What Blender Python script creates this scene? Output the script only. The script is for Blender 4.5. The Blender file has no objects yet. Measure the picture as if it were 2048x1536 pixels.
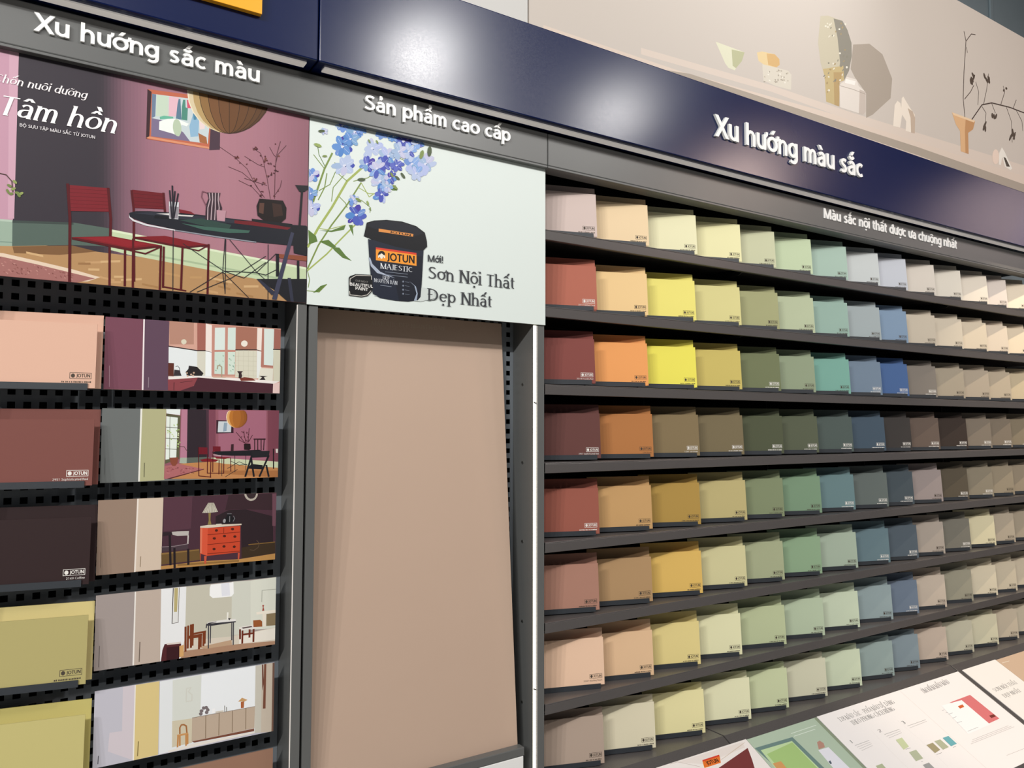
import bpy, math, random, unicodedata
from mathutils import Vector, Matrix
from mathutils.geometry import tessellate_polygon
random.seed(7)
SC = bpy.context.scene
COL = SC.collection
R = math.radians
def lin(h, k=1.0):
    c = [int(h[i:i + 2], 16) / 255 for i in (1, 3, 5)] if isinstance(h, str) else [v / 255 for v in h]
    return tuple(k * (x / 12.92 if x <= .04045 else ((x + .055) / 1.055) ** 2.4) for x in c)
# ------------------------------------------------------------------ camera
cd = bpy.data.cameras.new('camera'); cam = bpy.data.objects.new('camera', cd); COL.objects.link(cam)
yaw, pitch, roll = R(32.619), R(3.1128), R(.1325)
fw = Vector((math.sin(yaw) * math.cos(pitch), math.cos(yaw) * math.cos(pitch), math.sin(pitch)))
rt = Vector((math.cos(yaw), -math.sin(yaw), 0)); up = rt.cross(fw)
r2 = rt * math.cos(roll) + up * math.sin(roll); u2 = up * math.cos(roll) - rt * math.sin(roll)
cam.matrix_world = Matrix(((r2.x, u2.x, -fw.x, 0), (r2.y, u2.y, -fw.y, -1.7631), (r2.z, u2.z, -fw.z, 1.62), (0, 0, 0, 1)))
cd.sensor_width = 36; cd.lens = 27.035; cd.clip_start = .05
SC.camera = cam
SC.view_settings.view_transform = 'Standard'; SC.view_settings.look = 'None'; SC.view_settings.gamma = 1; SC.view_settings.exposure = -.14
SC.view_settings.use_curve_mapping = False
# ------------------------------------------------------------------ light
wd = bpy.data.worlds.new('shop_air'); SC.world = wd; wd.use_nodes = True
wd.node_tree.nodes['Background'].inputs[0].default_value = (.95, .97, 1, 1)
wd.node_tree.nodes['Background'].inputs[1].default_value = .12
def spot(name, loc, aim, watts, col, size, blend, radius):
    l = bpy.data.lights.new(name, 'SPOT'); l.energy = watts; l.color = col; l.spot_size = R(size); l.spot_blend = blend; l.shadow_soft_size = radius
    o = bpy.data.objects.new(name, l); COL.objects.link(o); o.location = loc
    o.rotation_euler = (Vector(aim) - Vector(loc)).to_track_quat('-Z', 'Y').to_euler(); return o
for x_, w_ in ((-1.1, 95), (-2.0, 135), (-2.9, 185), (-3.8, 240), (-4.7, 290)):
    spot('aisle_spot_left', (x_, -3, 3.9), (1.2, 0, 1.3), w_, (1, .985, .955), 120, .6, .06)
spot('aisle_spot_centre', (2.2, -3, 4.1), (2.2, 0, 1.3), 135, (1, .98, .95), 120, .6, .2)
spot('aisle_spot_centre', (3.9, -3, 4.08), (3.6, 0, 1.3), 75, (1, .97, .93), 120, .6, .2)
spot('aisle_spot_right', (5.3, -3, 3.75), (4.0, 0, 1.6), 85, (1, .74, .62), 120, .6, .32)
spot('aisle_spot_far_right', (9.9, -3, 4.1), (5.0, 0, 2.0), 50, (1, .74, .70), 120, .6, .6)
for x_, w_ in ((-.2, 70), (3.2, 130)):
    spot('back_row_spot', (x_, -4.6, 4.35), (x_ * .8 + .4, 0, 1.0), w_, (1, .97, .93), 100, .6, .08)
spot('track_spot_warm', (4.7, -.9, 3.75), (4.15, .05, 1.3), 190, (1, .84, .64), 50, .4, .025)
spot('track_spot_mural', (2.45, -.8, 4.15), (2.4, .1, 3.5), 34, (.92, .96, 1), 80, 1, .08)
al = bpy.data.lights.new('ceiling_fill', 'AREA'); al.shape = 'RECTANGLE'; al.size = 7; al.size_y = 3; al.energy = 38; al.color = (1, .99, .97)  # unseen soft fill added under the ceiling; no fitting there
ao = bpy.data.objects.new('ceiling_fill', al); COL.objects.link(ao); ao.location = (1.5, -3.6, 4.7)
# ------------------------------------------------------------------ materials
def mat(name, col, rough=.5, spec=.4, metal=0, coat=0, bump=0, bscale=300, emit=0, attr=None, rvar=.06, mott=0):
    m = bpy.data.materials.new(name); m.use_nodes = True; nt = m.node_tree; b = nt.nodes['Principled BSDF']
    b.inputs['Roughness'].default_value = rough; b.inputs['Metallic'].default_value = metal; b.inputs['Specular IOR Level'].default_value = spec
    b.inputs['Coat Weight'].default_value = coat; b.inputs['Coat Roughness'].default_value = .12
    tc = nt.nodes.new('ShaderNodeTexCoord'); nz = nt.nodes.new('ShaderNodeTexNoise'); nz.inputs['Scale'].default_value = bscale; nz.inputs['Detail'].default_value = 3
    nt.links.new(tc.outputs['Object'], nz.inputs['Vector'])
    if rvar:
        mr = nt.nodes.new('ShaderNodeMapRange'); mr.inputs['To Min'].default_value = max(.02, rough - rvar); mr.inputs['To Max'].default_value = min(1, rough + rvar)
        nt.links.new(nz.outputs['Fac'], mr.inputs['Value']); nt.links.new(mr.outputs['Result'], b.inputs['Roughness'])
    if attr == 'ink':
        a = nt.nodes.new('ShaderNodeAttribute'); a.attribute_name = 'ink'; nt.links.new(a.outputs['Color'], b.inputs['Base Color'])
    elif attr == 'object':
        a = nt.nodes.new('ShaderNodeObjectInfo'); nt.links.new(a.outputs['Color'], b.inputs['Base Color'])
    elif mott:
        n2 = nt.nodes.new('ShaderNodeTexNoise'); n2.inputs['Scale'].default_value = 6; nt.links.new(tc.outputs['Object'], n2.inputs['Vector'])
        mx = nt.nodes.new('ShaderNodeMix'); mx.data_type = 'RGBA'; mx.inputs['A'].default_value = (*lin(col, 1 - mott), 1); mx.inputs['B'].default_value = (*lin(col, 1 + mott), 1)
        nt.links.new(n2.outputs['Fac'], mx.inputs['Factor']); nt.links.new(mx.outputs['Result'], b.inputs['Base Color'])
    else: b.inputs['Base Color'].default_value = (*lin(col), 1)
    if bump:
        bp = nt.nodes.new('ShaderNodeBump'); bp.inputs['Strength'].default_value = bump; bp.inputs['Distance'].default_value = .001
        nt.links.new(nz.outputs['Fac'], bp.inputs['Height']); nt.links.new(bp.outputs['Normal'], b.inputs['Normal'])
    if emit: b.inputs['Emission Color'].default_value = (*lin(col), 1); b.inputs['Emission Strength'].default_value = emit
    return m
M = dict(
 steel=mat('charcoal_powder_coat', '#626362', .33, .45, bump=.04, bscale=900, mott=.06),
 shelf=mat('shelf_powder_coat', '#575352', .29, .5, bump=.03, bscale=900, mott=.05),
 steel_dark=mat('black_powder_coat', '#1d1f21', .5, .35, bump=.04, bscale=900, mott=.08),
 peg=mat('perforated_steel', '#7a8086', .45, .35, bump=.05, bscale=700, mott=.07),
 black=mat('black_back_sheet', '#08090a', .8, .2, mott=.1),
 navy=mat('navy_gloss_lacquer', '#071744', .21, .42, bump=.03, bscale=420, mott=.05),
 letter=mat('white_acrylic', '#f4f4f2', .35, .5),
 glow_white=mat('white_added_glow', '#c9c3bd', .5, .4, emit=.5),  # glow added to lift the unlit strip and the edge highlights
 led=mat('lit_led_strip', '#fff9e6', .5, .2, emit=3.2),
 print=mat('printed_film', '#ffffff', .42, .3, attr='ink', bscale=150),
 mural=mat('printed_wall_film', '#ffffff', .5, .3, attr='ink', bscale=150),
 paper=mat('printed_paper', '#ffffff', .55, .25, attr='ink', bscale=200),
 card=mat('painted_card', '#ffffff', .62, .25, attr='object', bscale=250),
 ink=mat('card_ink', '#ffffff', .6, .2, attr='object', bscale=250),
 lip=mat('card_holder_plastic', '#33373c', .45, .4, mott=.05),
 board=mat('painted_board', '#c4aa97', .38, .35, mott=.015, bscale=120),
 wall=mat('blue_grey_wall', '#8d9ca3', .7, .3, mott=.05), floor=mat('shop_floor', '#9b9892', .35, .4, mott=.08), ceil=mat('ceiling_paint', '#b9bcbf', .8, .2, mott=.03),
 screw=mat('screw_metal', '#8d8d88', .3, .5, metal=.9),
)
# ------------------------------------------------------------------ mesh helpers
class MB:
    """collects shapes; build() links them as one mesh object"""
    def __init__(s): s.v = []; s.f = []; s.c = []
    def poly(s, pts, col=None): n = len(s.v); s.v += [tuple(p) for p in pts]; s.f.append(tuple(range(n, n + len(pts)))); s.c.append(col)
    def box(s, x0, x1, y0, y1, z0, z1, col=None):
        n = len(s.v); s.v += [(x, y, z) for z in (z0, z1) for y in (y0, y1) for x in (x0, x1)]
        s.f += [tuple(n + i for i in q) for q in ((0, 2, 3, 1), (4, 5, 7, 6), (0, 1, 5, 4), (2, 6, 7, 3), (0, 4, 6, 2), (1, 3, 7, 5))]; s.c += [col] * 6
    def hexa(s, a, b, col=None):
        """solid between two matching loops"""
        n = len(s.v); k = len(a); s.v += [tuple(p) for p in a] + [tuple(p) for p in b]
        s.f += [tuple(range(n, n + k)), tuple(range(n + 2 * k - 1, n + k - 1, -1))] + [(n + (i + 1) % k, n + i, n + k + i, n + k + (i + 1) % k) for i in range(k)]; s.c += [col] * (k + 2)
    def cyl(s, c, ax, r, h, n=16, col=None):
        ax = Vector(ax).normalized(); t = ax.orthogonal().normalized(); w = ax.cross(t); c = Vector(c)
        ring = [c + (t * math.cos(2 * math.pi * i / n) + w * math.sin(2 * math.pi * i / n)) * r for i in range(n)]
        s.hexa(ring, [p + ax * h for p in ring], col)
    def mesh(s, name, m, bevel=0):
        me = bpy.data.meshes.new(name); me.from_pydata(s.v, [], s.f); me.update()
        if any(s.c):
            ca = me.attributes.new('ink', 'FLOAT_COLOR', 'CORNER'); k = 0; buf = []
            for f, c in zip(s.f, s.c):
                rgb = lin(c) if c else (1, 1, 1)
                buf += [*rgb, 1] * len(f)
            ca.data.foreach_set('color', buf)
        me.materials.append(m); return me
    def build(s, name, m, parent=None, bevel=0, loc=None):
        o = bpy.data.objects.new(name, s.mesh(name, m)); COL.objects.link(o)
        if parent: o.parent = parent
        if loc: o.location = loc
        if bevel:
            b = o.modifiers.new('bevel', 'BEVEL'); b.width = bevel; b.segments = 2; b.limit_method = 'ANGLE'
        return o
def tag(o, label, cat, group=None, kind=None):
    o['label'] = label; o['category'] = cat
    if group: o['group'] = group
    if kind: o['kind'] = kind
    return o
def struct(o): o['kind'] = 'structure'; return o
def empty(name, loc=(0, 0, 0), rz=0):
    o = bpy.data.objects.new(name, None); COL.objects.link(o); o.location = loc; o.rotation_euler = (0, 0, rz); o.empty_display_size = .05; return o
# ---- lettering: every glyph is a set of pen strokes (no font files) ----
def arc(cx, cy, rx, ry, a0, a1, n=0):
    n = n or max(3, int(abs(a1 - a0) / 24))
    return [(cx + rx * math.cos(math.radians(a0 + (a1 - a0) * i / n)), cy + ry * math.sin(math.radians(a0 + (a1 - a0) * i / n))) for i in range(n + 1)]
X_, C_, A_, D_ = .53, .714, .76, -.21
def glyph(ch):
    L = lambda *p: list(zip(p[0::2], p[1::2]))
    ry = X_ / 2 - .055
    o = arc(.265, X_ / 2, .205, ry, 0, 360, 18)
    hook = lambda h: L(.08, h, .08, 0)
    n_arch = lambda x, r: arc(x + r, .30, r, .175, 170, 0) + [(x + 2 * r, 0)]
    O = arc(.36, C_ / 2, .29, C_ / 2 - .055, 0, 360, 22)
    G = {
     'a': ([arc(.23, .335, .15, .14, 150, 0) + [(.38, 0)], [(.38, .31), (.24, .295)] + arc(.21, .165, .135, .125, 100, 300) + [(.38, .13)]], .48),
     'b': ([hook(A_), arc(.265, X_ / 2, .185, ry, 160, -160)], .52),
     'c': ([arc(.25, X_ / 2, .19, ry, 52, 308)], .43),
     'd': ([L(.42, A_, .42, 0), arc(.235, X_ / 2, .185, ry, 20, 340)], .51),
     'e': ([arc(.255, X_ / 2, .195, ry, 8, 318), L(.07, .275, .445, .275)], .5),
     'f': ([arc(.26, .60, .13, .12, 75, 180) + [(.13, 0)], L(.03, .49, .29, .49)], .3),
     'g': ([arc(.235, X_ / 2, .185, ry, 20, 340), [(.42, X_), (.42, -.03)] + arc(.25, -.03, .17, .135, 0, -140)], .51),
     'h': ([hook(A_), n_arch(.08, .16)], .5), 'i': ([hook(X_), L(.08, .65, .08, .765)], .17), 'l': ([hook(A_)], .17),
     'k': ([hook(A_), L(.12, .27, .38, X_), L(.18, .32, .40, 0)], .45),
     'm': ([hook(X_), n_arch(.08, .135), n_arch(.35, .135)], .72), 'n': ([hook(X_), n_arch(.08, .16)], .5),
     'o': ([o], .53), 'p': ([L(.08, X_, .08, D_), arc(.265, X_ / 2, .185, ry, 160, -160)], .52),
     'r': ([hook(X_), arc(.24, .27, .15, .20, 165, 70)], .34),
     's': ([[(.335, .445), (.28, .475), (.20, .477), (.12, .45), (.095, .385), (.13, .32), (.205, .28), (.285, .235), (.325, .16), (.30, .085), (.225, .052), (.135, .052), (.065, .085)]], .42),
     't': ([[(.14, .66), (.14, .15)] + arc(.24, .15, .10, .10, 180, 285), L(.03, .485, .30, .485)], .34),
     'u': ([L(.40, X_, .40, 0), [(.08, X_)] + arc(.24, .225, .16, .175, 180, 350)], .49),
     'v': ([L(.03, X_, .22, 0), L(.22, 0, .41, X_)], .44), 'w': ([L(.03, X_, .19, 0), L(.19, 0, .34, X_), L(.34, X_, .49, 0), L(.49, 0, .65, X_)], .68),
     'x': ([L(.05, X_, .39, 0), L(.05, 0, .39, X_)], .44), 'y': ([L(.03, X_, .23, .02), L(.43, X_, .15, D_)], .45), 'z': ([L(.05, .48, .37, .48), L(.05, .02, .37, .5), L(.05, .05, .37, .05)], .42),
     'A': ([L(.03, 0, .31, C_), L(.31, C_, .60, 0), L(.14, .24, .48, .24)], .63),
     'B': ([L(.1, C_, .1, 0), [(.1, .665)] + arc(.29, .53, .16, .135, 90, -90) + [(.1, .395)], [(.1, .395)] + arc(.31, .22, .19, .172, 90, -90) + [(.1, .048)]], .58),
     'C': ([arc(.38, C_ / 2, .30, C_ / 2 - .055, 55, 305)], .62),
     'D': ([L(.1, C_, .1, 0), [(.1, .66)] + arc(.30, C_ / 2, .30, C_ / 2 - .055, 90, -90) + [(.1, .055)]], .69),
     'E': ([L(.1, C_, .1, 0), L(.1, .66, .46, .66), L(.1, .37, .43, .37), L(.1, .055, .46, .055)], .52),
     'F': ([L(.1, C_, .1, 0), L(.1, .66, .44, .66), L(.1, .35, .41, .35)], .49),
     'G': ([arc(.38, C_ / 2, .30, C_ / 2 - .055, 55, 320), L(.61, .33, .61, .09), L(.40, .34, .66, .34)], .70),
     'H': ([L(.1, C_, .1, 0), L(.57, C_, .57, 0), L(.1, .37, .57, .37)], .67), 'I': ([L(.1, C_, .1, 0)], .21),
     'J': ([[(.23, C_), (.23, .10)] + arc(.10, .10, .13, .14, 0, -100)], .33),
     'K': ([L(.1, C_, .1, 0), L(.14, .34, .50, C_), L(.22, .42, .54, 0)], .56), 'L': ([L(.1, C_, .1, 0), L(.1, .055, .44, .055)], .47),
     'M': ([L(.1, 0, .1, C_), L(.1, C_, .41, .0), L(.41, .0, .72, C_), L(.72, C_, .72, 0)], .82),
     'N': ([L(.1, 0, .1, C_), L(.1, C_, .57, 0), L(.57, 0, .57, C_)], .67), 'O': ([O], .72),
     'P': ([L(.1, C_, .1, 0), [(.1, .66)] + arc(.28, .49, .19, .17, 90, -90) + [(.1, .32)]], .53),
     'R': ([L(.1, C_, .1, 0), [(.1, .66)] + arc(.28, .505, .18, .155, 90, -90) + [(.1, .35)], L(.26, .36, .52, 0)], .56),
     'S': ([[(.46, .60), (.39, .65), (.28, .66), (.16, .625), (.115, .54), (.15, .455), (.26, .395), (.38, .335), (.46, .25), (.46, .16), (.39, .08), (.27, .052), (.15, .065), (.06, .11)]], .54),
     'T': ([L(.27, .66, .27, 0), L(.02, .66, .52, .66)], .54), 'U': ([[(.1, C_), (.1, .27)] + arc(.33, .27, .23, .215, 180, 360) + [(.56, C_)]], .66),
     'X': ([L(.04, C_, .52, 0), L(.04, 0, .52, C_)], .56), 'Y': ([L(.02, C_, .27, .30), L(.52, C_, .27, .30), L(.27, .32, .27, 0)], .54),
     '0': ([arc(.27, .357, .20, .31, 0, 360, 18)], .54), '1': ([L(.27, C_, .27, 0), L(.12, .58, .27, .69)], .54),
     '2': ([arc(.25, .50, .18, .165, 160, -20) + [(.09, .055)], L(.08, .055, .47, .055)], .54),
     '3': ([arc(.24, .52, .17, .145, 140, -90), arc(.24, .215, .19, .165, 90, -140)], .54),
     '4': ([L(.36, C_, .36, 0), L(.04, .2, .36, .7), L(.04, .19, .48, .19)], .54), '5': ([L(.12, .66, .44, .66), L(.13, .68, .11, .40), arc(.25, .24, .19, .185, 130, -140)], .54),
     '6': ([arc(.27, .22, .18, .17, 0, 360, 14), arc(.37, .30, .28, .37, 95, 180)], .54), '7': ([L(.05, .66, .48, .66), L(.16, 0, .46, .68)], .54),
     '8': ([arc(.27, .53, .155, .135, 0, 360, 14), arc(.27, .215, .185, .165, 0, 360, 14)], .54), '9': ([arc(.27, .49, .18, .17, 0, 360, 14), arc(.17, .41, .28, .37, 0, -85)], .54),
     '-': ([L(.05, .27, .28, .27)], .33), '!': ([L(.11, C_, .11, .22), L(.11, .11, .11, 0)], .23), ' ': ([], .26), '.': ([L(.1, .11, .1, 0)], .22),
    }
    if ch == 'đ':
        s, a = G['d']; return s + [L(.27, .64, .53, .64)], a
    if ch == 'Đ':
        s, a = G['D']; return s + [L(.0, .37, .30, .37)], a
    return G[ch]
def stroke(pts, tv, th):
    out = []
    def wid(dx, dy):
        l = math.hypot(dx, dy) or 1e-9
        return th + (tv - th) * (abs(dy) / l) ** 1.4
    if len(pts) == 2:
        (x0, y0), (x1, y1) = pts; dx, dy = x1 - x0, y1 - y0
        if abs(dy) < .4 * abs(dx):
            w = wid(dx, dy) / 2
            return [[(x0, y0 - w), (x1, y1 - w), (x1, y1 + w), (x0, y0 + w)]]
        up = dx * dy > 0 and abs(dx) > .05
        w = (th + (tv - th) * (.1 if up and th < .6 * tv else 1.0)) / 2
        h = w / (abs(dy) / math.hypot(dx, dy))
        return [[(x0 - h, y0), (x0 + h, y0), (x1 + h, y1), (x1 - h, y1)]]
    n = len(pts); closed = math.hypot(pts[0][0] - pts[-1][0], pts[0][1] - pts[-1][1]) < 1e-6
    sides = []
    for i in range(n):
        a = pts[i - 1] if i else (pts[-2] if closed else pts[0]); b = pts[i + 1] if i < n - 1 else (pts[1] if closed else pts[-1])
        dx, dy = b[0] - a[0], b[1] - a[1]; l = math.hypot(dx, dy) or 1e-9; w = wid(dx, dy) / 2
        sides.append(((pts[i][0] - dy / l * w, pts[i][1] + dx / l * w), (pts[i][0] + dy / l * w, pts[i][1] - dx / l * w)))
    for i in range(n - 1):
        out.append([sides[i][1], sides[i + 1][1], sides[i + 1][0], sides[i][0]])
    return out
STYLES = {'sans': (.125, .108, 0), 'bold': (.15, .125, 0), 'light': (.085, .075, 0), 'serif': (.108, .034, .10), 'italic': (.122, .036, .05)}
def lettering(text, style='sans'):
    """polygons of a line of text in em units and its width"""
    tv, th, sf = STYLES[style]; polys = []; x = 0
    for raw in text:
        d = unicodedata.normalize('NFD', raw); base, marks = d[0], d[1:]
        st, adv = glyph(base); cap = base.isupper() or base.isdigit()
        gl = []
        for s in st:
            gl += stroke(s, tv, th)
            if sf and base not in 'CGSOcoes-!. ':
                for (px, py), (qx, qy) in ((s[0], s[1]), (s[-1], s[-2])):
                    if abs(px - qx) < .6 * abs(py - qy) and any(abs(py - k) < .012 for k in (0, C_, A_, X_, D_)):
                        low = py < .1; e = .015 if low else -.015
                        l, r = (sf, sf) if (low or cap) else (sf, 0)
                        if style == 'italic' and low: l, r = 0, sf
                        gl.append([(px - l - tv * .3, py + e - .015), (px + r + tv * .3, py + e - .015), (px + r + tv * .3, py + e + .015), (px - l - tv * .3, py + e + .015)])
        top = (C_ if cap else X_); mx = (adv - .01) / 2; yb = top + .07; tm = max(th, .055)
        if base == 'i' and marks: gl = gl[:1] + gl[2:]
        for m in marks:
            if m == '\u0302': gl += stroke([(mx - .13, yb), (mx, yb + .12)], tv * .7, tv * .6) + stroke([(mx, yb + .12), (mx + .13, yb)], tv * .7, tv * .6); yb += .13; mx += .09
            elif m == '\u0306': gl += stroke(arc(mx, yb + .10, .12, .09, 190, 350), tm, tm); yb += .13
            elif m == '\u0301': gl += stroke([(mx - .01, yb), (mx + .10, yb + .15)], tv * .9, tv * .8)
            elif m == '\u0300': gl += stroke([(mx + .01, yb), (mx - .10, yb + .15)], tv * .9, tv * .8)
            elif m == '\u0303': gl += stroke([(mx - .14, yb + .03), (mx - .07, yb + .09), (mx + .05, yb + .03), (mx + .13, yb + .09)], tm, tm)
            elif m == '\u0309': gl += stroke([(mx - .05, yb + .15), (mx + .03, yb + .15), (mx + .05, yb + .09), (mx, yb + .05), (mx, yb)], tm, tm)
            elif m == '\u0323': gl += [[((adv / 2) - .06, -.2), ((adv / 2) + .06, -.2), ((adv / 2) + .06, -.09), ((adv / 2) - .06, -.09)]]
            elif m == '\u031b':
                hx = adv - (.10 if cap or base == 'u' else .09); hy = top - (.06 if base in 'uU' else .09)
                gl += stroke([(hx - .03, hy), (hx + .07, hy + .02), (hx + .12, hy + .09), (hx + .12, hy + .16)], tm, tm)
        polys += [[(x + a, b) for a, b in p] for p in gl]
        x += adv + (.02 if not sf else .035)
    return polys, x
HEAD = {'head1': (0.0017, 2.39, 0.4344, 0.0026, 0.0368), 'head2': (0.6825, 2.3893, 0.4247, 0.0044, 0.0366), 'fascia': (1.8471, 2.5467, 0.7936, 0.0045, 0.0711), 'head3': (2.4795, 2.3893, 0.93, 0.0025, 0.0378)}
CXP, CZP = 0.4855, 1.8825
def raised(text, style, x, y, w, h, y0, depth, m, parent, lab, dy=0, ox=0, oz=0):
    """solid letters standing on a vertical face at y0, one part per word"""
    tw = lettering(text, style)[1]; k = h / C_; done = ''
    for word in text.split(' '):
        a0 = lettering(done, style)[1] if done else 0; ps = lettering(word, style)[0]; mb = MB()
        for i, p in enumerate(ps):
            q = [(x + (a0 + a) * w / tw - ox, y + b * k + dy * (a0 + a) / tw - oz) for a, b in p]; e = i * 2e-6
            mb.hexa([(a, y0 - depth - e, c) for a, c in q], [(a, y0, c) for a, c in q])
        l = mb.build('caption_word', m, parent); l['label'] = lab; done += word + ' '
def draw(mb, art, place):
    """lays printed shapes on a face; place(u, v, height) -> point; art is in millimetres, half millimetres for points"""
    up_ = [0]
    def face(q, col):
        mb.poly([place(a / 1000, b / 1000, up_[0]) for a, b in q], col)
    for line in art.strip().split('\n'):
        kind, rgb, rest = line.split('|', 2); col = tuple(map(int, rgb.split(','))); up_[0] += 3e-6
        if kind == 't':
            style, x, y, w, dy, h, sh, text = rest.split('|'); x, y, w, dy, h, sh = map(float, (x, y, w, dy, h, sh))
            ps, tw = lettering(text, style); k = h / C_
            for p in ps: face([(x + (a + sh * b * k * tw / w) * w / tw, y + b * k + dy * a / tw) for a, b in p], col); up_[0] += 1e-6
            continue
        if kind == 'l': wd_, rest = rest.split('|')
        pts = [tuple(float(c) / 2 for c in w.split(',')) for w in rest.split()]
        if kind == 'p':
            for tri in tessellate_polygon([[Vector((a, b, 0)) for a, b in pts]]): face([pts[i] for i in tri], col)
        else:
            w = float(wd_) / 2
            for i in range(len(pts) - 1):
                (x0, y0), (x1, y1) = pts[i], pts[i + 1]; l = math.hypot(x1 - x0, y1 - y0)
                if l < 1e-6: continue
                nx, ny = -(y1 - y0) / l * w, (x1 - x0) / l * w; ex, ey = (x1 - x0) / l * w * .35, (y1 - y0) / l * w * .35
                face([(x0 - ex + nx, y0 - ey + ny), (x0 - ex - nx, y0 - ey - ny), (x1 + ex - nx, y1 + ey - ny), (x1 + ex + nx, y1 + ey + ny)], col); up_[0] += 1e-6
ART = {}
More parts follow.
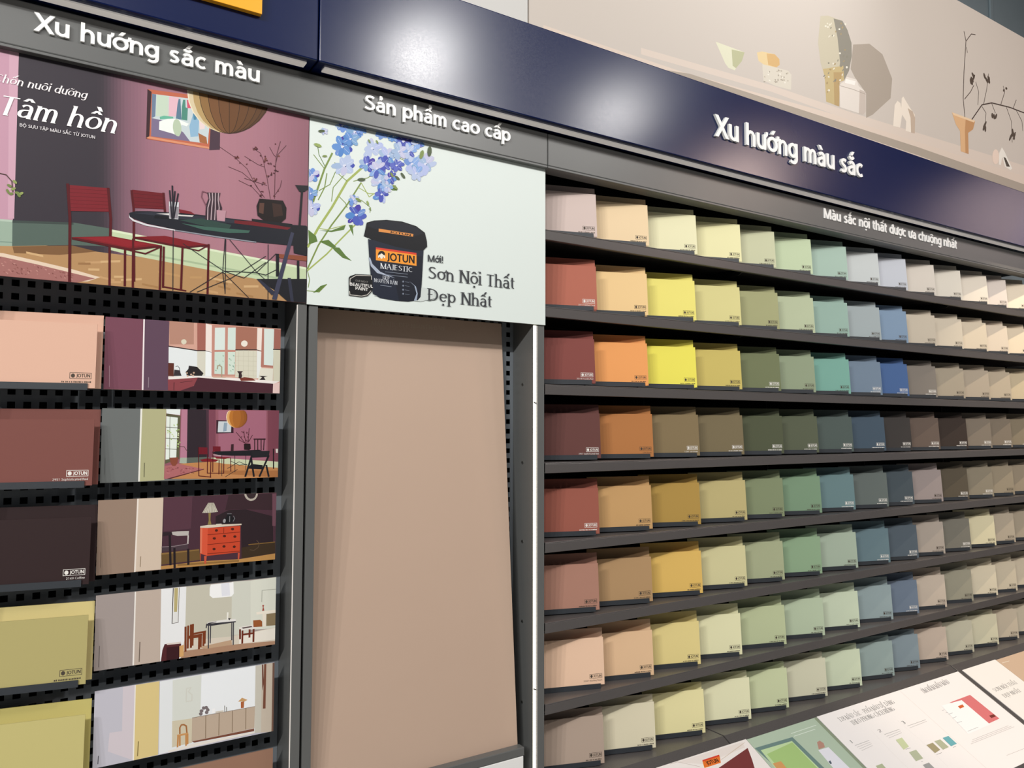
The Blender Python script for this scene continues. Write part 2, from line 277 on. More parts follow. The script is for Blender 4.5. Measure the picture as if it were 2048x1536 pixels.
ART['dining_room'] = '''p|168,112,127|-260,3810 -260,4704 1109,4704 1109,3810
p|141,93,106|-67,4704 1109,4704 1109,3949 -39,3823
p|143,95,108|-67,4704 1102,4704 1109,4280 1109,3949 -39,3823
p|145,96,109|-67,4704 1086,4704 1099,3948 -39,3823
p|147,98,111|-67,4704 1069,4704 1083,3946 -39,3823
p|148,100,113|-67,4704 1053,4704 1067,3944 -39,3823
p|150,101,114|-67,4704 1037,4704 1051,3943 -39,3823
p|152,103,116|-67,4704 1021,4704 1035,3941 -39,3823
p|154,105,118|-67,4704 1006,4704 1020,3939 -39,3823
p|156,107,120|-67,4704 990,4704 1004,3937 -39,3823
p|158,108,121|-67,4704 974,4704 988,3936 -39,3823
p|160,110,123|-67,4704 959,4704 973,3934 -39,3823
p|162,112,125|-67,4704 943,4704 958,3932 -39,3823
p|163,114,127|-67,4704 928,4704 942,3931 -39,3823
p|165,115,128|-67,4704 912,4704 927,3929 -39,3823
p|166,116,129|-67,4704 897,4704 912,3927 -39,3823
p|166,116,129|-67,4704 882,4704 897,3926 -39,3823
p|167,117,130|-67,4704 866,4704 882,3924 -39,3823
p|168,118,130|-67,4704 851,4704 867,3922 -39,3823
p|168,118,131|-67,4704 836,4704 852,3921 -39,3823
p|169,119,131|-67,4704 821,4704 837,3919 -39,3823
p|169,119,132|-67,4704 806,4704 823,3918 -39,3823
p|170,120,132|-67,4704 792,4704 808,3916 -39,3823
p|171,121,133|-67,4704 777,4704 793,3914 -39,3823
p|171,121,133|-67,4704 762,4704 779,3913 -39,3823
p|172,122,134|-67,4704 747,4704 764,3911 -39,3823
p|172,122,134|-67,4704 733,4704 750,3910 -39,3823
p|172,122,134|-67,4704 718,4704 736,3908 -39,3823
p|171,121,134|-67,4704 704,4704 721,3906 -39,3823
p|171,121,133|-67,4704 690,4704 707,3905 -39,3823
p|171,121,133|-67,4704 675,4704 693,3903 -39,3823
p|170,120,133|-67,4704 661,4704 679,3902 -39,3823
p|170,120,133|-67,4704 647,4704 665,3900 -39,3823
p|170,120,133|-67,4704 633,4704 651,3899 -39,3823
p|169,119,133|-67,4704 619,4704 637,3897 -39,3823
p|169,119,133|-67,4704 605,4704 623,3896 -39,3823
p|169,119,132|-67,4704 591,4704 610,3894 -39,3823
p|169,119,132|-67,4704 577,4704 596,3893 -39,3823
p|168,118,132|-67,4704 563,4704 582,3891 -39,3823
p|168,118,132|-67,4704 549,4704 569,3890 -39,3823
p|167,117,131|-67,4704 536,4704 555,3888 -39,3823
p|165,116,130|-67,4704 522,4704 542,3887 -39,3823
p|163,115,129|-67,4704 509,4704 528,3885 -39,3823
p|161,114,128|-67,4704 495,4704 515,3884 -39,3823
p|160,113,127|-67,4704 482,4704 502,3882 -39,3823
p|158,112,126|-67,4704 468,4704 489,3881 -39,3823
p|156,111,125|-67,4704 455,4704 475,3880 -39,3823
p|154,110,124|-67,4704 442,4704 462,3878 -39,3823
p|153,108,123|-67,4704 428,4704 449,3877 -39,3823
p|150,106,121|-67,4704 415,4704 436,3875 -39,3823
p|146,104,119|-67,4704 402,4704 423,3874 -39,3823
p|142,102,116|-67,4704 389,4704 411,3872 -39,3823
p|138,99,114|-67,4704 376,4704 398,3871 -39,3823
p|134,97,111|-67,4704 363,4704 385,3870 -39,3823
p|130,94,108|-67,4704 350,4704 372,3868 -39,3823
p|126,92,106|-67,4704 338,4704 360,3867 -39,3823
p|118,87,100|-67,4704 325,4704 347,3865 -39,3823
p|108,81,93|-67,4704 312,4704 335,3864 -39,3823
p|99,75,87|-67,4704 299,4704 322,3863 -39,3823
p|89,69,80|-67,4704 287,4704 310,3861 -39,3823
p|79,64,74|-67,4704 274,4704 297,3860 -39,3823
p|70,58,67|-67,4704 262,4704 285,3859 -39,3823
p|61,53,61|-67,4704 249,4704 273,3857 -39,3823
p|58,51,59|-67,4704 237,4704 260,3856 -39,3823
p|56,50,58|-67,4704 224,4704 248,3855 -39,3823
p|194,149,168|-260,4704 -48,4704 -45,4024 -260,3992
p|205,163,180|-78,4704 -46,4704 -41,4037 -61,4034
p|180,140,96|-260,3810 -260,3951 1109,3930 1109,3810
p|154,174,157|-260,4021 -46,4031 -44,3929 -260,3906
p|179,196,180|-260,4021 -46,4031 -46,4023 -260,4012
p|130,152,138|-260,3933 -44,3946 -44,3941 -260,3929
p|85,101,93|-46,4030 159,4051 299,4045 301,3971 156,3960 -44,3929
p|63,74,70|-46,4030 159,4051 159,4042 -46,4020
p|195,211,172|287,4043 1108,3977 1109,3922 1109,3878 365,3945 290,3957
p|219,230,198|287,4043 1108,3977 1108,3967 288,4034
p|167,186,150|406,3963 1109,3906 1109,3897 406,3955
p|125,90,58|-43,3928 156,3958 245,3944 114,3914 -37,3903
p|196,155,110|204,3898 265,3907 265,3898 204,3890
p|196,155,110|41,3861 112,3872 112,3863 42,3853
p|196,155,110|192,3835 265,3846 266,3837 192,3827
p|208,171,124|827,3864 891,3871 891,3861 827,3854
p|165,124,80|61,3831 120,3839 120,3830 62,3823
p|208,171,124|216,3872 256,3875 256,3866 216,3863
p|196,155,110|258,3845 312,3837 312,3828 258,3837
p|154,114,74|55,3851 114,3860 115,3851 56,3843
p|165,124,80|708,3875 757,3868 758,3858 708,3866
p|189,148,100|632,3831 696,3823 696,3813 632,3823
p|196,155,110|292,3828 336,3832 337,3823 292,3819
p|165,124,80|717,3854 770,3846 770,3836 717,3845
p|208,171,124|259,3908 331,3919 331,3910 259,3899
p|208,171,124|683,3887 776,3877 777,3867 683,3878
p|196,155,110|108,3861 160,3853 160,3844 108,3853
p|208,171,124|335,3841 413,3853 413,3844 335,3833
p|165,124,80|972,3872 1025,3864 1026,3854 972,3862
p|165,124,80|796,3830 869,3821 869,3811 796,3821
p|165,124,80|415,3832 477,3824 478,3815 415,3824
p|196,155,110|646,3833 718,3824 718,3814 647,3824
p|154,114,74|13,3883 82,3874 82,3866 13,3875
p|208,171,124|913,3869 1013,3859 1013,3849 913,3860
p|189,148,100|473,3891 562,3882 563,3872 474,3882
p|208,171,124|309,3852 353,3856 353,3847 310,3843
p|154,114,74|180,3891 223,3896 224,3887 180,3883
p|208,171,124|2,3914 59,3907 60,3898 3,3906
p|189,148,100|600,3880 649,3885 649,3875 601,3871
p|196,155,110|958,3842 1055,3855 1055,3845 958,3833
p|208,171,124|1029,3810 1029,3813 1060,3810
p|227,205,182|-260,3810 -260,3894 -72,3898 41,3881 164,3861 259,3840 215,3818 138,3810
p|162,108,103|-260,3810 -260,3878 -77,3884 36,3868 148,3849 242,3833 178,3810
p|127,75,71|18,3833 16,3833 14,3835 14,3838 17,3838 18,3835
p|127,75,71|-36,3856 -38,3857 -41,3860 -41,3863 -39,3862 -36,3859
p|185,128,121|-40,3827 -43,3826 -47,3828 -49,3830 -46,3831 -42,3830
p|141,87,82|133,3845 131,3842 126,3842 123,3844 126,3846 131,3846
p|127,75,71|-6,3841 -9,3841 -13,3844 -14,3848 -11,3848 -7,3845
p|127,75,71|48,3840 45,3839 41,3841 39,3844 42,3845 47,3843
p|141,87,82|109,3819 106,3819 102,3822 101,3825 104,3825 108,3823
p|127,75,71|-5,3823 -8,3823 -12,3826 -13,3829 -10,3829 -6,3826
p|127,75,71|153,3833 150,3832 146,3834 144,3837 147,3838 151,3836
p|192,140,132|-46,3833 -49,3832 -54,3834 -56,3836 -53,3837 -48,3835
p|185,128,121|22,3837 20,3837 18,3840 18,3843 21,3843 23,3839
p|141,87,82|-35,3831 -37,3830 -39,3832 -40,3835 -38,3835 -35,3834
p|192,140,132|143,3840 141,3838 138,3839 136,3842 139,3843 142,3842
p|141,87,82|-78,3877 -80,3877 -84,3881 -84,3885 -82,3884 -78,3880
p|127,75,71|155,3839 152,3841 150,3845 150,3849 153,3847 155,3843
p|141,87,82|-64,3825 -66,3824 -68,3825 -69,3828 -67,3828 -64,3827
p|192,140,132|139,3841 136,3841 132,3845 131,3848 134,3848 138,3844
p|127,75,71|139,3843 136,3842 131,3843 129,3845 132,3847 137,3845
p|127,75,71|-25,3855 -28,3855 -33,3857 -35,3859 -32,3860 -27,3858
p|192,140,132|16,3828 13,3828 10,3830 9,3833 12,3833 15,3831
p|127,75,71|-20,3824 -23,3824 -27,3827 -28,3830 -25,3830 -21,3827
p|141,87,82|7,3824 5,3822 2,3822 1,3824 2,3826 5,3826
p|192,140,132|163,3821 160,3820 156,3821 154,3824 157,3825 161,3824
p|185,128,121|-60,3863 -63,3862 -67,3864 -68,3867 -65,3867 -61,3865
p|185,128,121|65,3858 64,3857 61,3857 60,3859 61,3861 64,3860
p|192,140,132|-72,3857 -74,3855 -76,3856 -77,3858 -75,3860 -73,3859
p|192,140,132|103,3848 101,3847 98,3847 97,3849 99,3851 102,3850
p|185,128,121|138,3829 135,3829 131,3832 130,3836 132,3836 137,3832
p|141,87,82|156,3822 154,3822 150,3825 149,3828 152,3828 156,3825
p|127,75,71|96,3835 93,3835 91,3838 91,3840 94,3840 96,3838
p|185,128,121|34,3860 32,3860 30,3863 30,3865 33,3865 35,3862
p|192,140,132|46,3840 43,3839 38,3841 36,3843 39,3844 44,3843
p|141,87,82|11,3847 9,3846 6,3849 6,3851 8,3852 11,3849
p|141,87,82|-9,3830 -11,3830 -13,3832 -13,3835 -11,3835 -9,3832
p|141,87,82|122,3843 119,3843 116,3846 116,3849 118,3849 121,3846
p|127,75,71|-37,3831 -39,3829 -42,3830 -44,3832 -42,3833 -38,3833
p|127,75,71|47,3852 44,3853 41,3857 41,3860 44,3859 47,3855
p|127,75,71|-7,3840 -9,3838 -13,3838 -16,3839 -13,3841 -9,3842
p|192,140,132|74,3848 71,3847 67,3850 65,3853 68,3853 73,3851
p|141,87,82|125,3823 122,3824 119,3829 119,3833 122,3832 125,3827
p|141,87,82|139,3829 136,3829 132,3831 131,3834 133,3835 138,3832
p|141,87,82|165,3838 163,3836 160,3836 158,3838 160,3840 163,3840
p|185,128,121|44,3827 42,3827 40,3829 40,3831 42,3832 44,3830
p|185,128,121|1,3841 -1,3839 -6,3840 -8,3841 -6,3843 -1,3843
p|141,87,82|162,3826 161,3824 158,3825 157,3827 158,3829 161,3828
p|141,87,82|-16,3822 -18,3822 -20,3824 -20,3826 -18,3827 -16,3825
p|192,140,132|-30,3861 -32,3859 -37,3861 -39,3863 -36,3864 -32,3863
p|141,87,82|12,3839 10,3838 7,3840 7,3842 9,3843 11,3841
p|192,140,132|-66,3849 -69,3848 -73,3849 -74,3851 -72,3853 -68,3852
p|192,140,132|-32,3838 -33,3836 -37,3836 -38,3837 -37,3839 -34,3840
p|192,140,132|138,3821 136,3821 133,3824 134,3827 136,3827 138,3823
p|127,75,71|155,3822 153,3821 150,3823 149,3826 152,3827 155,3824
p|141,87,82|-20,3845 -23,3844 -26,3847 -27,3850 -24,3850 -21,3848
p|192,140,132|83,3832 81,3833 79,3835 80,3838 82,3838 84,3835
p|185,128,121|-41,3871 -44,3869 -49,3871 -51,3873 -48,3874 -43,3873
p|141,87,82|-29,3841 -31,3839 -35,3839 -38,3840 -35,3842 -31,3843
p|141,87,82|56,3851 54,3851 52,3854 52,3857 54,3857 56,3854
p|192,140,132|-53,3820 -56,3820 -60,3823 -62,3826 -59,3826 -54,3823
p|185,128,121|-45,3832 -48,3832 -52,3836 -53,3840 -50,3839 -46,3835
p|185,128,121|105,3827 103,3826 100,3828 99,3831 101,3831 104,3829
p|75,55,67|668,4562 710,4560 711,4459 667,4448
p|192,105,78|414,4661 674,4685 667,4453 414,4446
p|58,35,40|414,4661 430,4653 426,4452 414,4446
p|217,146,111|414,4450 426,4459 665,4462 667,4453
p|199,211,214|432,4645 672,4668 660,4475 433,4461
p|109,127,152|432,4645 448,4646 447,4550 433,4540
p|197,214,194|450,4645 497,4649 498,4561 449,4551
p|227,185,196|499,4650 539,4653 534,4570 499,4562
p|123,111,140|433,4540 495,4539 559,4505 587,4471 660,4475 433,4461
p|93,124,146|533,4624 537,4647 544,4649 546,4624 551,4559 528,4557
p|79,140,124|551,4617 555,4648 564,4650 566,4617 575,4615 574,4560 551,4559
p|211,87,111|570,4651 591,4656 597,4620 573,4615
p|238,242,238|463,4532 495,4550 534,4559 581,4547 572,4534 551,4537 543,4484 519,4490 463,4496
p|185,201,174|551,4526 552,4511 549,4498 545,4488 539,4483 532,4484 525,4490 520,4501 517,4515 517,4529 519,4542 523,4552 530,4557 536,4557 543,4551 548,4540
p|143,181,208|597,4595 605,4622 614,4599 623,4582 620,4500 589,4490 583,4536
p|78,134,162|597,4595 605,4622 614,4599 611,4572 600,4569
p|233,211,210|621,4582 646,4580 646,4539 626,4531
p|165,104,63|620,4515 654,4503 658,4474 627,4474
p|105,181,155|464,4552 481,4561 517,4564 518,4557 466,4542
p|233,223,198|750,4540 703,4537 660,4547 623,4569 595,4602 577,4643 570,4690 571,4704 577,4704 575,4691 582,4644 600,4603 627,4570 663,4547 705,4537
p|216,200,164|750,4540 705,4537 663,4547 627,4570 600,4603 582,4644 575,4691 577,4704 593,4704 593,4695 599,4648 615,4606 640,4572 672,4549 709,4538
p|184,155,104|750,4540 709,4538 672,4549 640,4572 615,4606 599,4648 593,4695 593,4704 620,4704 620,4702 625,4654 639,4612 659,4577 686,4552 717,4540
p|143,107,64|750,4540 717,4540 686,4552 659,4577 639,4612 625,4654 620,4702 620,4704 657,4704 660,4662 670,4619 685,4582 704,4556 726,4542
p|119,80,48|750,4540 726,4542 704,4556 685,4582 670,4619 660,4662 657,4704 700,4704 702,4672 707,4627 716,4589 726,4561 738,4544
p|110,72,42|750,4540 738,4544 726,4561 716,4589 707,4627 702,4672 700,4704 746,4704 747,4683 748,4636 749,4596 749,4566 750,4547
p|106,69,39|750,4540 750,4547 749,4566 749,4596 748,4636 747,4683 746,4704 793,4704 792,4693 789,4645 782,4604 773,4571 762,4549
p|102,66,36|750,4540 762,4549 773,4571 782,4604 789,4645 792,4693 793,4704 835,4704 835,4703 827,4654 813,4611 795,4576 773,4552
p|98,64,34|750,4540 773,4552 795,4576 813,4611 827,4654 835,4703 835,4704 871,4704 861,4662 840,4617 814,4580 783,4554
p|91,59,32|750,4540 783,4554 814,4580 840,4617 861,4662 871,4704 898,4704 887,4668 861,4621 829,4583 790,4555
p|84,54,29|750,4540 790,4555 829,4583 861,4621 887,4668 898,4704 914,4704 903,4671 875,4624 838,4585 795,4556
p|74,47,26|750,4540 795,4556 838,4585 875,4624 903,4671 914,4704 920,4704 909,4672 879,4625 841,4586 797,4557
l|61,40,23|1.2|620,4702 623,4670 629,4639 639,4612 652,4587 668,4567 686,4552 706,4542 728,4538 750,4540
l|61,40,23|1.2|656,4703 658,4678 663,4647 670,4619 680,4594 691,4572 704,4556 719,4545 734,4540 750,4540
l|61,40,23|1.2|699,4703 701,4688 703,4656 707,4627 713,4601 719,4578 726,4561 734,4548 742,4541 750,4540
l|61,40,23|1.2|746,4703 746,4699 747,4667 748,4636 748,4609 749,4585 749,4566 750,4552 750,4543 750,4540
l|61,40,23|1.2|793,4703 793,4703 791,4677 789,4645 784,4617 779,4592 773,4571 766,4555 758,4545 750,4540
l|61,40,23|1.2|838,4703 837,4703 833,4686 827,4654 818,4624 808,4598 795,4576 781,4558 765,4546 750,4540
l|61,40,23|1.2|876,4703 875,4703 870,4695 861,4662 848,4631 832,4603 814,4580 794,4561 772,4548 750,4540
l|61,40,23|1.2|907,4703 905,4703 898,4701 887,4668 871,4636 851,4607 829,4583 804,4563 777,4549 750,4540
l|61,40,23|1.2|926,4703 924,4703 916,4703 903,4671 885,4639 863,4610 838,4585 810,4565 780,4549 750,4540
l|74,35,41|0.9|707,4473 772,4439 830,4395 872,4322 910,4275
l|74,35,41|0.9|749,4389 809,4374 864,4336 903,4281
l|74,35,41|0.9|818,4450 877,4423 907,4417 920,4365 936,4275
l|74,35,41|0.9|852,4495 887,4478 903,4443 907,4417
l|74,35,41|0.9|977,4551 959,4477 955,4398 955,4278
l|74,35,41|0.9|1004,4537 966,4486 956,4437
l|74,35,41|0.9|819,4349 872,4341 920,4334
l|74,35,41|0.9|795,4335 854,4315 899,4273
l|74,35,41|0.9|928,4514 947,4482 959,4473
l|74,35,41|0.9|986,4369 980,4337 958,4298
p|61,26,32|896,4277 893,4275 889,4276 887,4279 888,4282 892,4283 896,4281
p|92,42,44|951,4532 951,4535 954,4537 957,4536 957,4533 956,4530 953,4530
p|61,26,32|959,4289 956,4288 952,4290 950,4292 951,4294 955,4294 958,4291
p|116,67,58|862,4489 861,4491 863,4495 866,4497 868,4495 867,4492 864,4489
p|77,32,41|843,4434 841,4433 839,4435 838,4437 839,4439 842,4439 844,4437
p|92,42,44|906,4301 903,4299 900,4299 898,4301 899,4304 902,4305 905,4303
p|92,42,44|897,4426 895,4424 891,4425 889,4426 890,4428 893,4429 896,4428
p|61,26,32|950,4426 949,4428 950,4431 953,4432 955,4431 954,4428 952,4426
p|92,42,44|940,4390 938,4390 936,4394 937,4397 940,4398 942,4396 942,4392
p|116,67,58|862,4487 860,4485 856,4485 853,4487 854,4489 857,4490 861,4489
p|77,32,41|956,4427 953,4425 949,4427 946,4430 948,4432 952,4432 955,4430
p|92,42,44|972,4313 970,4315 969,4319 969,4322 971,4323 973,4320 974,4316
p|92,42,44|825,4411 825,4414 827,4418 830,4419 832,4418 831,4415 828,4412
p|61,26,32|844,4319 845,4322 849,4324 852,4323 853,4320 850,4318 846,4317
p|61,26,32|924,4371 922,4372 922,4375 924,4377 926,4377 927,4375 926,4372
p|116,67,58|905,4453 906,4456 911,4457 915,4456 915,4454 911,4451 907,4451
p|92,42,44|871,4500 869,4497 865,4497 862,4499 862,4502 866,4504 870,4503
p|92,42,44|795,4413 795,4416 797,4418 800,4418 801,4416 800,4413 797,4412
p|116,67,58|919,4447 917,4446 913,4447 910,4449 911,4451 915,4451 918,4450
p|77,32,41|961,4410 958,4407 954,4406 951,4408 951,4412 955,4413 959,4412
p|77,32,41|967,4405 966,4407 967,4410 969,4411 971,4410 971,4408 970,4406
p|92,42,44|911,4442 909,4438 904,4437 901,4438 901,4442 905,4444 909,4444
p|61,26,32|784,4432 782,4432 780,4433 780,4436 782,4438 785,4437 786,4435
p|92,42,44|889,4462 887,4463 885,4466 886,4470 888,4471 890,4468 890,4464
p|77,32,41|876,4493 874,4491 870,4492 868,4494 869,4497 873,4498 876,4496
p|77,32,41|900,4302 899,4300 895,4299 892,4300 892,4302 895,4304 899,4303
p|116,67,58|913,4454 911,4454 908,4458 908,4462 910,4463 913,4461 914,4457
p|92,42,44|871,4348 868,4350 869,4355 872,4359 875,4359 876,4354 874,4350
p|92,42,44|776,4429 775,4432 777,4435 780,4437 782,4436 782,4433 779,4429
p|92,42,44|929,4433 927,4432 924,4433 923,4435 924,4437 927,4438 929,4436
p|61,26,32|900,4331 898,4330 896,4331 895,4333 896,4335 899,4335 901,4333
p|92,42,44|930,4439 928,4436 923,4435 919,4436 919,4438 923,4440 928,4440
p|92,42,44|782,4435 779,4434 775,4436 774,4440 775,4442 779,4441 782,4438
p|116,67,58|866,4357 863,4355 859,4355 856,4356 856,4358 860,4359 864,4359
p|116,67,58|786,4436 787,4439 791,4441 794,4440 795,4437 792,4435 788,4434
p|61,26,32|937,4436 935,4436 933,4439 933,4442 935,4443 937,4441 938,4438
p|116,67,58|912,4445 910,4444 906,4445 904,4447 905,4449 908,4449 911,4448
p|116,67,58|868,4347 866,4345 863,4345 862,4347 862,4349 865,4350 867,4349
p|61,26,32|865,4344 865,4347 868,4350 871,4349 872,4347 870,4344 867,4343
p|77,32,41|954,4396 952,4394 949,4393 946,4395 947,4398 950,4399 953,4398
p|116,67,58|912,4341 910,4339 907,4339 906,4342 907,4345 910,4346 913,4344
p|61,26,32|954,4407 954,4410 957,4413 960,4414 962,4412 960,4408 957,4406
p|92,42,44|949,4288 950,4291 953,4292 956,4292 956,4289 954,4287 951,4286
p|116,67,58|861,4346 861,4350 864,4352 867,4353 869,4350 867,4347 864,4345
p|61,26,32|965,4405 963,4405 961,4407 961,4410 963,4411 965,4410 966,4407
p|116,67,58|907,4451 907,4454 909,4459 913,4461 916,4459 914,4454 911,4451
p|77,32,41|930,4378 928,4376 925,4377 923,4379 925,4382 928,4382 930,4381
p|92,42,44|898,4283 895,4281 891,4282 889,4284 890,4287 893,4288 897,4286
p|92,42,44|786,4436 783,4438 784,4443 786,4446 789,4446 790,4442 789,4438
p|77,32,41|912,4465 909,4463 906,4464 906,4467 908,4470 911,4470 912,4468
p|77,32,41|902,4340 899,4341 899,4344 901,4347 904,4347 905,4345 905,4342
p|92,42,44|919,4446 917,4446 915,4449 916,4452 918,4453 920,4452 921,4448
p|61,26,32|872,4491 870,4489 866,4488 863,4490 864,4492 867,4493 871,4493
p|77,32,41|936,4432 934,4433 933,4436 934,4438 937,4439 938,4437 938,4434
p|61,26,32|934,4383 934,4387 938,4390 941,4390 943,4388 941,4384 937,4382
p|116,67,58|975,4479 972,4477 968,4477 965,4479 966,4483 970,4484 974,4483
p|77,32,41|855,4490 856,4493 859,4496 863,4497 864,4495 862,4491 858,4489
p|116,67,58|920,4375 918,4375 917,4378 917,4381 919,4382 921,4380 921,4377
p|123,32,41|141,4201 277,4211 283,4114 146,4096
l|95,21,29|0.8|142,4186 278,4200
l|95,21,29|0.8|143,4171 279,4185
l|95,21,29|0.8|143,4156 279,4170
l|95,21,29|0.8|144,4141 280,4155
l|95,21,29|0.8|144,4125 280,4141
l|95,21,29|0.8|144,4110 281,4126
p|108,26,35|367,4220 490,4225 493,4157 372,4144
l|83,19,27|0.8|368,4205 490,4212
l|83,19,27|0.8|369,4189 490,4197
l|83,19,27|0.8|369,4173 491,4182
l|83,19,27|0.8|369,4157 491,4167
l|86,18,25|5|134,4204 146,4065 152,3811
l|86,18,25|5|278,4211 291,4086 292,3982
l|86,18,25|4.5|365,4216 375,4138 384,3837
l|86,18,25|4.5|487,4226 495,4144
p|125,26,34|155,3991 297,4014 486,4000 365,3964
p|142,31,40|188,3994 288,4010 441,3999 358,3978
p|86,18,25|155,3991 364,3972 486,4001 486,3993 365,3962 155,3982
p|125,26,34|382,4023 497,4043 677,4027 576,4003
p|86,18,25|382,4023 576,4007 677,4030 677,4023 576,3999 382,4015
l|86,18,25|4.2|290,3969 294,3811
l|86,18,25|4.2|347,3963 350,3814
l|86,18,25|4.2|483,3997 483,3811
l|86,18,25|4.2|376,4013 380,3811
l|86,18,25|4.2|568,4005 566,3817
l|86,18,25|4.2|674,4029 674,3811
l|86,18,25|4.2|494,3995 495,3822
l|86,18,25|3|495,3825 586,3816
l|86,18,25|3|365,3964 424,3957 483,3994
l|86,18,25|2.5|569,4004 633,3996 674,4026
p|30,32,41|359,4121 384,4132 437,4140 616,4154 780,4158 988,4164 1105,4174 1106,4080 1033,4071 877,4066 715,4068 555,4075 426,4086 373,4100 358,4109
p|214,214,218|358,4115 361,4105 379,4094 427,4083 536,4075 537,4070 421,4076 373,4088 359,4100
p|140,143,153|536,4075 715,4070 877,4068 877,4063 716,4064 537,4070
p|48,50,61|378,4123 437,4136 617,4148 780,4153 780,4138 554,4125
l|36,37,44|1.5|529,4071 534,3812
l|36,37,44|1.5|569,4019 739,3919 880,3927 966,4024
l|36,37,44|1.5|742,4062 735,3915 848,3811
l|36,37,44|1.5|602,3812 735,3914 747,3826
l|36,37,44|1.5|745,4061 747,3819
l|36,37,44|1.5|762,4061 880,3931 944,3881
l|36,37,44|1.5|930,4062 934,3811
l|36,37,44|1.5|920,4007 772,3891 631,3815
l|36,37,44|1.5|739,3919 826,3897 921,3979
l|36,37,44|1.5|880,3927 922,3921 978,3956
p|47,70,64|554,4119 642,4140 767,4129 758,4109 669,4106
p|63,98,86|561,4106 669,4106 849,4115 842,4103 755,4091 650,4091
p|20,21,27|456,4127 548,4131 548,4119 453,4112
p|216,212,208|461,4133 510,4142 560,4143 610,4148 604,4141 523,4134
p|122,32,41|550,4166 597,4163 616,4152 553,4151
p|109,29,36|780,4152 876,4159 1032,4154 1017,4142 780,4138
p|27,28,32|855,4170 1039,4172 1037,4155 856,4158
p|207,208,212|509,4193 549,4196 548,4121 512,4120
p|143,137,144|512,4173 548,4175 546,4124 513,4123
l|35,32,42|3|523,4121 511,4241
l|35,32,42|3|528,4122 521,4263
l|35,32,42|3|530,4122 545,4233
l|35,32,42|3|526,4123 532,4241
p|59,42,51|662,4258 718,4265 712,4236 726,4200 722,4143 657,4137 659,4203 669,4233
l|181,160,166|2.2|671,4257 675,4227 667,4191 667,4137
l|181,160,166|2.2|684,4259 686,4229 683,4193 681,4139
l|181,160,166|2.2|697,4261 697,4230 698,4196 696,4141
l|181,160,166|2.2|710,4263 709,4232 714,4198 710,4143
l|123,79,92|2|662,4256 643,4260 640,4235 660,4197
p|185,142,153|703,4186 743,4189 739,4140 706,4140
p|29,20,19|887,4267 993,4275 1010,4244 1008,4193 988,4172 910,4168 880,4188 875,4231
p|90,61,51|888,4247 909,4250 906,4199 885,4203
p|58,38,32|944,4256 986,4255 995,4206 952,4192
p|26,27,32|1048,4358 1109,4365 1109,4347 1093,4333 1069,4329
l|26,27,32|5|1081,4331 1072,4166
p|27,28,34|1037,4164 1108,4171 1109,4136 1109,4031 1048,4037
p|138,74,51|969,4024 1109,4030 1109,4007 984,4006
p|25,26,32|966,4024 980,4025 982,3921 968,3919
p|25,26,32|881,3899 1109,3923 1109,3810 1021,3810 965,3854
p|59,61,82|1033,4134 1048,4131 973,3812 952,3813
p|47,49,66|881,3899 898,3897 966,3847 952,3830
p|47,49,66|1037,3810 1021,3918 1036,3919 1052,3810
p|26,27,32|1063,4003 1074,4004 1076,3920 1065,3919
l|77,58,51|1.6|-102,4207 -72,4204 -53,4182 -48,4140
p|118,134,74|-53,4159 -56,4156 -62,4158 -67,4162 -68,4167 -64,4169 -58,4168 -53,4164
p|143,156,92|-39,4158 -40,4153 -46,4148 -52,4146 -55,4148 -54,4153 -49,4158 -43,4160
p|118,134,74|-60,4132 -64,4132 -68,4137 -71,4144 -69,4149 -65,4149 -61,4144 -59,4137
p|118,134,74|-26,4139 -29,4135 -35,4134 -41,4136 -43,4140 -40,4144 -34,4145 -28,4143
p|143,156,92|-14,4145 -14,4140 -19,4134 -25,4131 -29,4132 -28,4137 -24,4143 -18,4146
p|143,156,92|-36,4175 -40,4174 -46,4176 -50,4182 -50,4187 -46,4188 -40,4186 -36,4180
p|118,134,74|-46,4134 -48,4130 -54,4127 -60,4128 -63,4132 -60,4136 -54,4138 -48,4138
p|118,134,74|-23,4124 -27,4123 -32,4127 -35,4133 -35,4138 -30,4139 -25,4135 -22,4129
t|243,236,238|italic|-62.8|2281.1|158.4|1.3|16.1|0.28|Chốn nuôi dưỡng
t|251,248,248|italic|-56.7|2217.7|207.3|3.7|40.8|0.28|Tâm hồn
t|220,215,218|sans|-17.5|2201.3|130.4|1.9|6.4|0|BỘ SƯU TẬP MÀU SẮC TỪ JOTUN'''
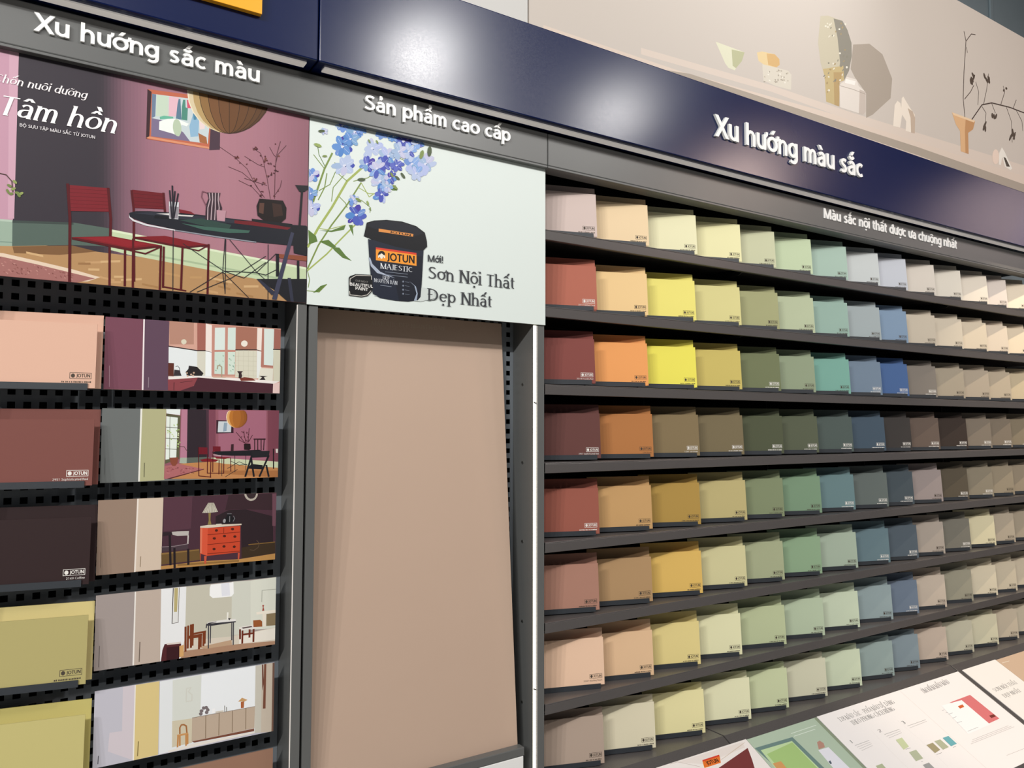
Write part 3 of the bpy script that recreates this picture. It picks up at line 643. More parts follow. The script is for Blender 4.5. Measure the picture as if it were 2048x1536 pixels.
ART['bucket'] = '''p|223,232,228|1113,3805 1113,4704 2473,4704 2473,3805
l|163,178,95|5.5|1114,4075 1162,4171 1226,4278 1301,4421 1420,4547
l|124,145,72|3.6|1114,3971 1164,4089 1227,4195 1303,4306 1373,4426
l|124,145,72|4.5|1136,4294 1188,4461 1225,4544
l|163,178,95|3.4|1114,3963 1206,4053 1267,4125 1344,4212
l|124,145,72|2.6|1160,4306 1190,4371 1200,4441
l|124,145,72|2|1114,3868 1171,3867 1208,3908
l|163,178,95|2|1159,4171 1204,4169 1297,4205
l|124,145,72|2|1163,4351 1216,4390 1242,4456
l|124,145,72|2|1301,4421 1254,4450 1238,4501
l|124,145,72|2|1225,4309 1232,4378 1285,4448
l|124,145,72|2|1333,4426 1405,4455 1470,4506
l|163,178,95|2|1358,4400 1414,4378 1472,4388
l|124,145,72|2|1134,4519 1188,4461
l|93,122,58|1.8|1152,4568 1160,4524 1192,4470
l|124,145,72|2|1519,4610 1588,4583 1631,4575
l|163,178,95|2.2|1373,4426 1415,4362 1439,4382
l|124,145,72|1.8|1374,4340 1424,4309 1420,4285
l|124,145,72|2|1263,4338 1295,4312 1303,4291
l|124,145,72|1.8|1114,3964 1125,3921 1119,3884
p|93,122,58|1167,4108 1213,4122 1252,4093 1229,4086
p|93,122,58|1228,4090 1267,4091 1299,4057 1331,4034 1283,4044 1244,4073
p|93,122,58|1114,4157 1152,4132 1160,4107 1119,4087
p|93,122,58|1141,3860 1178,3897 1207,3909 1171,3870
p|93,122,58|1312,4208 1332,4211 1337,4157 1325,4179
p|93,122,58|1166,4160 1227,4169 1297,4205 1289,4181 1227,4161
p|93,122,58|1513,4426 1555,4445 1564,4419 1539,4415
p|95,143,208|1309,4687 1301,4679 1288,4678 1275,4682 1270,4691 1274,4700 1282,4704 1295,4704 1299,4704 1308,4696
p|108,143,207|1248,4665 1246,4674 1252,4684 1262,4691 1272,4691 1277,4685 1275,4675 1266,4666 1255,4662
l|228,232,246|0.5|1267,4683 1248,4664
p|79,131,200|1282,4704 1282,4696 1276,4686 1268,4684 1261,4690 1259,4702 1259,4704
p|109,147,216|1306,4673 1298,4668 1288,4668 1280,4674 1278,4683 1283,4691 1293,4694 1303,4691 1308,4683
l|228,232,246|0.5|1281,4686 1301,4677
p|159,183,216|1236,4680 1240,4687 1252,4693 1265,4695 1274,4692 1274,4686 1265,4679 1252,4675 1241,4675
p|109,147,216|1314,4704 1310,4698 1299,4693 1286,4691 1278,4695 1278,4702 1281,4704
l|228,232,246|0.5|1281,4693 1304,4703
p|109,147,216|1277,4655 1268,4656 1262,4665 1261,4678 1267,4688 1276,4691 1284,4686 1288,4674 1285,4662
p|90,102,192|1275,4704 1275,4696 1270,4685 1263,4683 1256,4691 1254,4704
l|228,232,246|0.5|1270,4695 1259,4703
p|217,220,238|1280,4690 1278,4686 1273,4684 1268,4685 1268,4690 1272,4693 1278,4693
p|51,64,127|1281,4687 1279,4685 1277,4684 1275,4686 1277,4688 1279,4688
p|134,169,224|1380,4664 1372,4657 1359,4656 1346,4661 1339,4669 1343,4677 1354,4681 1369,4679 1379,4672
p|90,102,192|1296,4630 1293,4639 1301,4655 1314,4669 1327,4675 1334,4670 1332,4656 1321,4640 1307,4630
l|228,232,246|0.5|1328,4664 1302,4641
p|79,131,200|1356,4704 1355,4691 1348,4680 1338,4677 1330,4684 1327,4697 1329,4704
p|79,131,200|1370,4652 1361,4645 1347,4644 1335,4651 1330,4661 1336,4670 1348,4675 1362,4671 1370,4662
l|228,232,246|0.5|1343,4665 1365,4648
p|123,164,207|1292,4664 1296,4676 1309,4685 1325,4689 1336,4685 1338,4675 1329,4664 1313,4656 1298,4657
p|108,143,207|1370,4704 1378,4703 1376,4693 1364,4679 1347,4668 1334,4665 1330,4671 1337,4683 1353,4696 1368,4704
l|228,232,246|0.5|1345,4678 1372,4698
p|178,189,230|1327,4622 1321,4629 1321,4645 1328,4662 1338,4673 1347,4672 1351,4660 1347,4642 1338,4627
p|123,164,207|1303,4701 1313,4704 1325,4699 1335,4689 1337,4677 1331,4671 1319,4672 1307,4680 1301,4691
l|228,232,246|0.5|1329,4677 1309,4696
p|217,220,238|1344,4673 1341,4667 1334,4665 1329,4667 1329,4672 1334,4677 1341,4677
p|51,64,127|1345,4669 1343,4666 1340,4665 1338,4667 1339,4670 1343,4671
p|63,76,174|1325,4573 1314,4565 1298,4565 1284,4573 1279,4585 1285,4596 1299,4600 1315,4596 1326,4585
p|108,143,207|1241,4538 1238,4548 1244,4563 1256,4575 1270,4578 1278,4572 1276,4559 1266,4545 1253,4536
l|228,232,246|0.5|1269,4574 1249,4543
p|68,56,164|1279,4639 1290,4635 1296,4622 1294,4605 1284,4593 1271,4592 1262,4601 1261,4616 1267,4631
p|95,143,208|1309,4550 1294,4547 1278,4557 1269,4574 1271,4591 1282,4600 1298,4597 1311,4582 1315,4564
l|228,232,246|0.5|1284,4579 1310,4561
p|95,143,208|1221,4578 1229,4590 1244,4596 1260,4594 1269,4585 1267,4573 1255,4564 1238,4561 1225,4567
p|95,143,208|1329,4618 1329,4607 1318,4594 1302,4585 1289,4584 1284,4592 1290,4605 1304,4616 1320,4622
l|228,232,246|0.5|1286,4591 1319,4609
p|79,131,200|1263,4532 1256,4538 1255,4552 1260,4569 1269,4579 1278,4579 1283,4568 1280,4551 1273,4537
p|95,143,208|1249,4635 1261,4635 1272,4625 1276,4609 1273,4594 1263,4589 1251,4594 1242,4608 1242,4624
l|228,232,246|0.5|1270,4594 1254,4621
p|217,220,238|1284,4587 1281,4581 1274,4578 1268,4580 1268,4586 1273,4591 1281,4591
p|51,64,127|1285,4582 1283,4580 1279,4579 1277,4581 1279,4584 1283,4584
p|63,76,174|1340,4507 1335,4496 1321,4486 1304,4482 1292,4486 1291,4496 1300,4507 1317,4514 1332,4514
p|181,195,226|1246,4446 1242,4457 1247,4475 1260,4492 1275,4500 1284,4495 1283,4480 1273,4461 1259,4448
l|228,232,246|0.5|1277,4486 1250,4460
p|181,195,226|1313,4552 1319,4543 1315,4526 1303,4511 1290,4504 1280,4508 1279,4522 1288,4539 1301,4551
p|181,195,226|1331,4471 1320,4462 1302,4460 1286,4468 1280,4481 1285,4493 1301,4499 1319,4496 1331,4485
l|228,232,246|0.5|1295,4488 1320,4469
p|159,183,216|1219,4479 1226,4490 1244,4500 1265,4504 1280,4500 1281,4490 1268,4478 1246,4471 1227,4471
p|181,195,226|1332,4534 1334,4524 1327,4509 1313,4497 1300,4494 1293,4501 1295,4514 1307,4528 1321,4536
l|228,232,246|0.5|1296,4502 1327,4525
p|195,196,224|1279,4444 1270,4450 1268,4464 1273,4480 1283,4491 1294,4490 1300,4479 1299,4463 1290,4449
p|181,195,226|1269,4533 1280,4532 1289,4521 1292,4505 1288,4492 1278,4487 1267,4494 1261,4508 1262,4524
l|228,232,246|0.5|1281,4504 1264,4531
p|217,220,238|1295,4496 1292,4490 1284,4488 1278,4490 1278,4496 1284,4501 1292,4501
p|51,64,127|1296,4492 1294,4489 1290,4488 1288,4491 1290,4493 1294,4494
p|159,183,216|1476,4631 1475,4620 1463,4609 1448,4602 1435,4603 1432,4612 1439,4624 1453,4633 1468,4636
p|181,195,226|1384,4558 1382,4569 1392,4585 1408,4598 1423,4602 1430,4596 1425,4581 1411,4565 1395,4556
l|228,232,246|0.5|1420,4598 1398,4569
p|195,196,224|1421,4660 1430,4656 1437,4641 1437,4621 1432,4607 1422,4604 1414,4614 1411,4633 1413,4651
p|181,195,226|1455,4578 1442,4575 1431,4583 1426,4596 1429,4610 1440,4617 1453,4614 1462,4603 1462,4589
l|228,232,246|0.5|1436,4602 1461,4584
p|181,195,226|1385,4592 1388,4603 1399,4614 1415,4620 1427,4617 1430,4608 1423,4596 1408,4587 1394,4586
p|178,189,230|1487,4637 1482,4624 1466,4612 1447,4607 1433,4612 1431,4624 1442,4637 1461,4646 1479,4646
l|228,232,246|0.5|1438,4614 1469,4634
p|181,195,226|1408,4552 1401,4557 1400,4571 1405,4586 1414,4596 1423,4595 1427,4585 1425,4570 1417,4556
p|181,195,226|1402,4643 1415,4648 1431,4642 1442,4629 1443,4613 1434,4604 1418,4604 1404,4615 1397,4630
l|228,232,246|0.5|1424,4617 1412,4646
p|217,220,238|1436,4609 1433,4604 1426,4601 1420,4603 1420,4609 1426,4614 1433,4614
p|51,64,127|1438,4605 1436,4603 1432,4602 1430,4604 1432,4606 1436,4607
p|159,183,216|1559,4614 1561,4601 1553,4585 1537,4574 1521,4573 1513,4582 1516,4597 1529,4611 1546,4618
p|195,196,224|1466,4550 1464,4563 1474,4578 1489,4587 1504,4586 1511,4576 1507,4561 1494,4549 1477,4545
l|228,232,246|0.5|1502,4577 1470,4554
p|195,196,224|1532,4628 1542,4619 1541,4604 1531,4590 1516,4584 1504,4588 1499,4601 1505,4616 1518,4627
p|95,143,208|1543,4537 1532,4537 1519,4548 1511,4565 1512,4579 1520,4585 1533,4579 1544,4564 1548,4547
l|228,232,246|0.5|1519,4576 1537,4548
p|159,183,216|1464,4605 1476,4611 1493,4607 1506,4596 1510,4583 1502,4573 1487,4571 1471,4579 1462,4592
p|159,183,216|1567,4624 1567,4610 1554,4594 1535,4582 1519,4579 1512,4588 1519,4604 1535,4619 1554,4627
l|228,232,246|0.5|1524,4592 1558,4614
p|123,164,207|1516,4529 1501,4530 1491,4541 1491,4558 1499,4573 1513,4578 1526,4571 1532,4556 1528,4539
p|178,189,230|1484,4629 1495,4629 1506,4620 1511,4604 1508,4591 1498,4585 1486,4590 1478,4603 1477,4619
l|228,232,246|0.5|1506,4593 1485,4618
p|217,220,238|1522,4587 1519,4581 1511,4578 1505,4580 1505,4586 1511,4591 1519,4592
p|51,64,127|1524,4582 1521,4579 1517,4578 1515,4581 1517,4584 1521,4584
p|68,80,180|1450,4530 1443,4521 1428,4516 1412,4517 1402,4524 1404,4534 1415,4541 1432,4543 1445,4539
p|108,143,207|1360,4502 1365,4512 1379,4522 1396,4527 1409,4524 1411,4516 1401,4505 1384,4498 1368,4496
l|228,232,246|0.5|1393,4517 1370,4497
p|68,80,180|1405,4567 1413,4563 1416,4549 1414,4533 1408,4522 1400,4521 1394,4530 1393,4546 1398,4560
p|68,80,180|1424,4487 1412,4486 1400,4495 1393,4509 1395,4523 1404,4530 1417,4526 1427,4513 1429,4498
l|228,232,246|0.5|1405,4517 1419,4495
p|159,183,216|1360,4533 1369,4541 1383,4543 1395,4538 1401,4529 1397,4519 1386,4514 1371,4515 1362,4523
p|68,56,164|1441,4558 1444,4548 1439,4536 1427,4526 1415,4524 1408,4530 1410,4542 1419,4553 1431,4560
l|228,232,246|0.5|1409,4530 1434,4547
p|123,164,207|1396,4486 1388,4489 1385,4501 1386,4515 1393,4525 1401,4526 1406,4518 1407,4504 1403,4492
p|90,102,192|1390,4561 1399,4560 1407,4549 1410,4535 1405,4523 1396,4519 1387,4525 1382,4538 1383,4553
l|228,232,246|0.5|1398,4532 1390,4557
p|217,220,238|1407,4525 1405,4521 1399,4518 1394,4520 1394,4525 1399,4529 1405,4529
p|51,64,127|1408,4522 1407,4520 1403,4519 1402,4521 1403,4523 1407,4523
p|63,76,174|1527,4547 1525,4538 1515,4530 1503,4527 1494,4531 1492,4540 1499,4549 1510,4555 1522,4554
p|68,80,180|1459,4510 1454,4519 1457,4531 1467,4541 1478,4544 1486,4540 1487,4529 1480,4517 1469,4509
l|228,232,246|0.5|1479,4533 1455,4515
p|68,80,180|1504,4587 1511,4579 1509,4564 1500,4549 1487,4541 1478,4544 1475,4556 1481,4572 1493,4584
p|90,102,192|1524,4519 1516,4515 1501,4518 1487,4526 1481,4535 1485,4541 1497,4542 1512,4536 1523,4527
l|228,232,246|0.5|1494,4534 1515,4521
p|109,147,216|1440,4536 1448,4543 1464,4545 1480,4543 1489,4536 1487,4528 1475,4523 1458,4523 1444,4528
p|63,76,174|1513,4578 1516,4571 1512,4557 1503,4542 1492,4535 1486,4538 1486,4549 1493,4564 1504,4576
l|228,232,246|0.5|1493,4546 1511,4570
p|90,102,192|1495,4494 1487,4497 1480,4508 1476,4524 1479,4535 1486,4538 1494,4531 1500,4517 1500,4502
p|74,92,184|1463,4572 1474,4576 1485,4572 1492,4561 1491,4549 1483,4541 1471,4542 1461,4549 1458,4561
l|228,232,246|0.5|1482,4546 1470,4567
p|217,220,238|1494,4540 1491,4535 1485,4533 1480,4535 1480,4540 1485,4544 1491,4544
p|51,64,127|1495,4537 1493,4534 1490,4534 1488,4535 1490,4538 1493,4538
p|68,80,180|1653,4680 1644,4668 1624,4662 1605,4664 1594,4674 1596,4687 1612,4696 1633,4698 1649,4692
p|74,92,184|1551,4651 1554,4662 1569,4674 1587,4681 1601,4679 1604,4670 1595,4658 1577,4648 1560,4645
l|228,232,246|0.5|1585,4669 1556,4645
p|68,56,164|1613,4704 1613,4694 1607,4680 1597,4677 1588,4686 1584,4703 1584,4704
p|90,102,192|1635,4656 1625,4651 1610,4654 1598,4664 1594,4675 1601,4683 1614,4684 1628,4678 1637,4667
l|228,232,246|0.5|1605,4673 1635,4659
p|68,80,180|1546,4679 1555,4691 1573,4697 1591,4695 1601,4685 1598,4672 1584,4663 1565,4661 1550,4667
p|68,56,164|1646,4704 1645,4700 1630,4687 1610,4677 1595,4676 1591,4684 1601,4697 1612,4704
l|228,232,246|0.5|1606,4685 1637,4703
p|63,76,174|1598,4632 1588,4635 1581,4649 1581,4667 1588,4680 1598,4683 1607,4674 1611,4657 1607,4641
p|63,76,174|1558,4704 1594,4704 1597,4701 1601,4689 1594,4682 1581,4683 1566,4691 1558,4703
l|228,232,246|0.5|1589,4686 1570,4703
p|217,220,238|1604,4679 1601,4673 1593,4670 1587,4673 1587,4679 1593,4684 1601,4684
p|51,64,127|1606,4675 1603,4672 1599,4671 1597,4673 1599,4676 1603,4677
p|108,143,207|1520,4694 1513,4690 1502,4689 1492,4693 1486,4699 1489,4704 1512,4704 1518,4701
p|108,143,207|1442,4677 1446,4684 1457,4691 1470,4695 1479,4692 1480,4686 1472,4678 1459,4672 1448,4672
l|228,232,246|0.5|1474,4693 1455,4678
p|109,147,216|1490,4704 1489,4702 1479,4698 1473,4701 1473,4704
p|109,147,216|1508,4680 1500,4674 1488,4674 1478,4680 1474,4689 1479,4697 1490,4700 1501,4696 1509,4688
l|228,232,246|0.5|1485,4693 1499,4679
p|109,147,216|1445,4685 1448,4694 1457,4702 1462,4704 1480,4704 1482,4697 1476,4688 1464,4681 1452,4680
p|95,143,208|1497,4704 1487,4697 1478,4697 1474,4702 1475,4704
l|228,232,246|0.5|1485,4703 1500,4703
p|108,143,207|1463,4660 1460,4667 1464,4680 1474,4691 1484,4696 1491,4693 1490,4682 1483,4670 1472,4661
p|90,102,192|1482,4704 1478,4696 1470,4694 1462,4700 1462,4704
l|228,232,246|0.5|1477,4703 1468,4703
p|217,220,238|1486,4699 1484,4695 1479,4693 1476,4695 1475,4698 1479,4701 1484,4702
p|51,64,127|1487,4696 1486,4694 1483,4694 1482,4695 1483,4697 1486,4697
p|134,169,224|1704,4577 1697,4565 1680,4557 1661,4556 1649,4563 1649,4574 1662,4585 1681,4590 1698,4586
p|178,189,230|1612,4527 1607,4538 1613,4553 1626,4565 1641,4569 1650,4562 1650,4548 1640,4534 1625,4525
l|228,232,246|0.5|1638,4560 1619,4531
p|159,183,216|1641,4622 1651,4618 1658,4604 1658,4586 1651,4572 1641,4570 1632,4579 1628,4596 1632,4613
p|181,195,226|1674,4522 1661,4522 1648,4534 1641,4551 1643,4567 1653,4572 1667,4566 1677,4551 1680,4533
l|228,232,246|0.5|1650,4562 1667,4537
p|108,143,207|1599,4584 1610,4592 1629,4593 1645,4585 1652,4572 1646,4561 1630,4556 1611,4560 1599,4571
p|134,169,224|1683,4615 1687,4605 1681,4589 1669,4575 1655,4569 1647,4573 1647,4587 1657,4603 1671,4614
l|228,232,246|0.5|1653,4578 1678,4604
p|178,189,230|1626,4530 1620,4536 1620,4549 1626,4562 1636,4570 1645,4569 1648,4559 1645,4545 1636,4534
p|181,195,226|1640,4618 1648,4614 1651,4601 1647,4587 1638,4578 1628,4578 1623,4586 1623,4601 1630,4613
l|228,232,246|0.5|1641,4580 1633,4609
p|217,220,238|1653,4571 1650,4566 1642,4563 1637,4566 1636,4571 1642,4576 1649,4576
p|51,64,127|1654,4567 1652,4565 1648,4564 1646,4566 1648,4569 1652,4569
p|181,195,226|1784,4604 1781,4592 1766,4579 1746,4571 1731,4571 1727,4579 1737,4592 1755,4603 1774,4608
p|181,195,226|1689,4524 1681,4532 1682,4550 1691,4569 1706,4580 1718,4578 1722,4563 1716,4544 1703,4528
l|228,232,246|0.5|1713,4573 1694,4540
p|195,196,224|1731,4646 1740,4639 1741,4622 1733,4604 1721,4593 1710,4594 1705,4607 1709,4625 1719,4641
p|159,183,216|1746,4549 1734,4548 1723,4558 1718,4572 1720,4585 1730,4591 1742,4586 1750,4573 1752,4559
l|228,232,246|0.5|1727,4577 1751,4555
p|178,189,230|1673,4574 1679,4587 1694,4595 1710,4595 1720,4586 1720,4574 1708,4563 1692,4559 1678,4563
p|195,196,224|1769,4629 1768,4616 1754,4601 1734,4591 1718,4590 1713,4599 1721,4613 1738,4627 1757,4633
l|228,232,246|0.5|1727,4594 1752,4624
p|178,189,230|1710,4521 1701,4529 1701,4547 1710,4566 1723,4578 1735,4577 1740,4563 1735,4543 1724,4526
p|159,183,216|1677,4622 1691,4627 1709,4621 1722,4608 1724,4592 1714,4583 1698,4583 1682,4593 1674,4608
l|228,232,246|0.5|1711,4592 1689,4614
p|217,220,238|1728,4586 1725,4580 1717,4577 1711,4579 1711,4585 1717,4590 1725,4590
p|51,64,127|1729,4581 1727,4579 1723,4578 1721,4580 1723,4583 1727,4583
p|181,195,226|1518,4481 1518,4470 1506,4454 1488,4441 1473,4436 1467,4443 1474,4457 1489,4473 1507,4482
p|181,195,226|1425,4421 1427,4432 1442,4447 1461,4458 1477,4460 1482,4452 1473,4438 1455,4425 1436,4418
l|228,232,246|0.5|1461,4444 1430,4424
p|181,195,226|1453,4487 1466,4490 1479,4484 1486,4470 1484,4456 1473,4448 1460,4450 1449,4461 1446,4475
p|159,183,216|1506,4410 1493,4408 1478,4416 1467,4432 1465,4446 1474,4454 1489,4451 1503,4438 1510,4422
l|228,232,246|0.5|1478,4443 1497,4419
p|195,196,224|1422,4439 1426,4452 1442,4463 1461,4468 1475,4464 1478,4452 1467,4439 1448,4431 1431,4431
p|159,183,216|1515,4492 1518,4480 1509,4462 1493,4447 1476,4442 1467,4449 1470,4465 1483,4483 1501,4494
l|228,232,246|0.5|1481,4458 1509,4482
p|79,131,200|1470,4394 1461,4399 1457,4412 1459,4428 1468,4439 1478,4440 1485,4431 1485,4415 1480,4401
p|181,195,226|1432,4469 1442,4479 1458,4481 1472,4475 1477,4463 1472,4451 1458,4445 1442,4447 1432,4457
l|228,232,246|0.5|1463,4457 1438,4475
p|217,220,238|1480,4452 1477,4446 1469,4444 1463,4446 1463,4452 1469,4457 1476,4457
p|51,64,127|1481,4448 1479,4445 1475,4444 1473,4446 1475,4449 1479,4450
p|63,76,174|1518,4390 1512,4383 1500,4380 1487,4382 1479,4388 1481,4395 1490,4400 1504,4401 1515,4397
p|95,143,208|1433,4359 1436,4369 1450,4379 1467,4384 1479,4382 1482,4373 1473,4362 1456,4354 1441,4353
l|228,232,246|0.5|1472,4379 1449,4362
p|68,56,164|1479,4426 1488,4423 1495,4410 1496,4394 1491,4382 1483,4379 1475,4388 1471,4403 1473,4418
p|178,189,230|1493,4342 1486,4345 1481,4357 1480,4372 1484,4383 1491,4385 1498,4377 1501,4362 1499,4348
l|228,232,246|0.5|1484,4378 1495,4355
p|90,102,192|1443,4380 1446,4389 1456,4396 1469,4397 1478,4393 1479,4384 1471,4376 1459,4371 1448,4373
p|90,102,192|1512,4420 1514,4411 1506,4398 1493,4386 1481,4382 1475,4387 1478,4399 1489,4412 1502,4421
l|228,232,246|0.5|1487,4393 1506,4415
p|68,80,180|1477,4344 1469,4348 1464,4361 1466,4377 1473,4388 1482,4390 1489,4381 1491,4365 1486,4351
p|74,92,184|1464,4413 1474,4417 1485,4414 1491,4405 1491,4394 1483,4386 1472,4386 1462,4393 1459,4404
l|228,232,246|0.5|1478,4393 1471,4418
p|217,220,238|1487,4386 1485,4382 1479,4380 1474,4382 1474,4386 1479,4390 1485,4390
p|51,64,127|1488,4383 1487,4381 1483,4380 1482,4382 1483,4384 1487,4385
p|74,92,184|1404,4266 1399,4255 1384,4246 1366,4244 1354,4250 1353,4261 1364,4271 1381,4277 1397,4275
p|68,56,164|1308,4218 1307,4228 1316,4243 1330,4257 1344,4263 1351,4258 1346,4244 1334,4228 1319,4218
l|228,232,246|0.5|1341,4254 1317,4227
p|68,56,164|1365,4316 1373,4306 1371,4286 1361,4266 1346,4255 1334,4259 1331,4275 1337,4296 1351,4312
p|90,102,192|1384,4218 1371,4213 1355,4218 1343,4230 1340,4244 1348,4253 1363,4254 1379,4244 1387,4230
l|228,232,246|0.5|1354,4253 1368,4223
p|79,131,200|1293,4248 1298,4260 1314,4270 1333,4273 1347,4267 1348,4256 1337,4244 1318,4238 1301,4239
p|108,143,207|1395,4298 1396,4287 1387,4273 1373,4260 1359,4256 1353,4262 1357,4275 1369,4289 1384,4298
l|228,232,246|0.5|1361,4269 1393,4288
p|74,92,184|1361,4212 1347,4211 1335,4220 1330,4235 1334,4250 1346,4257 1359,4253 1369,4240 1369,4224
p|74,92,184|1315,4297 1325,4301 1342,4296 1355,4285 1360,4272 1354,4264 1340,4265 1324,4274 1314,4287
l|228,232,246|0.5|1344,4272 1325,4299
p|217,220,238|1359,4264 1355,4259 1348,4256 1342,4259 1342,4265 1348,4269 1355,4269
p|51,64,127|1360,4260 1358,4257 1354,4257 1352,4259 1354,4262 1358,4262
p|68,80,180|1169,4266 1164,4256 1149,4248 1133,4248 1122,4254 1122,4264 1132,4273 1149,4278 1163,4275
p|195,196,224|1113,4255 1122,4263 1133,4268 1138,4264 1134,4252 1123,4238 1113,4231
l|228,232,246|0.5|1123,4255 1114,4229
p|79,131,200|1121,4309 1130,4305 1135,4293 1135,4278 1129,4267 1120,4265 1113,4273 1113,4299 1114,4302
p|181,195,226|1149,4232 1138,4231 1129,4239 1126,4251 1129,4263 1139,4268 1149,4264 1156,4253 1156,4240
l|228,232,246|0.5|1134,4257 1152,4237
p|195,196,224|1113,4277 1123,4277 1132,4272 1132,4263 1122,4256 1113,4255
p|178,189,230|1172,4284 1168,4273 1155,4263 1137,4257 1124,4260 1122,4268 1131,4280 1147,4288 1163,4290
l|228,232,246|0.5|1137,4268 1163,4283
p|195,196,224|1130,4220 1121,4224 1115,4237 1116,4254 1122,4267 1131,4269 1139,4259 1141,4243 1138,4228
p|195,196,224|1113,4303 1122,4303 1131,4293 1133,4279 1129,4267 1118,4262 1113,4265
l|228,232,246|0.5|1124,4271 1114,4294
p|217,220,238|1136,4264 1133,4259 1127,4257 1122,4260 1122,4265 1127,4268 1133,4268
p|51,64,127|1137,4261 1135,4258 1132,4258 1130,4260 1132,4262 1135,4262
p|68,56,164|1164,4426 1160,4417 1150,4411 1139,4411 1131,4416 1131,4424 1138,4432 1150,4435 1160,4433
p|79,131,200|1113,4390 1113,4416 1115,4419 1125,4424 1132,4420 1132,4410 1126,4398 1116,4390
l|228,232,246|0.5|1123,4413 1114,4393
p|109,147,216|1131,4455 1139,4451 1144,4440 1142,4426 1135,4416 1126,4415 1120,4423 1118,4436 1123,4449
p|95,143,208|1149,4392 1140,4389 1131,4393 1127,4402 1129,4412 1137,4417 1146,4417 1152,4410 1154,4400
l|228,232,246|0.5|1132,4414 1145,4397
p|123,164,207|1113,4428 1122,4427 1125,4420 1119,4410 1113,4406
p|195,196,224|1162,4444 1162,4435 1155,4426 1145,4421 1136,4421 1132,4427 1136,4436 1145,4444 1155,4447
l|228,232,246|0.5|1135,4425 1156,4439
p|195,196,224|1113,4384 1113,4385 1113,4404 1113,4405 1122,4418 1132,4424 1139,4421 1139,4410 1132,4396 1122,4386
p|108,143,207|1113,4445 1117,4445 1125,4439 1129,4429 1128,4420 1122,4415 1114,4418 1113,4419
l|228,232,246|0.5|1123,4425 1114,4440
p|217,220,238|1134,4421 1132,4417 1127,4415 1123,4417 1123,4421 1127,4424 1132,4424
p|51,64,127|1135,4418 1133,4416 1131,4416 1129,4417 1131,4419 1133,4420
p|79,131,200|1564,4704 1567,4699 1564,4691 1555,4686 1545,4684 1538,4688 1537,4696 1544,4703 1547,4704
p|123,164,207|1515,4664 1513,4670 1517,4679 1525,4687 1534,4690 1538,4687 1537,4679 1530,4669 1522,4664
l|228,232,246|0.5|1534,4685 1519,4670
p|109,147,216|1546,4704 1547,4698 1543,4690 1536,4687 1529,4692 1526,4702 1526,4704
p|108,143,207|1562,4668 1555,4665 1546,4666 1539,4671 1537,4678 1541,4683 1549,4685 1557,4681 1562,4675
l|228,232,246|0.5|1543,4685 1553,4670
p|79,131,200|1508,4675 1510,4681 1518,4690 1530,4696 1539,4698 1541,4694 1536,4686 1525,4678 1514,4673
p|159,183,216|1563,4704 1557,4695 1546,4688 1537,4687 1534,4691 1537,4700 1541,4704
l|228,232,246|0.5|1545,4695 1560,4703
p|95,143,208|1528,4661 1524,4667 1526,4678 1533,4689 1541,4696 1548,4694 1549,4685 1544,4672 1536,4663
p|109,147,216|1545,4704 1545,4703 1543,4695 1536,4691 1528,4693 1523,4700 1523,4704
l|228,232,246|0.5|1537,4696 1530,4703
p|217,220,238|1545,4691 1543,4688 1538,4686 1535,4687 1535,4691 1538,4694 1543,4694
p|51,64,127|1545,4689 1544,4687 1542,4687 1541,4688 1542,4689 1544,4690
p|134,169,224|1671,4642 1664,4634 1650,4630 1634,4630 1624,4636 1625,4643 1637,4649 1653,4652 1667,4649
p|181,195,226|1587,4615 1592,4623 1605,4631 1621,4634 1632,4631 1633,4623 1623,4614 1607,4609 1593,4609
l|228,232,246|0.5|1617,4625 1591,4609
p|134,169,224|1625,4678 1634,4674 1638,4662 1636,4648 1628,4637 1618,4636 1612,4644 1611,4658 1616,4672
p|68,80,180|1655,4609 1646,4606 1633,4611 1623,4621 1620,4631 1625,4637 1637,4636 1649,4628 1656,4617
l|228,232,246|0.5|1633,4626 1653,4610
p|109,147,216|1583,4644 1593,4651 1605,4650 1615,4644 1617,4634 1611,4625 1600,4622 1588,4625 1581,4634
p|181,195,226|1655,4662 1656,4653 1649,4642 1638,4634 1627,4633 1621,4640 1624,4650 1634,4660 1646,4665
l|228,232,246|0.5|1632,4639 1650,4664
p|181,195,226|1612,4589 1606,4594 1605,4608 1610,4623 1619,4632 1626,4632 1630,4622 1628,4607 1621,4594
p|181,195,226|1611,4672 1619,4671 1626,4661 1628,4648 1625,4638 1618,4635 1610,4640 1605,4652 1606,4665
l|228,232,246|0.5|1623,4639 1613,4662
p|217,220,238|1633,4633 1631,4628 1625,4626 1620,4627 1620,4632 1624,4636 1631,4636
p|51,64,127|1634,4629 1633,4627 1629,4626 1628,4628 1629,4630 1633,4631
p|95,143,208|1713,4679 1706,4672 1693,4670 1680,4673 1674,4680 1677,4689 1688,4694 1701,4693 1711,4688
p|134,169,224|1658,4645 1652,4650 1652,4661 1657,4672 1665,4679 1673,4678 1676,4670 1673,4658 1666,4648
l|228,232,246|0.5|1670,4674 1657,4651
p|63,76,174|1688,4704 1688,4703 1687,4689 1679,4678 1670,4677 1663,4684 1661,4698 1663,4704
p|74,92,184|1702,4672 1697,4667 1686,4665 1675,4667 1669,4673 1671,4678 1680,4682 1692,4682 1700,4678
l|228,232,246|0.5|1680,4677 1699,4666
p|181,195,226|1635,4679 1640,4688 1654,4694 1670,4695 1679,4690 1679,4681 1669,4673 1653,4669 1640,4671
p|134,169,224|1701,4704 1700,4696 1692,4684 1683,4678 1675,4680 1673,4690 1678,4702 1680,4704
l|228,232,246|0.5|1680,4688 1698,4703
p|134,169,224|1676,4652 1668,4654 1663,4662 1664,4672 1670,4680 1679,4682 1685,4677 1687,4667 1683,4657
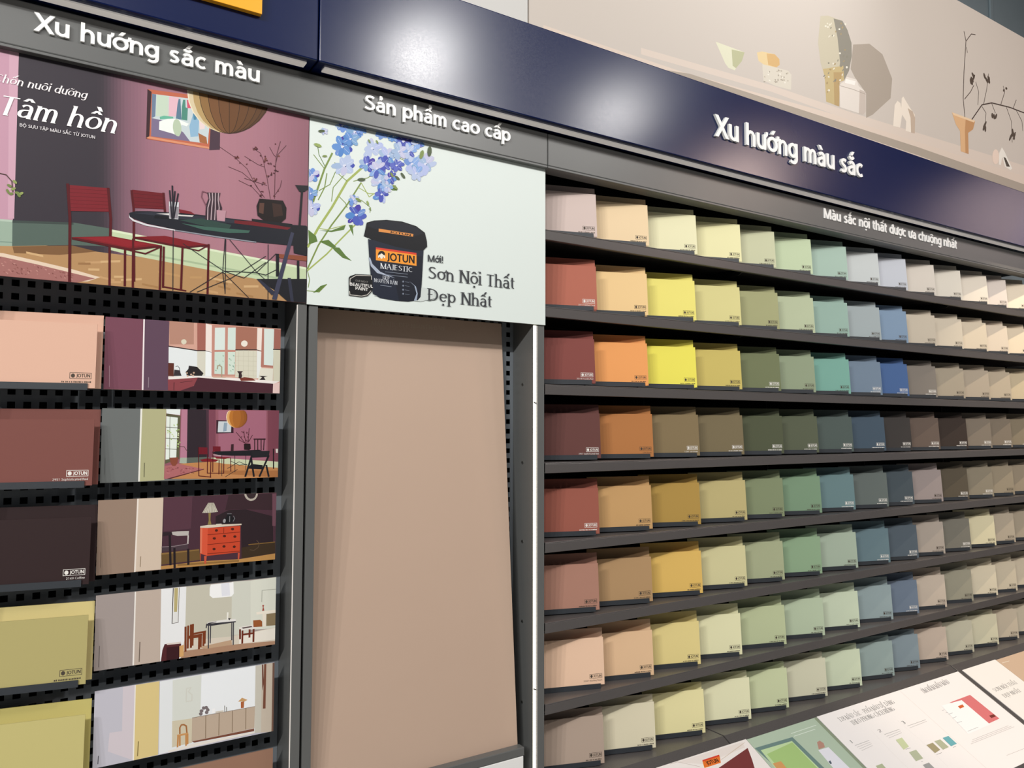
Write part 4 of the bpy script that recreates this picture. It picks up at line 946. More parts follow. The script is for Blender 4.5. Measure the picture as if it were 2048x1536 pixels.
p|108,143,207|1677,4704 1679,4701 1679,4690 1671,4683 1660,4684 1650,4693 1646,4704
l|228,232,246|0.5|1670,4687 1659,4703
p|217,220,238|1680,4683 1678,4678 1672,4677 1668,4678 1668,4682 1672,4685 1678,4686
p|51,64,127|1681,4680 1679,4678 1676,4677 1675,4678 1676,4680 1679,4681
p|134,169,224|1398,4704 1397,4702 1387,4695 1374,4692 1366,4695 1365,4702 1367,4704
p|109,147,216|1346,4668 1345,4675 1351,4685 1361,4693 1371,4695 1375,4690 1372,4681 1364,4671 1353,4666
l|228,232,246|0.5|1366,4691 1354,4671
p|95,143,208|1394,4677 1387,4675 1377,4678 1371,4686 1370,4695 1375,4700 1384,4700 1393,4694 1397,4685
l|228,232,246|0.5|1375,4694 1390,4682
p|123,164,207|1336,4687 1338,4695 1345,4702 1350,4704 1357,4704 1362,4702 1364,4695 1360,4686 1351,4681 1342,4681
p|95,143,208|1386,4704 1379,4696 1368,4692 1362,4697 1363,4704
l|228,232,246|0.5|1374,4703 1387,4703
p|109,147,216|1374,4665 1367,4665 1362,4673 1360,4683 1362,4691 1368,4694 1374,4690 1378,4681 1378,4671
p|74,92,184|1369,4704 1368,4703 1361,4701 1355,4704
l|228,232,246|0.5|1367,4703 1360,4703
p|217,220,238|1375,4699 1373,4695 1368,4693 1365,4695 1365,4698 1368,4701 1373,4702
p|51,64,127|1376,4696 1374,4694 1372,4694 1371,4695 1372,4697 1374,4697
p|159,183,216|1200,4645 1197,4641 1191,4639 1184,4640 1180,4643 1181,4648 1186,4651 1193,4652 1199,4649
p|195,196,224|1168,4631 1169,4635 1172,4639 1178,4642 1182,4642 1184,4640 1182,4635 1177,4631 1172,4629
l|228,232,246|0.5|1178,4639 1169,4629
p|195,196,224|1188,4659 1189,4656 1188,4650 1184,4644 1180,4642 1177,4643 1177,4647 1180,4653 1184,4658
p|195,196,224|1200,4633 1196,4630 1190,4631 1184,4634 1182,4638 1184,4642 1189,4643 1196,4641 1200,4637
l|228,232,246|0.5|1185,4640 1195,4635
p|74,92,184|1159,4639 1162,4643 1168,4646 1176,4647 1180,4644 1180,4641 1175,4637 1168,4635 1162,4636
p|195,196,224|1200,4655 1200,4651 1195,4645 1188,4640 1183,4639 1181,4642 1183,4647 1190,4653 1196,4656
l|228,232,246|0.5|1185,4644 1197,4651
p|178,189,230|1178,4622 1175,4624 1174,4629 1175,4635 1177,4640 1181,4640 1183,4637 1183,4631 1181,4625
p|159,183,216|1173,4657 1178,4657 1182,4653 1184,4646 1183,4640 1179,4638 1174,4640 1170,4646 1170,4652
l|228,232,246|0.5|1179,4645 1172,4654
p|217,220,238|1184,4643 1183,4641 1181,4640 1179,4640 1179,4643 1181,4644 1183,4644
p|51,64,127|1185,4641 1184,4640 1183,4640 1182,4641 1183,4642 1184,4642
p|95,143,208|1560,4476 1556,4468 1546,4463 1534,4463 1527,4468 1528,4476 1536,4482 1547,4485 1557,4482
p|90,102,192|1496,4457 1496,4465 1502,4474 1513,4479 1523,4478 1527,4471 1523,4462 1514,4455 1503,4452
l|228,232,246|0.5|1518,4471 1497,4457
p|68,80,180|1531,4518 1537,4514 1541,4503 1539,4489 1534,4480 1528,4479 1523,4487 1522,4500 1525,4512
p|63,76,174|1538,4445 1531,4447 1525,4457 1525,4469 1529,4479 1536,4481 1543,4475 1546,4463 1544,4451
l|228,232,246|0.5|1529,4470 1543,4454
p|195,196,224|1491,4472 1494,4480 1504,4486 1514,4486 1521,4480 1521,4472 1514,4465 1503,4462 1494,4464
p|63,76,174|1555,4506 1555,4499 1547,4489 1535,4480 1525,4478 1521,4482 1526,4492 1536,4501 1548,4507
l|228,232,246|0.5|1530,4482 1546,4502
p|95,143,208|1519,4444 1513,4446 1509,4454 1510,4464 1515,4471 1521,4472 1526,4467 1527,4457 1524,4448
p|68,56,164|1516,4503 1524,4503 1531,4497 1533,4487 1530,4478 1523,4474 1515,4478 1510,4487 1511,4497
l|228,232,246|0.5|1523,4483 1518,4504
p|217,220,238|1531,4477 1529,4473 1524,4471 1520,4473 1520,4477 1524,4480 1529,4480
p|51,64,127|1532,4474 1531,4472 1528,4472 1526,4473 1528,4475 1531,4475
p|123,164,207|1351,4639 1346,4630 1334,4623 1320,4622 1310,4627 1310,4635 1320,4643 1334,4647 1346,4646
p|95,143,208|1272,4608 1275,4618 1285,4626 1297,4629 1306,4625 1308,4616 1301,4606 1289,4600 1278,4601
l|228,232,246|0.5|1306,4626 1283,4609
p|123,164,207|1307,4666 1316,4666 1323,4657 1324,4644 1319,4634 1311,4631 1302,4636 1298,4647 1300,4659
p|123,164,207|1350,4606 1340,4604 1328,4609 1318,4621 1316,4633 1322,4639 1334,4638 1346,4628 1353,4616
l|228,232,246|0.5|1322,4628 1343,4617
p|79,131,200|1276,4634 1281,4643 1292,4649 1304,4648 1312,4642 1311,4633 1302,4625 1290,4623 1279,4626
p|123,164,207|1359,4650 1354,4640 1342,4631 1327,4629 1317,4634 1316,4644 1325,4654 1340,4660 1353,4658
l|228,232,246|0.5|1323,4636 1348,4650
p|95,143,208|1306,4594 1298,4598 1295,4608 1298,4620 1306,4628 1316,4628 1321,4621 1321,4609 1315,4599
p|95,143,208|1289,4658 1299,4662 1313,4659 1323,4648 1325,4636 1318,4628 1305,4628 1293,4635 1286,4647
l|228,232,246|0.5|1310,4638 1297,4658
p|217,220,238|1321,4633 1319,4628 1313,4626 1308,4628 1308,4632 1313,4636 1318,4636
p|51,64,127|1322,4630 1320,4627 1317,4627 1316,4628 1317,4630 1320,4631
p|68,80,180|1502,4523 1496,4513 1480,4505 1461,4503 1449,4507 1448,4516 1460,4526 1479,4531 1495,4530
p|134,169,224|1415,4466 1415,4476 1424,4490 1439,4502 1452,4506 1457,4501 1453,4488 1440,4474 1425,4465
l|228,232,246|0.5|1447,4502 1429,4476
p|181,195,226|1469,4561 1477,4555 1477,4541 1470,4526 1459,4518 1449,4519 1445,4530 1448,4545 1458,4557
p|95,143,208|1497,4488 1487,4483 1471,4486 1456,4494 1449,4503 1453,4510 1466,4511 1483,4506 1495,4496
l|228,232,246|0.5|1461,4505 1484,4490
p|178,189,230|1411,4515 1419,4523 1435,4526 1452,4524 1462,4517 1460,4509 1447,4503 1429,4502 1415,4507
p|195,196,224|1496,4547 1495,4538 1484,4525 1469,4515 1456,4512 1451,4518 1458,4530 1472,4543 1487,4549
l|228,232,246|0.5|1461,4518 1485,4541
p|74,92,184|1446,4458 1439,4463 1437,4477 1441,4492 1449,4502 1458,4502 1463,4492 1462,4477 1455,4463
p|195,196,224|1428,4539 1440,4543 1453,4539 1463,4529 1464,4516 1456,4507 1443,4507 1431,4515 1425,4527
l|228,232,246|0.5|1449,4518 1435,4541
p|217,220,238|1461,4512 1459,4507 1452,4504 1447,4507 1447,4512 1452,4516 1458,4516
p|51,64,127|1462,4508 1461,4506 1457,4505 1455,4507 1457,4509 1461,4510
p|74,92,184|1603,4559 1598,4551 1584,4546 1569,4545 1559,4550 1560,4558 1570,4565 1585,4568 1599,4566
p|68,80,180|1528,4523 1527,4533 1533,4544 1545,4551 1556,4552 1562,4545 1559,4534 1549,4524 1536,4520
l|228,232,246|0.5|1551,4541 1528,4526
p|195,196,224|1570,4589 1576,4583 1575,4570 1570,4557 1561,4548 1554,4549 1552,4559 1555,4573 1562,4585
p|68,80,180|1587,4525 1579,4522 1568,4526 1560,4535 1558,4545 1564,4551 1574,4550 1584,4543 1589,4533
l|228,232,246|0.5|1565,4542 1585,4530
p|90,102,192|1519,4542 1525,4551 1538,4557 1553,4558 1562,4552 1562,4543 1552,4535 1536,4531 1524,4534
p|90,102,192|1586,4571 1587,4563 1581,4553 1571,4546 1561,4544 1556,4549 1559,4558 1568,4568 1579,4573
l|228,232,246|0.5|1565,4552 1585,4570
p|90,102,192|1548,4509 1542,4515 1542,4527 1548,4540 1558,4547 1566,4546 1569,4536 1566,4523 1557,4512
p|74,92,184|1556,4581 1562,4577 1564,4565 1561,4550 1555,4541 1548,4540 1544,4549 1545,4563 1549,4576
l|228,232,246|0.5|1556,4553 1549,4575
p|217,220,238|1565,4547 1562,4543 1557,4541 1552,4543 1552,4547 1557,4550 1562,4550
p|51,64,127|1566,4544 1564,4542 1561,4541 1560,4543 1561,4545 1564,4545
p|134,169,224|1620,4630 1613,4623 1597,4619 1580,4620 1570,4626 1571,4633 1583,4638 1601,4640 1615,4636
p|159,183,216|1544,4585 1541,4593 1545,4604 1554,4614 1564,4618 1570,4615 1570,4605 1563,4593 1553,4586
l|228,232,246|0.5|1564,4612 1546,4588
p|181,195,226|1569,4671 1579,4669 1585,4656 1586,4640 1580,4627 1571,4624 1562,4632 1558,4648 1561,4663
p|195,196,224|1605,4593 1595,4589 1581,4593 1571,4604 1569,4615 1576,4622 1588,4622 1600,4614 1607,4603
l|228,232,246|0.5|1577,4615 1597,4599
p|159,183,216|1527,4612 1532,4621 1546,4629 1562,4631 1573,4627 1573,4618 1563,4609 1547,4603 1533,4605
p|195,196,224|1610,4647 1608,4637 1597,4627 1582,4621 1570,4623 1567,4630 1574,4641 1588,4650 1602,4652
l|228,232,246|0.5|1578,4627 1601,4648
p|159,183,216|1561,4574 1552,4578 1548,4588 1552,4601 1561,4609 1571,4610 1578,4602 1578,4590 1571,4578
p|159,183,216|1546,4659 1556,4660 1568,4653 1575,4640 1575,4628 1568,4622 1556,4626 1546,4636 1542,4649
l|228,232,246|0.5|1566,4628 1555,4650
p|217,220,238|1577,4621 1575,4617 1569,4615 1564,4616 1564,4621 1569,4625 1575,4625
p|51,64,127|1578,4618 1577,4616 1573,4615 1572,4617 1573,4619 1577,4620
p|178,189,230|1707,4520 1699,4513 1684,4512 1669,4516 1661,4524 1665,4532 1677,4536 1693,4534 1705,4528
p|181,195,226|1651,4487 1643,4492 1641,4505 1645,4519 1655,4529 1665,4529 1670,4519 1669,4505 1662,4492
l|228,232,246|0.5|1661,4517 1645,4492
p|123,164,207|1645,4567 1655,4568 1668,4561 1677,4548 1679,4536 1672,4530 1660,4533 1648,4544 1642,4558
p|181,195,226|1688,4487 1678,4489 1670,4500 1665,4515 1668,4528 1676,4532 1685,4525 1692,4511 1693,4496
l|228,232,246|0.5|1672,4519 1688,4499
p|181,195,226|1619,4529 1627,4538 1643,4542 1659,4539 1668,4530 1665,4520 1652,4513 1635,4513 1622,4519
p|134,169,224|1700,4565 1702,4556 1696,4544 1684,4534 1672,4532 1665,4538 1667,4550 1677,4561 1690,4567
l|228,232,246|0.5|1672,4534 1690,4559
p|181,195,226|1654,4487 1645,4492 1642,4503 1647,4515 1656,4523 1667,4523 1673,4515 1672,4502 1664,4491
p|178,189,230|1653,4562 1662,4559 1668,4547 1668,4532 1663,4521 1655,4519 1647,4526 1644,4541 1646,4555
l|228,232,246|0.5|1662,4532 1647,4554
p|217,220,238|1674,4527 1671,4522 1665,4520 1660,4522 1660,4527 1665,4530 1671,4530
p|51,64,127|1675,4523 1673,4521 1670,4520 1668,4522 1670,4524 1673,4525
p|134,169,224|1544,4429 1537,4422 1525,4419 1513,4422 1507,4429 1509,4437 1519,4442 1532,4442 1542,4437
p|134,169,224|1481,4401 1477,4408 1480,4418 1487,4426 1497,4430 1504,4426 1505,4417 1499,4407 1490,4401
l|228,232,246|0.5|1498,4420 1479,4406
p|195,196,224|1503,4459 1510,4458 1515,4450 1517,4439 1515,4430 1510,4428 1503,4433 1499,4443 1499,4454
p|195,196,224|1527,4405 1519,4403 1511,4407 1506,4415 1506,4424 1511,4428 1520,4427 1527,4420 1530,4412
l|228,232,246|0.5|1510,4421 1527,4409
p|134,169,224|1468,4420 1471,4428 1479,4433 1489,4434 1496,4431 1497,4424 1491,4417 1481,4414 1472,4415
p|159,183,216|1533,4440 1530,4434 1521,4428 1509,4425 1501,4426 1500,4431 1506,4438 1518,4443 1528,4443
l|228,232,246|0.5|1511,4430 1529,4445
p|178,189,230|1509,4395 1501,4396 1494,4405 1492,4416 1495,4426 1502,4429 1510,4424 1515,4413 1514,4402
p|159,183,216|1480,4443 1487,4446 1497,4443 1506,4436 1508,4428 1504,4423 1495,4423 1485,4428 1479,4436
l|228,232,246|0.5|1500,4429 1484,4442
p|217,220,238|1510,4426 1508,4422 1504,4420 1500,4422 1500,4426 1503,4429 1508,4429
p|51,64,127|1511,4423 1510,4421 1507,4421 1506,4422 1507,4424 1510,4424
p|159,183,216|1363,4335 1358,4329 1348,4328 1338,4330 1333,4335 1335,4341 1343,4345 1353,4344 1361,4340
p|95,143,208|1314,4305 1312,4312 1316,4322 1324,4331 1333,4334 1338,4331 1337,4322 1330,4312 1322,4305
l|228,232,246|0.5|1331,4329 1321,4313
p|108,143,207|1334,4360 1339,4359 1344,4353 1345,4345 1342,4338 1337,4336 1331,4340 1329,4347 1329,4356
p|178,189,230|1349,4316 1343,4314 1336,4317 1332,4324 1331,4330 1335,4334 1342,4333 1348,4328 1351,4322
l|228,232,246|0.5|1338,4329 1347,4315
p|134,169,224|1309,4333 1313,4338 1323,4340 1332,4338 1337,4333 1335,4327 1328,4323 1318,4323 1310,4327
p|181,195,226|1360,4355 1360,4350 1355,4343 1347,4338 1341,4336 1338,4340 1340,4346 1347,4353 1355,4356
l|228,232,246|0.5|1339,4338 1354,4351
p|109,147,216|1324,4301 1319,4305 1317,4314 1319,4324 1325,4331 1331,4331 1334,4324 1334,4314 1330,4305
p|195,196,224|1317,4356 1323,4357 1331,4353 1338,4346 1340,4339 1336,4335 1328,4336 1320,4342 1316,4350
l|228,232,246|0.5|1332,4339 1323,4353
p|217,220,238|1339,4335 1337,4332 1333,4330 1330,4332 1330,4335 1333,4337 1337,4337
p|51,64,127|1340,4332 1339,4331 1336,4331 1335,4332 1336,4333 1339,4333
p|134,169,224|1154,4328 1149,4322 1139,4321 1130,4325 1126,4331 1128,4338 1136,4341 1146,4340 1153,4335
p|95,143,208|1113,4302 1113,4327 1114,4328 1120,4327 1123,4321 1121,4311 1116,4303
l|228,232,246|0.5|1119,4323 1114,4305
p|95,143,208|1122,4357 1129,4356 1134,4349 1134,4339 1129,4331 1122,4329 1115,4334 1113,4341 1113,4344 1115,4352
p|108,143,207|1134,4305 1128,4305 1122,4311 1119,4320 1121,4328 1126,4331 1132,4328 1137,4320 1137,4311
l|228,232,246|0.5|1125,4324 1134,4307
p|95,143,208|1113,4336 1117,4335 1123,4330 1121,4324 1114,4319 1113,4319
p|123,164,207|1156,4350 1155,4342 1147,4333 1136,4327 1127,4327 1124,4333 1128,4341 1138,4349 1149,4353
l|228,232,246|0.5|1128,4333 1147,4343
p|108,143,207|1121,4297 1115,4301 1113,4311 1113,4313 1116,4325 1123,4333 1130,4333 1134,4325 1134,4312 1128,4301
p|108,143,207|1113,4362 1117,4362 1125,4355 1129,4344 1127,4334 1120,4330 1113,4333
l|228,232,246|0.5|1120,4335 1114,4354
p|217,220,238|1127,4330 1125,4327 1121,4325 1118,4327 1118,4330 1121,4333 1125,4333
p|51,64,127|1128,4328 1127,4326 1124,4326 1123,4327 1124,4328 1127,4329
p|76,90,60|1576,4475 1570,4473 1561,4475 1553,4481 1549,4488 1552,4492 1561,4492 1570,4487 1576,4480
p|76,90,60|1604,4487 1597,4487 1589,4493 1582,4502 1580,4510 1585,4514 1593,4511 1601,4503 1606,4494
p|124,143,76|1565,4424 1559,4422 1549,4425 1540,4431 1536,4439 1539,4443 1548,4443 1558,4438 1565,4430
p|124,143,76|1541,4482 1536,4482 1529,4487 1525,4495 1524,4502 1528,4505 1534,4502 1540,4495 1543,4487
p|76,90,60|1187,4643 1183,4638 1173,4633 1162,4632 1154,4634 1154,4639 1162,4644 1173,4647 1183,4647
p|124,143,76|1425,4296 1422,4295 1418,4298 1415,4301 1414,4305 1415,4307 1419,4306 1423,4303 1425,4299
p|76,90,60|1394,4445 1389,4438 1377,4433 1363,4432 1353,4435 1353,4440 1362,4446 1377,4450 1389,4449
p|124,143,76|1374,4332 1368,4329 1357,4330 1348,4335 1343,4341 1345,4346 1354,4347 1365,4343 1372,4338
p|148,168,94|1412,4319 1407,4320 1403,4326 1400,4333 1401,4339 1404,4341 1409,4338 1413,4331 1414,4323
p|148,168,94|1171,4565 1165,4560 1153,4559 1141,4562 1134,4568 1136,4573 1145,4576 1158,4575 1168,4571
p|124,143,76|1199,4524 1197,4520 1189,4517 1181,4516 1176,4518 1176,4521 1181,4525 1189,4527 1196,4527
p|124,143,76|1690,4604 1684,4610 1685,4625 1690,4642 1699,4652 1706,4652 1709,4641 1706,4624 1698,4609
p|76,90,60|1738,4625 1731,4631 1728,4647 1731,4667 1739,4680 1747,4681 1753,4669 1753,4650 1747,4633
p|124,143,76|1417,4631 1413,4631 1408,4635 1405,4641 1404,4646 1407,4649 1412,4647 1416,4641 1418,4635
p|124,143,76|1458,4636 1454,4636 1449,4640 1446,4646 1445,4651 1448,4653 1453,4651 1457,4646 1459,4640
p|208,216,213|1445,3874 1699,3869 1779,3893 1774,3941 1703,3942
p|27,34,51|1411,4152 1712,4140 1703,3958 1697,3892 1682,3874 1630,3863 1562,3861 1478,3867 1439,3885 1421,4022
p|19,24,38|1526,4081 1708,4103 1703,3958 1697,3892 1682,3874 1630,3863 1579,3862
p|13,14,21|1403,4232 1441,4248 1507,4261 1591,4265 1669,4253 1718,4226 1730,4183 1732,4155 1710,4132 1662,4126 1559,4132 1458,4147 1389,4163 1393,4181
p|25,27,38|1408,4229 1457,4247 1524,4258 1608,4258 1678,4244 1712,4221 1661,4200 1558,4200 1458,4205 1405,4215
p|223,145,73|1466,4211 1654,4210 1652,4196 1466,4196
t|23,18,14|bold|762.1|2099.4|58.9|-0.6|4.7|0|JOTUN
p|170,180,198|1415,4060 1423,4061 1435,4031 1477,3997 1556,3974 1460,3989 1427,4019
p|154,167,187|1660,3870 1674,3907 1662,3946 1634,3967 1671,3943 1681,3908 1675,3872
p|242,154,50|1452,4116 1672,4115 1673,4049 1453,4052
p|216,64,44|1452,4116 1672,4115 1672,4105 1452,4106
p|21,19,19|1501,4086 1500,4078 1496,4072 1490,4067 1483,4065 1475,4065 1469,4069 1465,4074 1463,4081 1465,4088 1469,4095 1475,4100 1482,4102 1489,4102 1496,4098 1500,4093
p|244,234,216|1491,4077 1491,4072 1489,4067 1486,4064 1483,4062 1479,4063 1476,4066 1474,4070 1473,4075 1474,4080 1476,4084 1479,4088 1482,4089 1486,4088 1489,4086 1491,4082
p|21,19,19|1476,4094 1482,4103 1490,4095
p|244,234,216|1474,4073 1470,4067 1466,4065 1464,4068 1465,4075 1468,4081 1472,4083 1475,4080
p|244,234,216|1501,4077 1502,4071 1500,4067 1496,4068 1492,4073 1491,4079 1493,4083 1497,4083
t|21,17,13|bold|754.6|2028.5|77.5|1.2|19.6|0|JOTUN
t|230,233,238|serif|738.3|2007.1|87.9|-0.4|13.2|0|MAJESTIC
l|138,147,163|1|1502,4000 1624,4001
l|138,147,163|1|1502,3986 1624,3986
t|214,218,226|serif|744.8|1981.3|18.7|-0.7|8.6|0|ĐẸP
t|214,218,226|serif|722.3|1971.6|62.4|-1|9.3|0|NGUYÊN BẢN
l|138,147,163|1.2|1478,3930 1537,3929
p|124,133,150|1605,3961 1603,3958 1600,3956 1596,3957 1595,3960 1596,3964 1600,3966 1603,3965
l|109,117,133|0.9|1610,3961 1634,3960
p|124,133,150|1605,3941 1604,3937 1600,3936 1596,3937 1595,3940 1596,3943 1600,3945 1603,3944
l|109,117,133|0.9|1610,3941 1634,3940
p|124,133,150|1605,3920 1604,3917 1600,3915 1597,3916 1595,3919 1596,3923 1600,3925 1604,3923
l|109,117,133|0.9|1610,3920 1634,3919
p|124,133,150|1605,3900 1604,3896 1600,3895 1597,3896 1595,3899 1597,3902 1600,3904 1604,3903
l|109,117,133|0.9|1611,3899 1635,3899
p|15,16,19|1315,3949 1320,3958 1348,3971 1432,3977 1438,3931 1435,3896 1413,3871 1381,3862 1317,3864
l|200,196,188|1.6|1321,3919 1322,3946 1352,3966 1430,3972 1431,3953
l|200,196,188|1.6|1320,3885 1322,3868 1381,3867 1410,3876 1429,3898
t|141,138,133|light|674|1967.7|32.9|-0.4|4.6|0|OUR MOST
t|233,231,227|sans|659.9|1956.4|60.1|-0.1|7.6|0|BEAUTIFUL
t|233,231,227|sans|674.3|1947.9|32.9|-0.6|7.7|0|PAINT
t|58,61,66|sans|867.1|2039.5|46.3|0.5|17.7|0|Mới!
t|59,61,66|serif|868|1995.5|267.4|-1.9|33.1|0|Sơn Nội Thất
t|59,61,66|serif|868.1|1938.8|194.9|-1.9|32.1|0|Đẹp Nhất'''
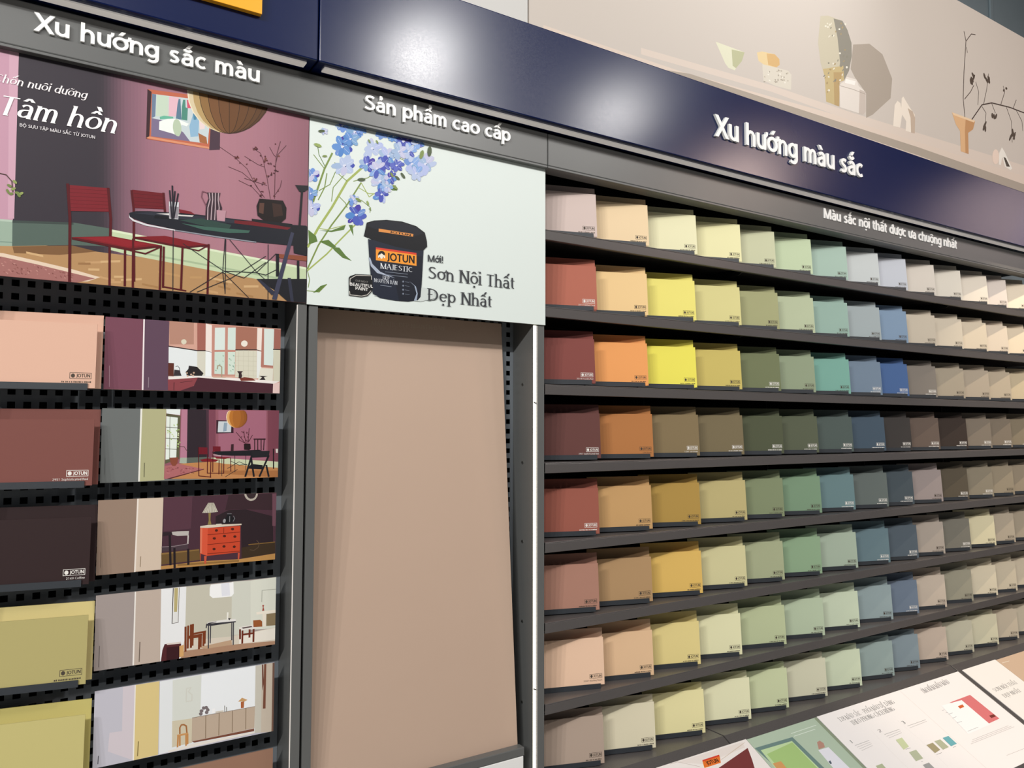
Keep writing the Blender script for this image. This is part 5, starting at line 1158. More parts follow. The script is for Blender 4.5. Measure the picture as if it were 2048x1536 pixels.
ART['mural'] = '''p|203,193,183|2481,5000 2481,7081 2910,7282 9900,7282 9900,5000
p|219,202,187|2583,5650 3752,5657 9900,5961 9900,5819 9879,5569 2583,5469
p|217,202,189|3367,5724 4667,5791 5680,5807 9900,5962 9900,5831 5677,5739 4666,5741 3367,5680
p|171,159,145|2583,5489 3814,5662 6634,5713 9891,5718 9880,5588 6631,5639 3814,5625 2583,5459
p|169,157,144|5701,6389 5931,6460 6118,6419 6255,6239 6223,6059 5954,5855 5860,5806 5868,6017 5713,6117 5660,6172
p|220,218,192|4071,5961 4374,5965 4343,5891 4279,5822 4267,5803 4199,5805 4166,5829
p|185,185,149|4236,5949 4374,5965 4343,5891 4279,5822 4245,5831
p|225,201,154|4508,5999 4563,6023 4710,6041 4762,6017 4765,5973 4727,5944 4597,5925 4525,5941
p|211,174,120|4617,6022 4710,6041 4762,6017 4765,5973 4727,5944 4634,5939
p|215,207,192|4566,5927 4860,5953 4901,5932 4894,5811 4723,5798 4576,5806
p|234,228,216|4643,5883 4636,5879 4630,5881 4631,5887 4638,5890 4644,5888
p|188,177,159|4744,5916 4737,5911 4727,5910 4724,5914 4731,5919 4741,5920
p|188,177,159|4597,5833 4589,5831 4584,5836 4586,5841 4594,5843 4600,5838
p|188,177,159|4786,5875 4778,5877 4775,5887 4780,5894 4788,5892 4791,5882
p|169,159,144|4719,5839 4710,5837 4704,5842 4705,5848 4714,5850 4721,5845
p|169,159,144|4807,5861 4797,5857 4782,5858 4777,5863 4787,5867 4802,5866
p|234,228,216|4656,5819 4647,5817 4637,5820 4637,5826 4646,5829 4655,5825
p|169,159,144|4599,5800 4592,5795 4580,5793 4575,5797 4582,5802 4594,5804
p|169,159,144|4647,5883 4640,5884 4639,5890 4645,5895 4652,5895 4653,5889
p|169,159,144|4794,5933 4788,5927 4776,5925 4771,5929 4778,5934 4789,5936
p|188,177,159|4768,5925 4758,5922 4746,5924 4744,5930 4754,5934 4766,5931
p|169,159,144|4755,5919 4747,5919 4742,5926 4746,5933 4754,5933 4759,5925
p|188,177,159|4866,5873 4860,5868 4851,5868 4849,5872 4855,5877 4864,5877
p|188,177,159|4819,5860 4810,5861 4804,5870 4807,5878 4817,5876 4822,5867
p|169,159,144|4743,5840 4736,5844 4736,5855 4743,5862 4749,5858 4749,5847
p|234,228,216|4825,5844 4817,5845 4815,5853 4821,5859 4828,5858 4830,5850
p|188,177,159|4867,5935 4861,5930 4852,5928 4849,5932 4855,5938 4864,5939
p|169,159,144|4752,5881 4743,5882 4740,5888 4744,5894 4752,5894 4756,5888
p|169,159,144|4821,5887 4812,5885 4806,5888 4808,5894 4816,5896 4822,5893
p|169,159,144|4740,5834 4732,5829 4721,5828 4717,5832 4724,5837 4736,5838
p|169,159,144|4801,5865 4791,5859 4775,5856 4767,5860 4777,5866 4793,5868
p|234,228,216|4797,5879 4789,5877 4785,5881 4788,5886 4796,5888 4800,5884
p|234,228,216|4643,5863 4634,5859 4624,5860 4622,5865 4630,5869 4641,5868
p|169,159,144|4723,5823 4712,5821 4702,5826 4701,5833 4712,5835 4722,5829
p|234,228,216|4779,5901 4770,5898 4760,5900 4759,5906 4768,5909 4778,5907
p|169,159,144|4851,5921 4842,5919 4835,5923 4837,5929 4846,5931 4852,5927
p|198,189,166|5274,6505 5370,6537 5563,6550 5627,6493 5679,6397 5679,6287 5637,6152 5568,6053 5508,6025 5495,5819 5326,5820 5313,6016 5263,6123 5236,6275
p|143,138,126|5444,6535 5563,6550 5627,6493 5679,6397 5679,6287 5637,6152 5568,6053 5480,6025 5518,6190 5492,6386
p|194,174,128|5292,6077 5561,6174 5568,6053 5508,6025 5495,5819 5326,5820 5313,6016
p|181,154,109|5429,6086 5559,6119 5508,6025 5495,5819 5431,5818
p|169,148,108|5571,6494 5561,6483 5551,6482 5551,6492 5561,6504 5571,6505
p|139,134,120|5576,6253 5562,6243 5551,6244 5554,6255 5567,6265 5578,6264
p|222,215,198|5375,6029 5364,6024 5354,6026 5354,6034 5366,6039 5376,6036
p|139,134,120|5429,6388 5423,6381 5416,6380 5416,6387 5421,6394 5428,6395
p|230,224,208|5570,5965 5562,5953 5548,5950 5542,5959 5551,5971 5565,5974
p|222,215,198|5541,6014 5531,6005 5525,6006 5529,6016 5540,6025 5546,6024
p|230,224,208|5369,5914 5352,5908 5344,5914 5354,5925 5371,5931 5379,5926
p|139,134,120|5460,6020 5450,6012 5440,6013 5440,6020 5449,6028 5459,6027
p|139,134,120|5497,6199 5489,6188 5482,6187 5483,6198 5491,6210 5498,6210
p|139,134,120|5463,6030 5455,6021 5445,6020 5444,6029 5452,6038 5462,6039
p|222,215,198|5376,6437 5361,6431 5353,6436 5359,6446 5373,6452 5382,6447
p|230,224,208|5317,6016 5304,6005 5298,6007 5305,6019 5318,6029 5324,6028
p|230,224,208|5607,6529 5594,6524 5587,6529 5593,6538 5606,6542 5614,6538
p|139,134,120|5538,6158 5522,6150 5517,6153 5526,6164 5542,6172 5548,6169
p|222,215,198|5581,6024 5577,6013 5571,6012 5568,6021 5572,6032 5579,6034
p|169,148,108|5401,6096 5391,6089 5383,6091 5385,6098 5395,6105 5403,6103
p|169,148,108|5325,6013 5315,6005 5307,6005 5309,6014 5319,6023 5327,6022
p|169,148,108|5547,6435 5542,6426 5533,6423 5530,6430 5535,6439 5543,6441
p|222,215,198|5553,6095 5544,6083 5535,6083 5536,6094 5545,6105 5554,6106
p|230,224,208|5521,6038 5507,6032 5500,6036 5507,6046 5521,6052 5528,6048
p|139,134,120|5379,6146 5370,6138 5358,6138 5356,6144 5365,6152 5377,6152
p|222,215,198|5371,6466 5360,6461 5352,6464 5354,6471 5364,6476 5373,6474
p|169,148,108|5477,6435 5472,6425 5465,6423 5463,6432 5467,6441 5475,6443
p|139,134,120|5559,6133 5547,6121 5541,6122 5547,6135 5559,6147 5565,6146
p|139,134,120|5369,6061 5358,6051 5352,6051 5358,6063 5369,6073 5375,6073
p|139,134,120|5315,6022 5300,6012 5293,6014 5300,6026 5315,6036 5322,6033
p|169,148,108|5354,5905 5342,5894 5335,5894 5340,5906 5351,5917 5358,5916
p|230,224,208|5353,6444 5344,6436 5330,6433 5325,6438 5333,6446 5347,6449
p|230,224,208|5532,6266 5520,6258 5507,6258 5506,6267 5518,6274 5531,6274
p|222,215,198|5420,6484 5414,6475 5408,6474 5408,6482 5414,6492 5420,6492
p|139,134,120|5413,6445 5402,6436 5395,6437 5400,6447 5411,6455 5418,6454
p|139,134,120|5438,6012 5429,6004 5423,6004 5426,6013 5435,6021 5441,6021
p|230,224,208|5447,6390 5437,6381 5430,6381 5434,6391 5444,6400 5450,6399
p|230,224,208|5527,6464 5514,6458 5505,6461 5509,6470 5523,6476 5532,6473
p|169,148,108|5572,6211 5557,6204 5554,6206 5565,6216 5580,6224 5584,6221
p|139,134,120|5624,6259 5608,6251 5597,6254 5601,6265 5616,6273 5628,6270
p|169,148,108|5354,5975 5342,5964 5331,5964 5331,5975 5343,5987 5354,5987
p|169,148,108|5553,6524 5546,6516 5536,6515 5533,6520 5540,6528 5550,6530
p|139,134,120|5564,5942 5551,5932 5539,5934 5541,5944 5554,5953 5566,5952
p|169,148,108|5458,6156 5444,6149 5437,6152 5443,6162 5456,6169 5464,6165
p|222,215,198|5403,6466 5388,6456 5378,6459 5382,6470 5397,6480 5408,6477
p|230,224,208|5586,6016 5582,6007 5574,6005 5571,6012 5575,6020 5583,6022
p|169,148,108|5394,6099 5387,6091 5375,6089 5371,6095 5378,6102 5390,6104
p|169,148,108|5598,6315 5591,6307 5581,6305 5577,6311 5584,6319 5595,6321
p|222,215,198|5550,6023 5541,6014 5529,6012 5525,6019 5533,6028 5546,6030
p|230,224,208|5441,6115 5428,6106 5422,6107 5428,6117 5440,6126 5446,6125
p|169,148,108|5498,6009 5489,6002 5482,6002 5484,6010 5493,6018 5500,6017
p|222,215,198|5439,6157 5428,6148 5416,6148 5415,6156 5425,6164 5437,6165
p|230,224,208|5621,6176 5613,6165 5599,6162 5593,6170 5601,6181 5615,6184
p|222,215,198|5387,6367 5372,6356 5367,6358 5378,6371 5393,6381 5398,6379
p|224,215,205|5501,5996 5579,6056 5602,6092 5735,6102 5767,6054 5857,6028 5857,5861 5815,5824 5505,5815
p|197,184,173|5777,6029 5857,6028 5857,5861 5815,5824 5758,5820
l|157,145,134|2|5503,5994 5687,6007 5858,6007
p|240,234,226|5590,6072 5723,6085 5711,6048 5578,6035
p|236,224,209|6250,5821 6282,6015 6326,6061 6370,6050 6381,6009 6392,6099 6418,6122 6447,6097 6521,6041 6591,5998 6583,5827 6440,5819 6452,5909 6391,5953 6356,5830
p|194,174,155|6482,6032 6558,6020 6595,5969 6583,5827 6524,5822 6522,5953
l|67,53,47|5.2|7444,6166 7424,6343 7455,6619 7507,6920 7476,7007
l|67,53,47|3.9|7507,6920 7612,7021 7688,7035
l|67,53,47|5.85|7571,6170 7771,6360 7962,6424 8322,6462 8629,6473
l|67,53,47|3.9|7448,6340 7563,6439 7628,6519
l|67,53,47|3.9|7693,6342 7716,6476 7667,6561
l|67,53,47|3.9|7803,6375 7875,6547 7917,6705
l|67,53,47|3.9|8140,6445 8232,6600 8203,6652
l|67,53,47|3.9|8389,6461 8464,6571
l|67,53,47|3.9|7770,6343 7844,6296 7823,6194
l|67,53,47|3.9|7962,6417 8027,6337
l|67,53,47|3.9|8255,6447 8347,6325 8349,6107
l|67,53,47|3.9|8457,6464 8571,6374 8581,6274
l|67,53,47|3.9|7525,6813 7513,6865
p|81,68,58|7603,6511 7585,6518 7575,6543 7578,6567 7594,6572 7610,6555 7614,6527
p|81,68,58|7624,6543 7602,6546 7578,6566 7572,6587 7586,6594 7612,6582 7628,6559
p|81,68,58|7605,6556 7601,6569 7618,6601 7643,6627 7658,6628 7651,6603 7628,6571
p|81,68,58|7583,6513 7565,6520 7555,6545 7559,6569 7575,6575 7590,6557 7594,6529
p|81,68,58|7644,6589 7622,6592 7599,6612 7593,6634 7608,6641 7633,6628 7649,6605
p|81,68,58|7918,6609 7904,6619 7904,6648 7918,6674 7934,6678 7942,6657 7934,6626
p|81,68,58|7855,6634 7834,6639 7817,6662 7817,6686 7833,6692 7853,6676 7863,6650
p|81,68,58|7935,6608 7915,6615 7901,6639 7903,6663 7919,6669 7938,6652 7945,6625
p|81,68,58|7932,6627 7912,6633 7896,6656 7896,6680 7912,6686 7932,6670 7941,6644
p|81,68,58|7900,6605 7878,6609 7856,6630 7850,6652 7866,6659 7891,6645 7906,6621
p|81,68,58|7821,6099 7806,6110 7801,6142 7810,6170 7827,6174 7838,6150 7835,6117
p|81,68,58|7780,6130 7779,6147 7805,6183 7837,6212 7852,6211 7838,6182 7806,6146
p|81,68,58|7776,6101 7769,6116 7783,6151 7806,6180 7822,6182 7818,6154 7798,6118
p|81,68,58|8004,6266 7987,6272 7980,6295 7988,6318 8005,6322 8018,6306 8018,6281
p|81,68,58|7966,6267 7951,6275 7946,6298 7955,6320 7972,6325 7983,6308 7981,6282
p|81,68,58|8022,6273 8013,6284 8023,6311 8045,6334 8061,6335 8060,6314 8042,6286
p|81,68,58|8371,6135 8366,6152 8386,6194 8416,6229 8433,6230 8424,6197 8397,6154
p|81,68,58|8363,6164 8348,6178 8345,6216 8357,6249 8375,6253 8385,6225 8380,6185
p|81,68,58|8399,6140 8379,6152 8367,6187 8371,6219 8388,6224 8406,6198 8411,6161
p|81,68,58|8287,6107 8285,6126 8311,6167 8345,6201 8362,6202 8348,6168 8315,6126
p|81,68,58|8276,6632 8257,6629 8245,6638 8248,6650 8265,6657 8282,6654 8287,6643
p|81,68,58|8210,6595 8196,6598 8196,6611 8209,6624 8227,6627 8234,6618 8227,6604
p|220,177,132|7213,6161 7429,6163 7632,6171 7587,6078 7495,6024 7483,5820 7351,5818 7348,6012 7278,6059
p|192,144,99|7458,6161 7632,6171 7587,6078 7495,6024 7492,5819 7433,5820 7436,6030
p|233,203,166|7213,6161 7632,6171 7606,6149 7240,6141
p|233,211,195|8073,5906 8066,5876 8050,5848 8027,5828 8000,5817 7975,5818 7954,5830 7941,5852 7938,5880 7945,5910 7961,5937 7984,5958 8010,5969 8036,5968 8057,5956 8070,5934
p|236,230,220|8076,5944 8135,6014 8191,5975 8331,5836 8296,5813 8181,5825 8138,5916 8100,5826 8062,5827
p|78,69,60|8162,5920 8204,5920 8288,5845 8215,5834'''
ART['kitchen'] = '''p|122,74,90|291,3389 291,3692 1020,3692 1020,3389
p|239,228,230|436,3389 434,3692 440,3692 442,3389
p|97,72,90|442,3389 440,3692 518,3692 537,3688 540,3389
p|213,165,148|539,3389 537,3692 1020,3692 1020,3389
p|184,138,120|537,3692 637,3692 639,3596 540,3590
p|165,102,90|651,3692 687,3692 688,3573 654,3569
p|230,235,236|537,3579 654,3568 685,3570 714,3565 717,3456 539,3450
p|216,213,198|654,3567 689,3569 690,3459 656,3457
l|42,26,30|2.2|537,3582 654,3569 688,3571 716,3566
p|241,228,221|687,3692 714,3686 716,3565 689,3571
p|240,244,244|689,3568 716,3564 718,3457 690,3459
p|197,142,128|713,3689 811,3692 818,3692 821,3463 716,3460
p|221,232,227|726,3676 770,3680 771,3579 727,3576
p|214,228,220|782,3680 816,3683 817,3581 783,3580
p|207,224,212|727,3567 771,3570 772,3468 728,3469
p|212,227,214|784,3570 816,3572 816,3469 786,3468
p|169,195,174|802,3532 799,3531 795,3533 795,3536 798,3537 801,3535
p|188,207,191|817,3498 815,3497 811,3499 810,3502 813,3503 817,3501
p|147,179,160|796,3537 793,3536 789,3538 789,3541 792,3542 795,3540
p|188,207,191|737,3527 734,3526 730,3528 730,3531 733,3532 736,3530
p|169,195,174|768,3550 765,3548 762,3550 761,3554 764,3555 768,3553
p|169,195,174|818,3520 815,3518 811,3520 811,3524 814,3525 817,3523
p|147,179,160|813,3506 810,3505 806,3507 805,3510 808,3511 812,3509
p|188,207,191|768,3525 765,3524 761,3526 760,3529 763,3530 767,3528
p|147,179,160|798,3509 795,3508 791,3510 790,3513 793,3514 797,3512
p|147,179,160|738,3482 735,3481 732,3483 731,3486 734,3487 737,3485
p|169,195,174|754,3510 751,3509 747,3511 746,3514 749,3515 753,3513
p|169,195,174|802,3483 799,3482 795,3484 795,3487 798,3488 801,3486
p|147,179,160|813,3503 810,3502 807,3504 806,3507 809,3508 812,3506
p|188,207,191|744,3505 741,3503 738,3505 737,3509 740,3510 743,3508
p|147,179,160|811,3489 809,3488 805,3490 804,3493 807,3494 811,3492
p|147,179,160|813,3552 810,3551 807,3553 806,3556 809,3557 813,3555
p|168,113,95|817,3688 912,3688 911,3590 818,3583
p|238,230,218|870,3613 869,3608 866,3603 861,3599 856,3598 850,3599 845,3602 842,3606 841,3612 842,3617 845,3622 850,3625 855,3627 861,3626 866,3623 869,3619
p|221,214,192|609,3606 608,3601 606,3597 602,3595 598,3593 594,3594 590,3596 588,3600 587,3604 587,3609 590,3612 593,3615 597,3616 602,3616 605,3613 608,3610
p|217,214,195|817,3580 911,3583 914,3454 818,3457
l|42,26,30|2.2|817,3581 913,3587 936,3583
l|192,188,166|0.5|818,3553 912,3557
l|192,188,166|0.5|818,3532 912,3534
l|192,188,166|0.5|818,3510 913,3511
l|192,188,166|0.5|819,3488 913,3489
l|192,188,166|0.5|819,3466 913,3466
l|192,188,166|0.5|832,3581 834,3451
l|192,188,166|0.5|853,3582 855,3452
l|192,188,166|0.5|874,3583 876,3453
l|192,188,166|0.5|896,3584 898,3454
p|241,227,218|912,3688 937,3688 936,3583 912,3588
p|232,235,232|912,3584 936,3578 932,3455 914,3456
p|180,122,108|934,3688 990,3689 987,3508 931,3509
p|219,230,224|943,3687 989,3688 987,3517 945,3519
p|226,223,208|930,3504 988,3503 987,3444 920,3448
p|165,104,92|989,3689 1020,3689 1019,3597 989,3596
p|214,211,189|987,3591 1019,3591 1020,3474 1020,3445 989,3447
l|42,26,30|2.2|986,3593 1019,3594
p|240,233,228|538,3448 659,3456 805,3454 1020,3445 989,3431 659,3450 540,3435
p|140,68,74|537,3437 665,3450 638,3405 588,3389 539,3389
p|76,40,50|659,3450 989,3433 988,3389 586,3389 643,3412
p|232,201,196|988,3389 989,3433 1019,3440 1019,3389
p|107,51,57|560,3425 565,3426 564,3390 560,3390
l|58,28,36|0.8|587,3426 637,3434
p|95,47,37|537,3509 560,3509 560,3452 538,3452
p|58,50,54|562,3481 583,3479 592,3455 560,3453
l|58,50,54|1|567,3493 574,3498 582,3490 586,3467
p|39,34,36|608,3472 619,3486 621,3501 655,3497 670,3482 682,3470 676,3458 614,3456
p|200,168,146|618,3468 616,3465 613,3464 610,3466 610,3469 613,3472 616,3471
p|200,168,146|646,3471 645,3467 641,3466 638,3468 638,3472 641,3474 644,3474
p|200,168,146|644,3458 642,3455 638,3454 635,3456 635,3460 638,3462 642,3461
p|200,168,146|621,3456 620,3453 616,3452 613,3454 613,3457 616,3460 619,3459
p|200,168,146|635,3463 634,3459 630,3459 627,3461 627,3464 630,3466 633,3466
l|167,154,128|2.2|740,3491 742,3505 750,3508 759,3501 760,3455
p|197,166,140|717,3456 787,3457 775,3453 725,3452
p|58,42,44|826,3485 852,3486 845,3477 849,3464 844,3452 833,3453 834,3473
p|122,58,46|838,3452 859,3459 895,3455 909,3445 844,3441
p|44,36,38|923,3467 963,3467 946,3462 954,3449 926,3448 938,3461
l|183,154,164|0.7|310,3487 312,3399
l|157,138,150|1.2|461,3444 461,3400'''
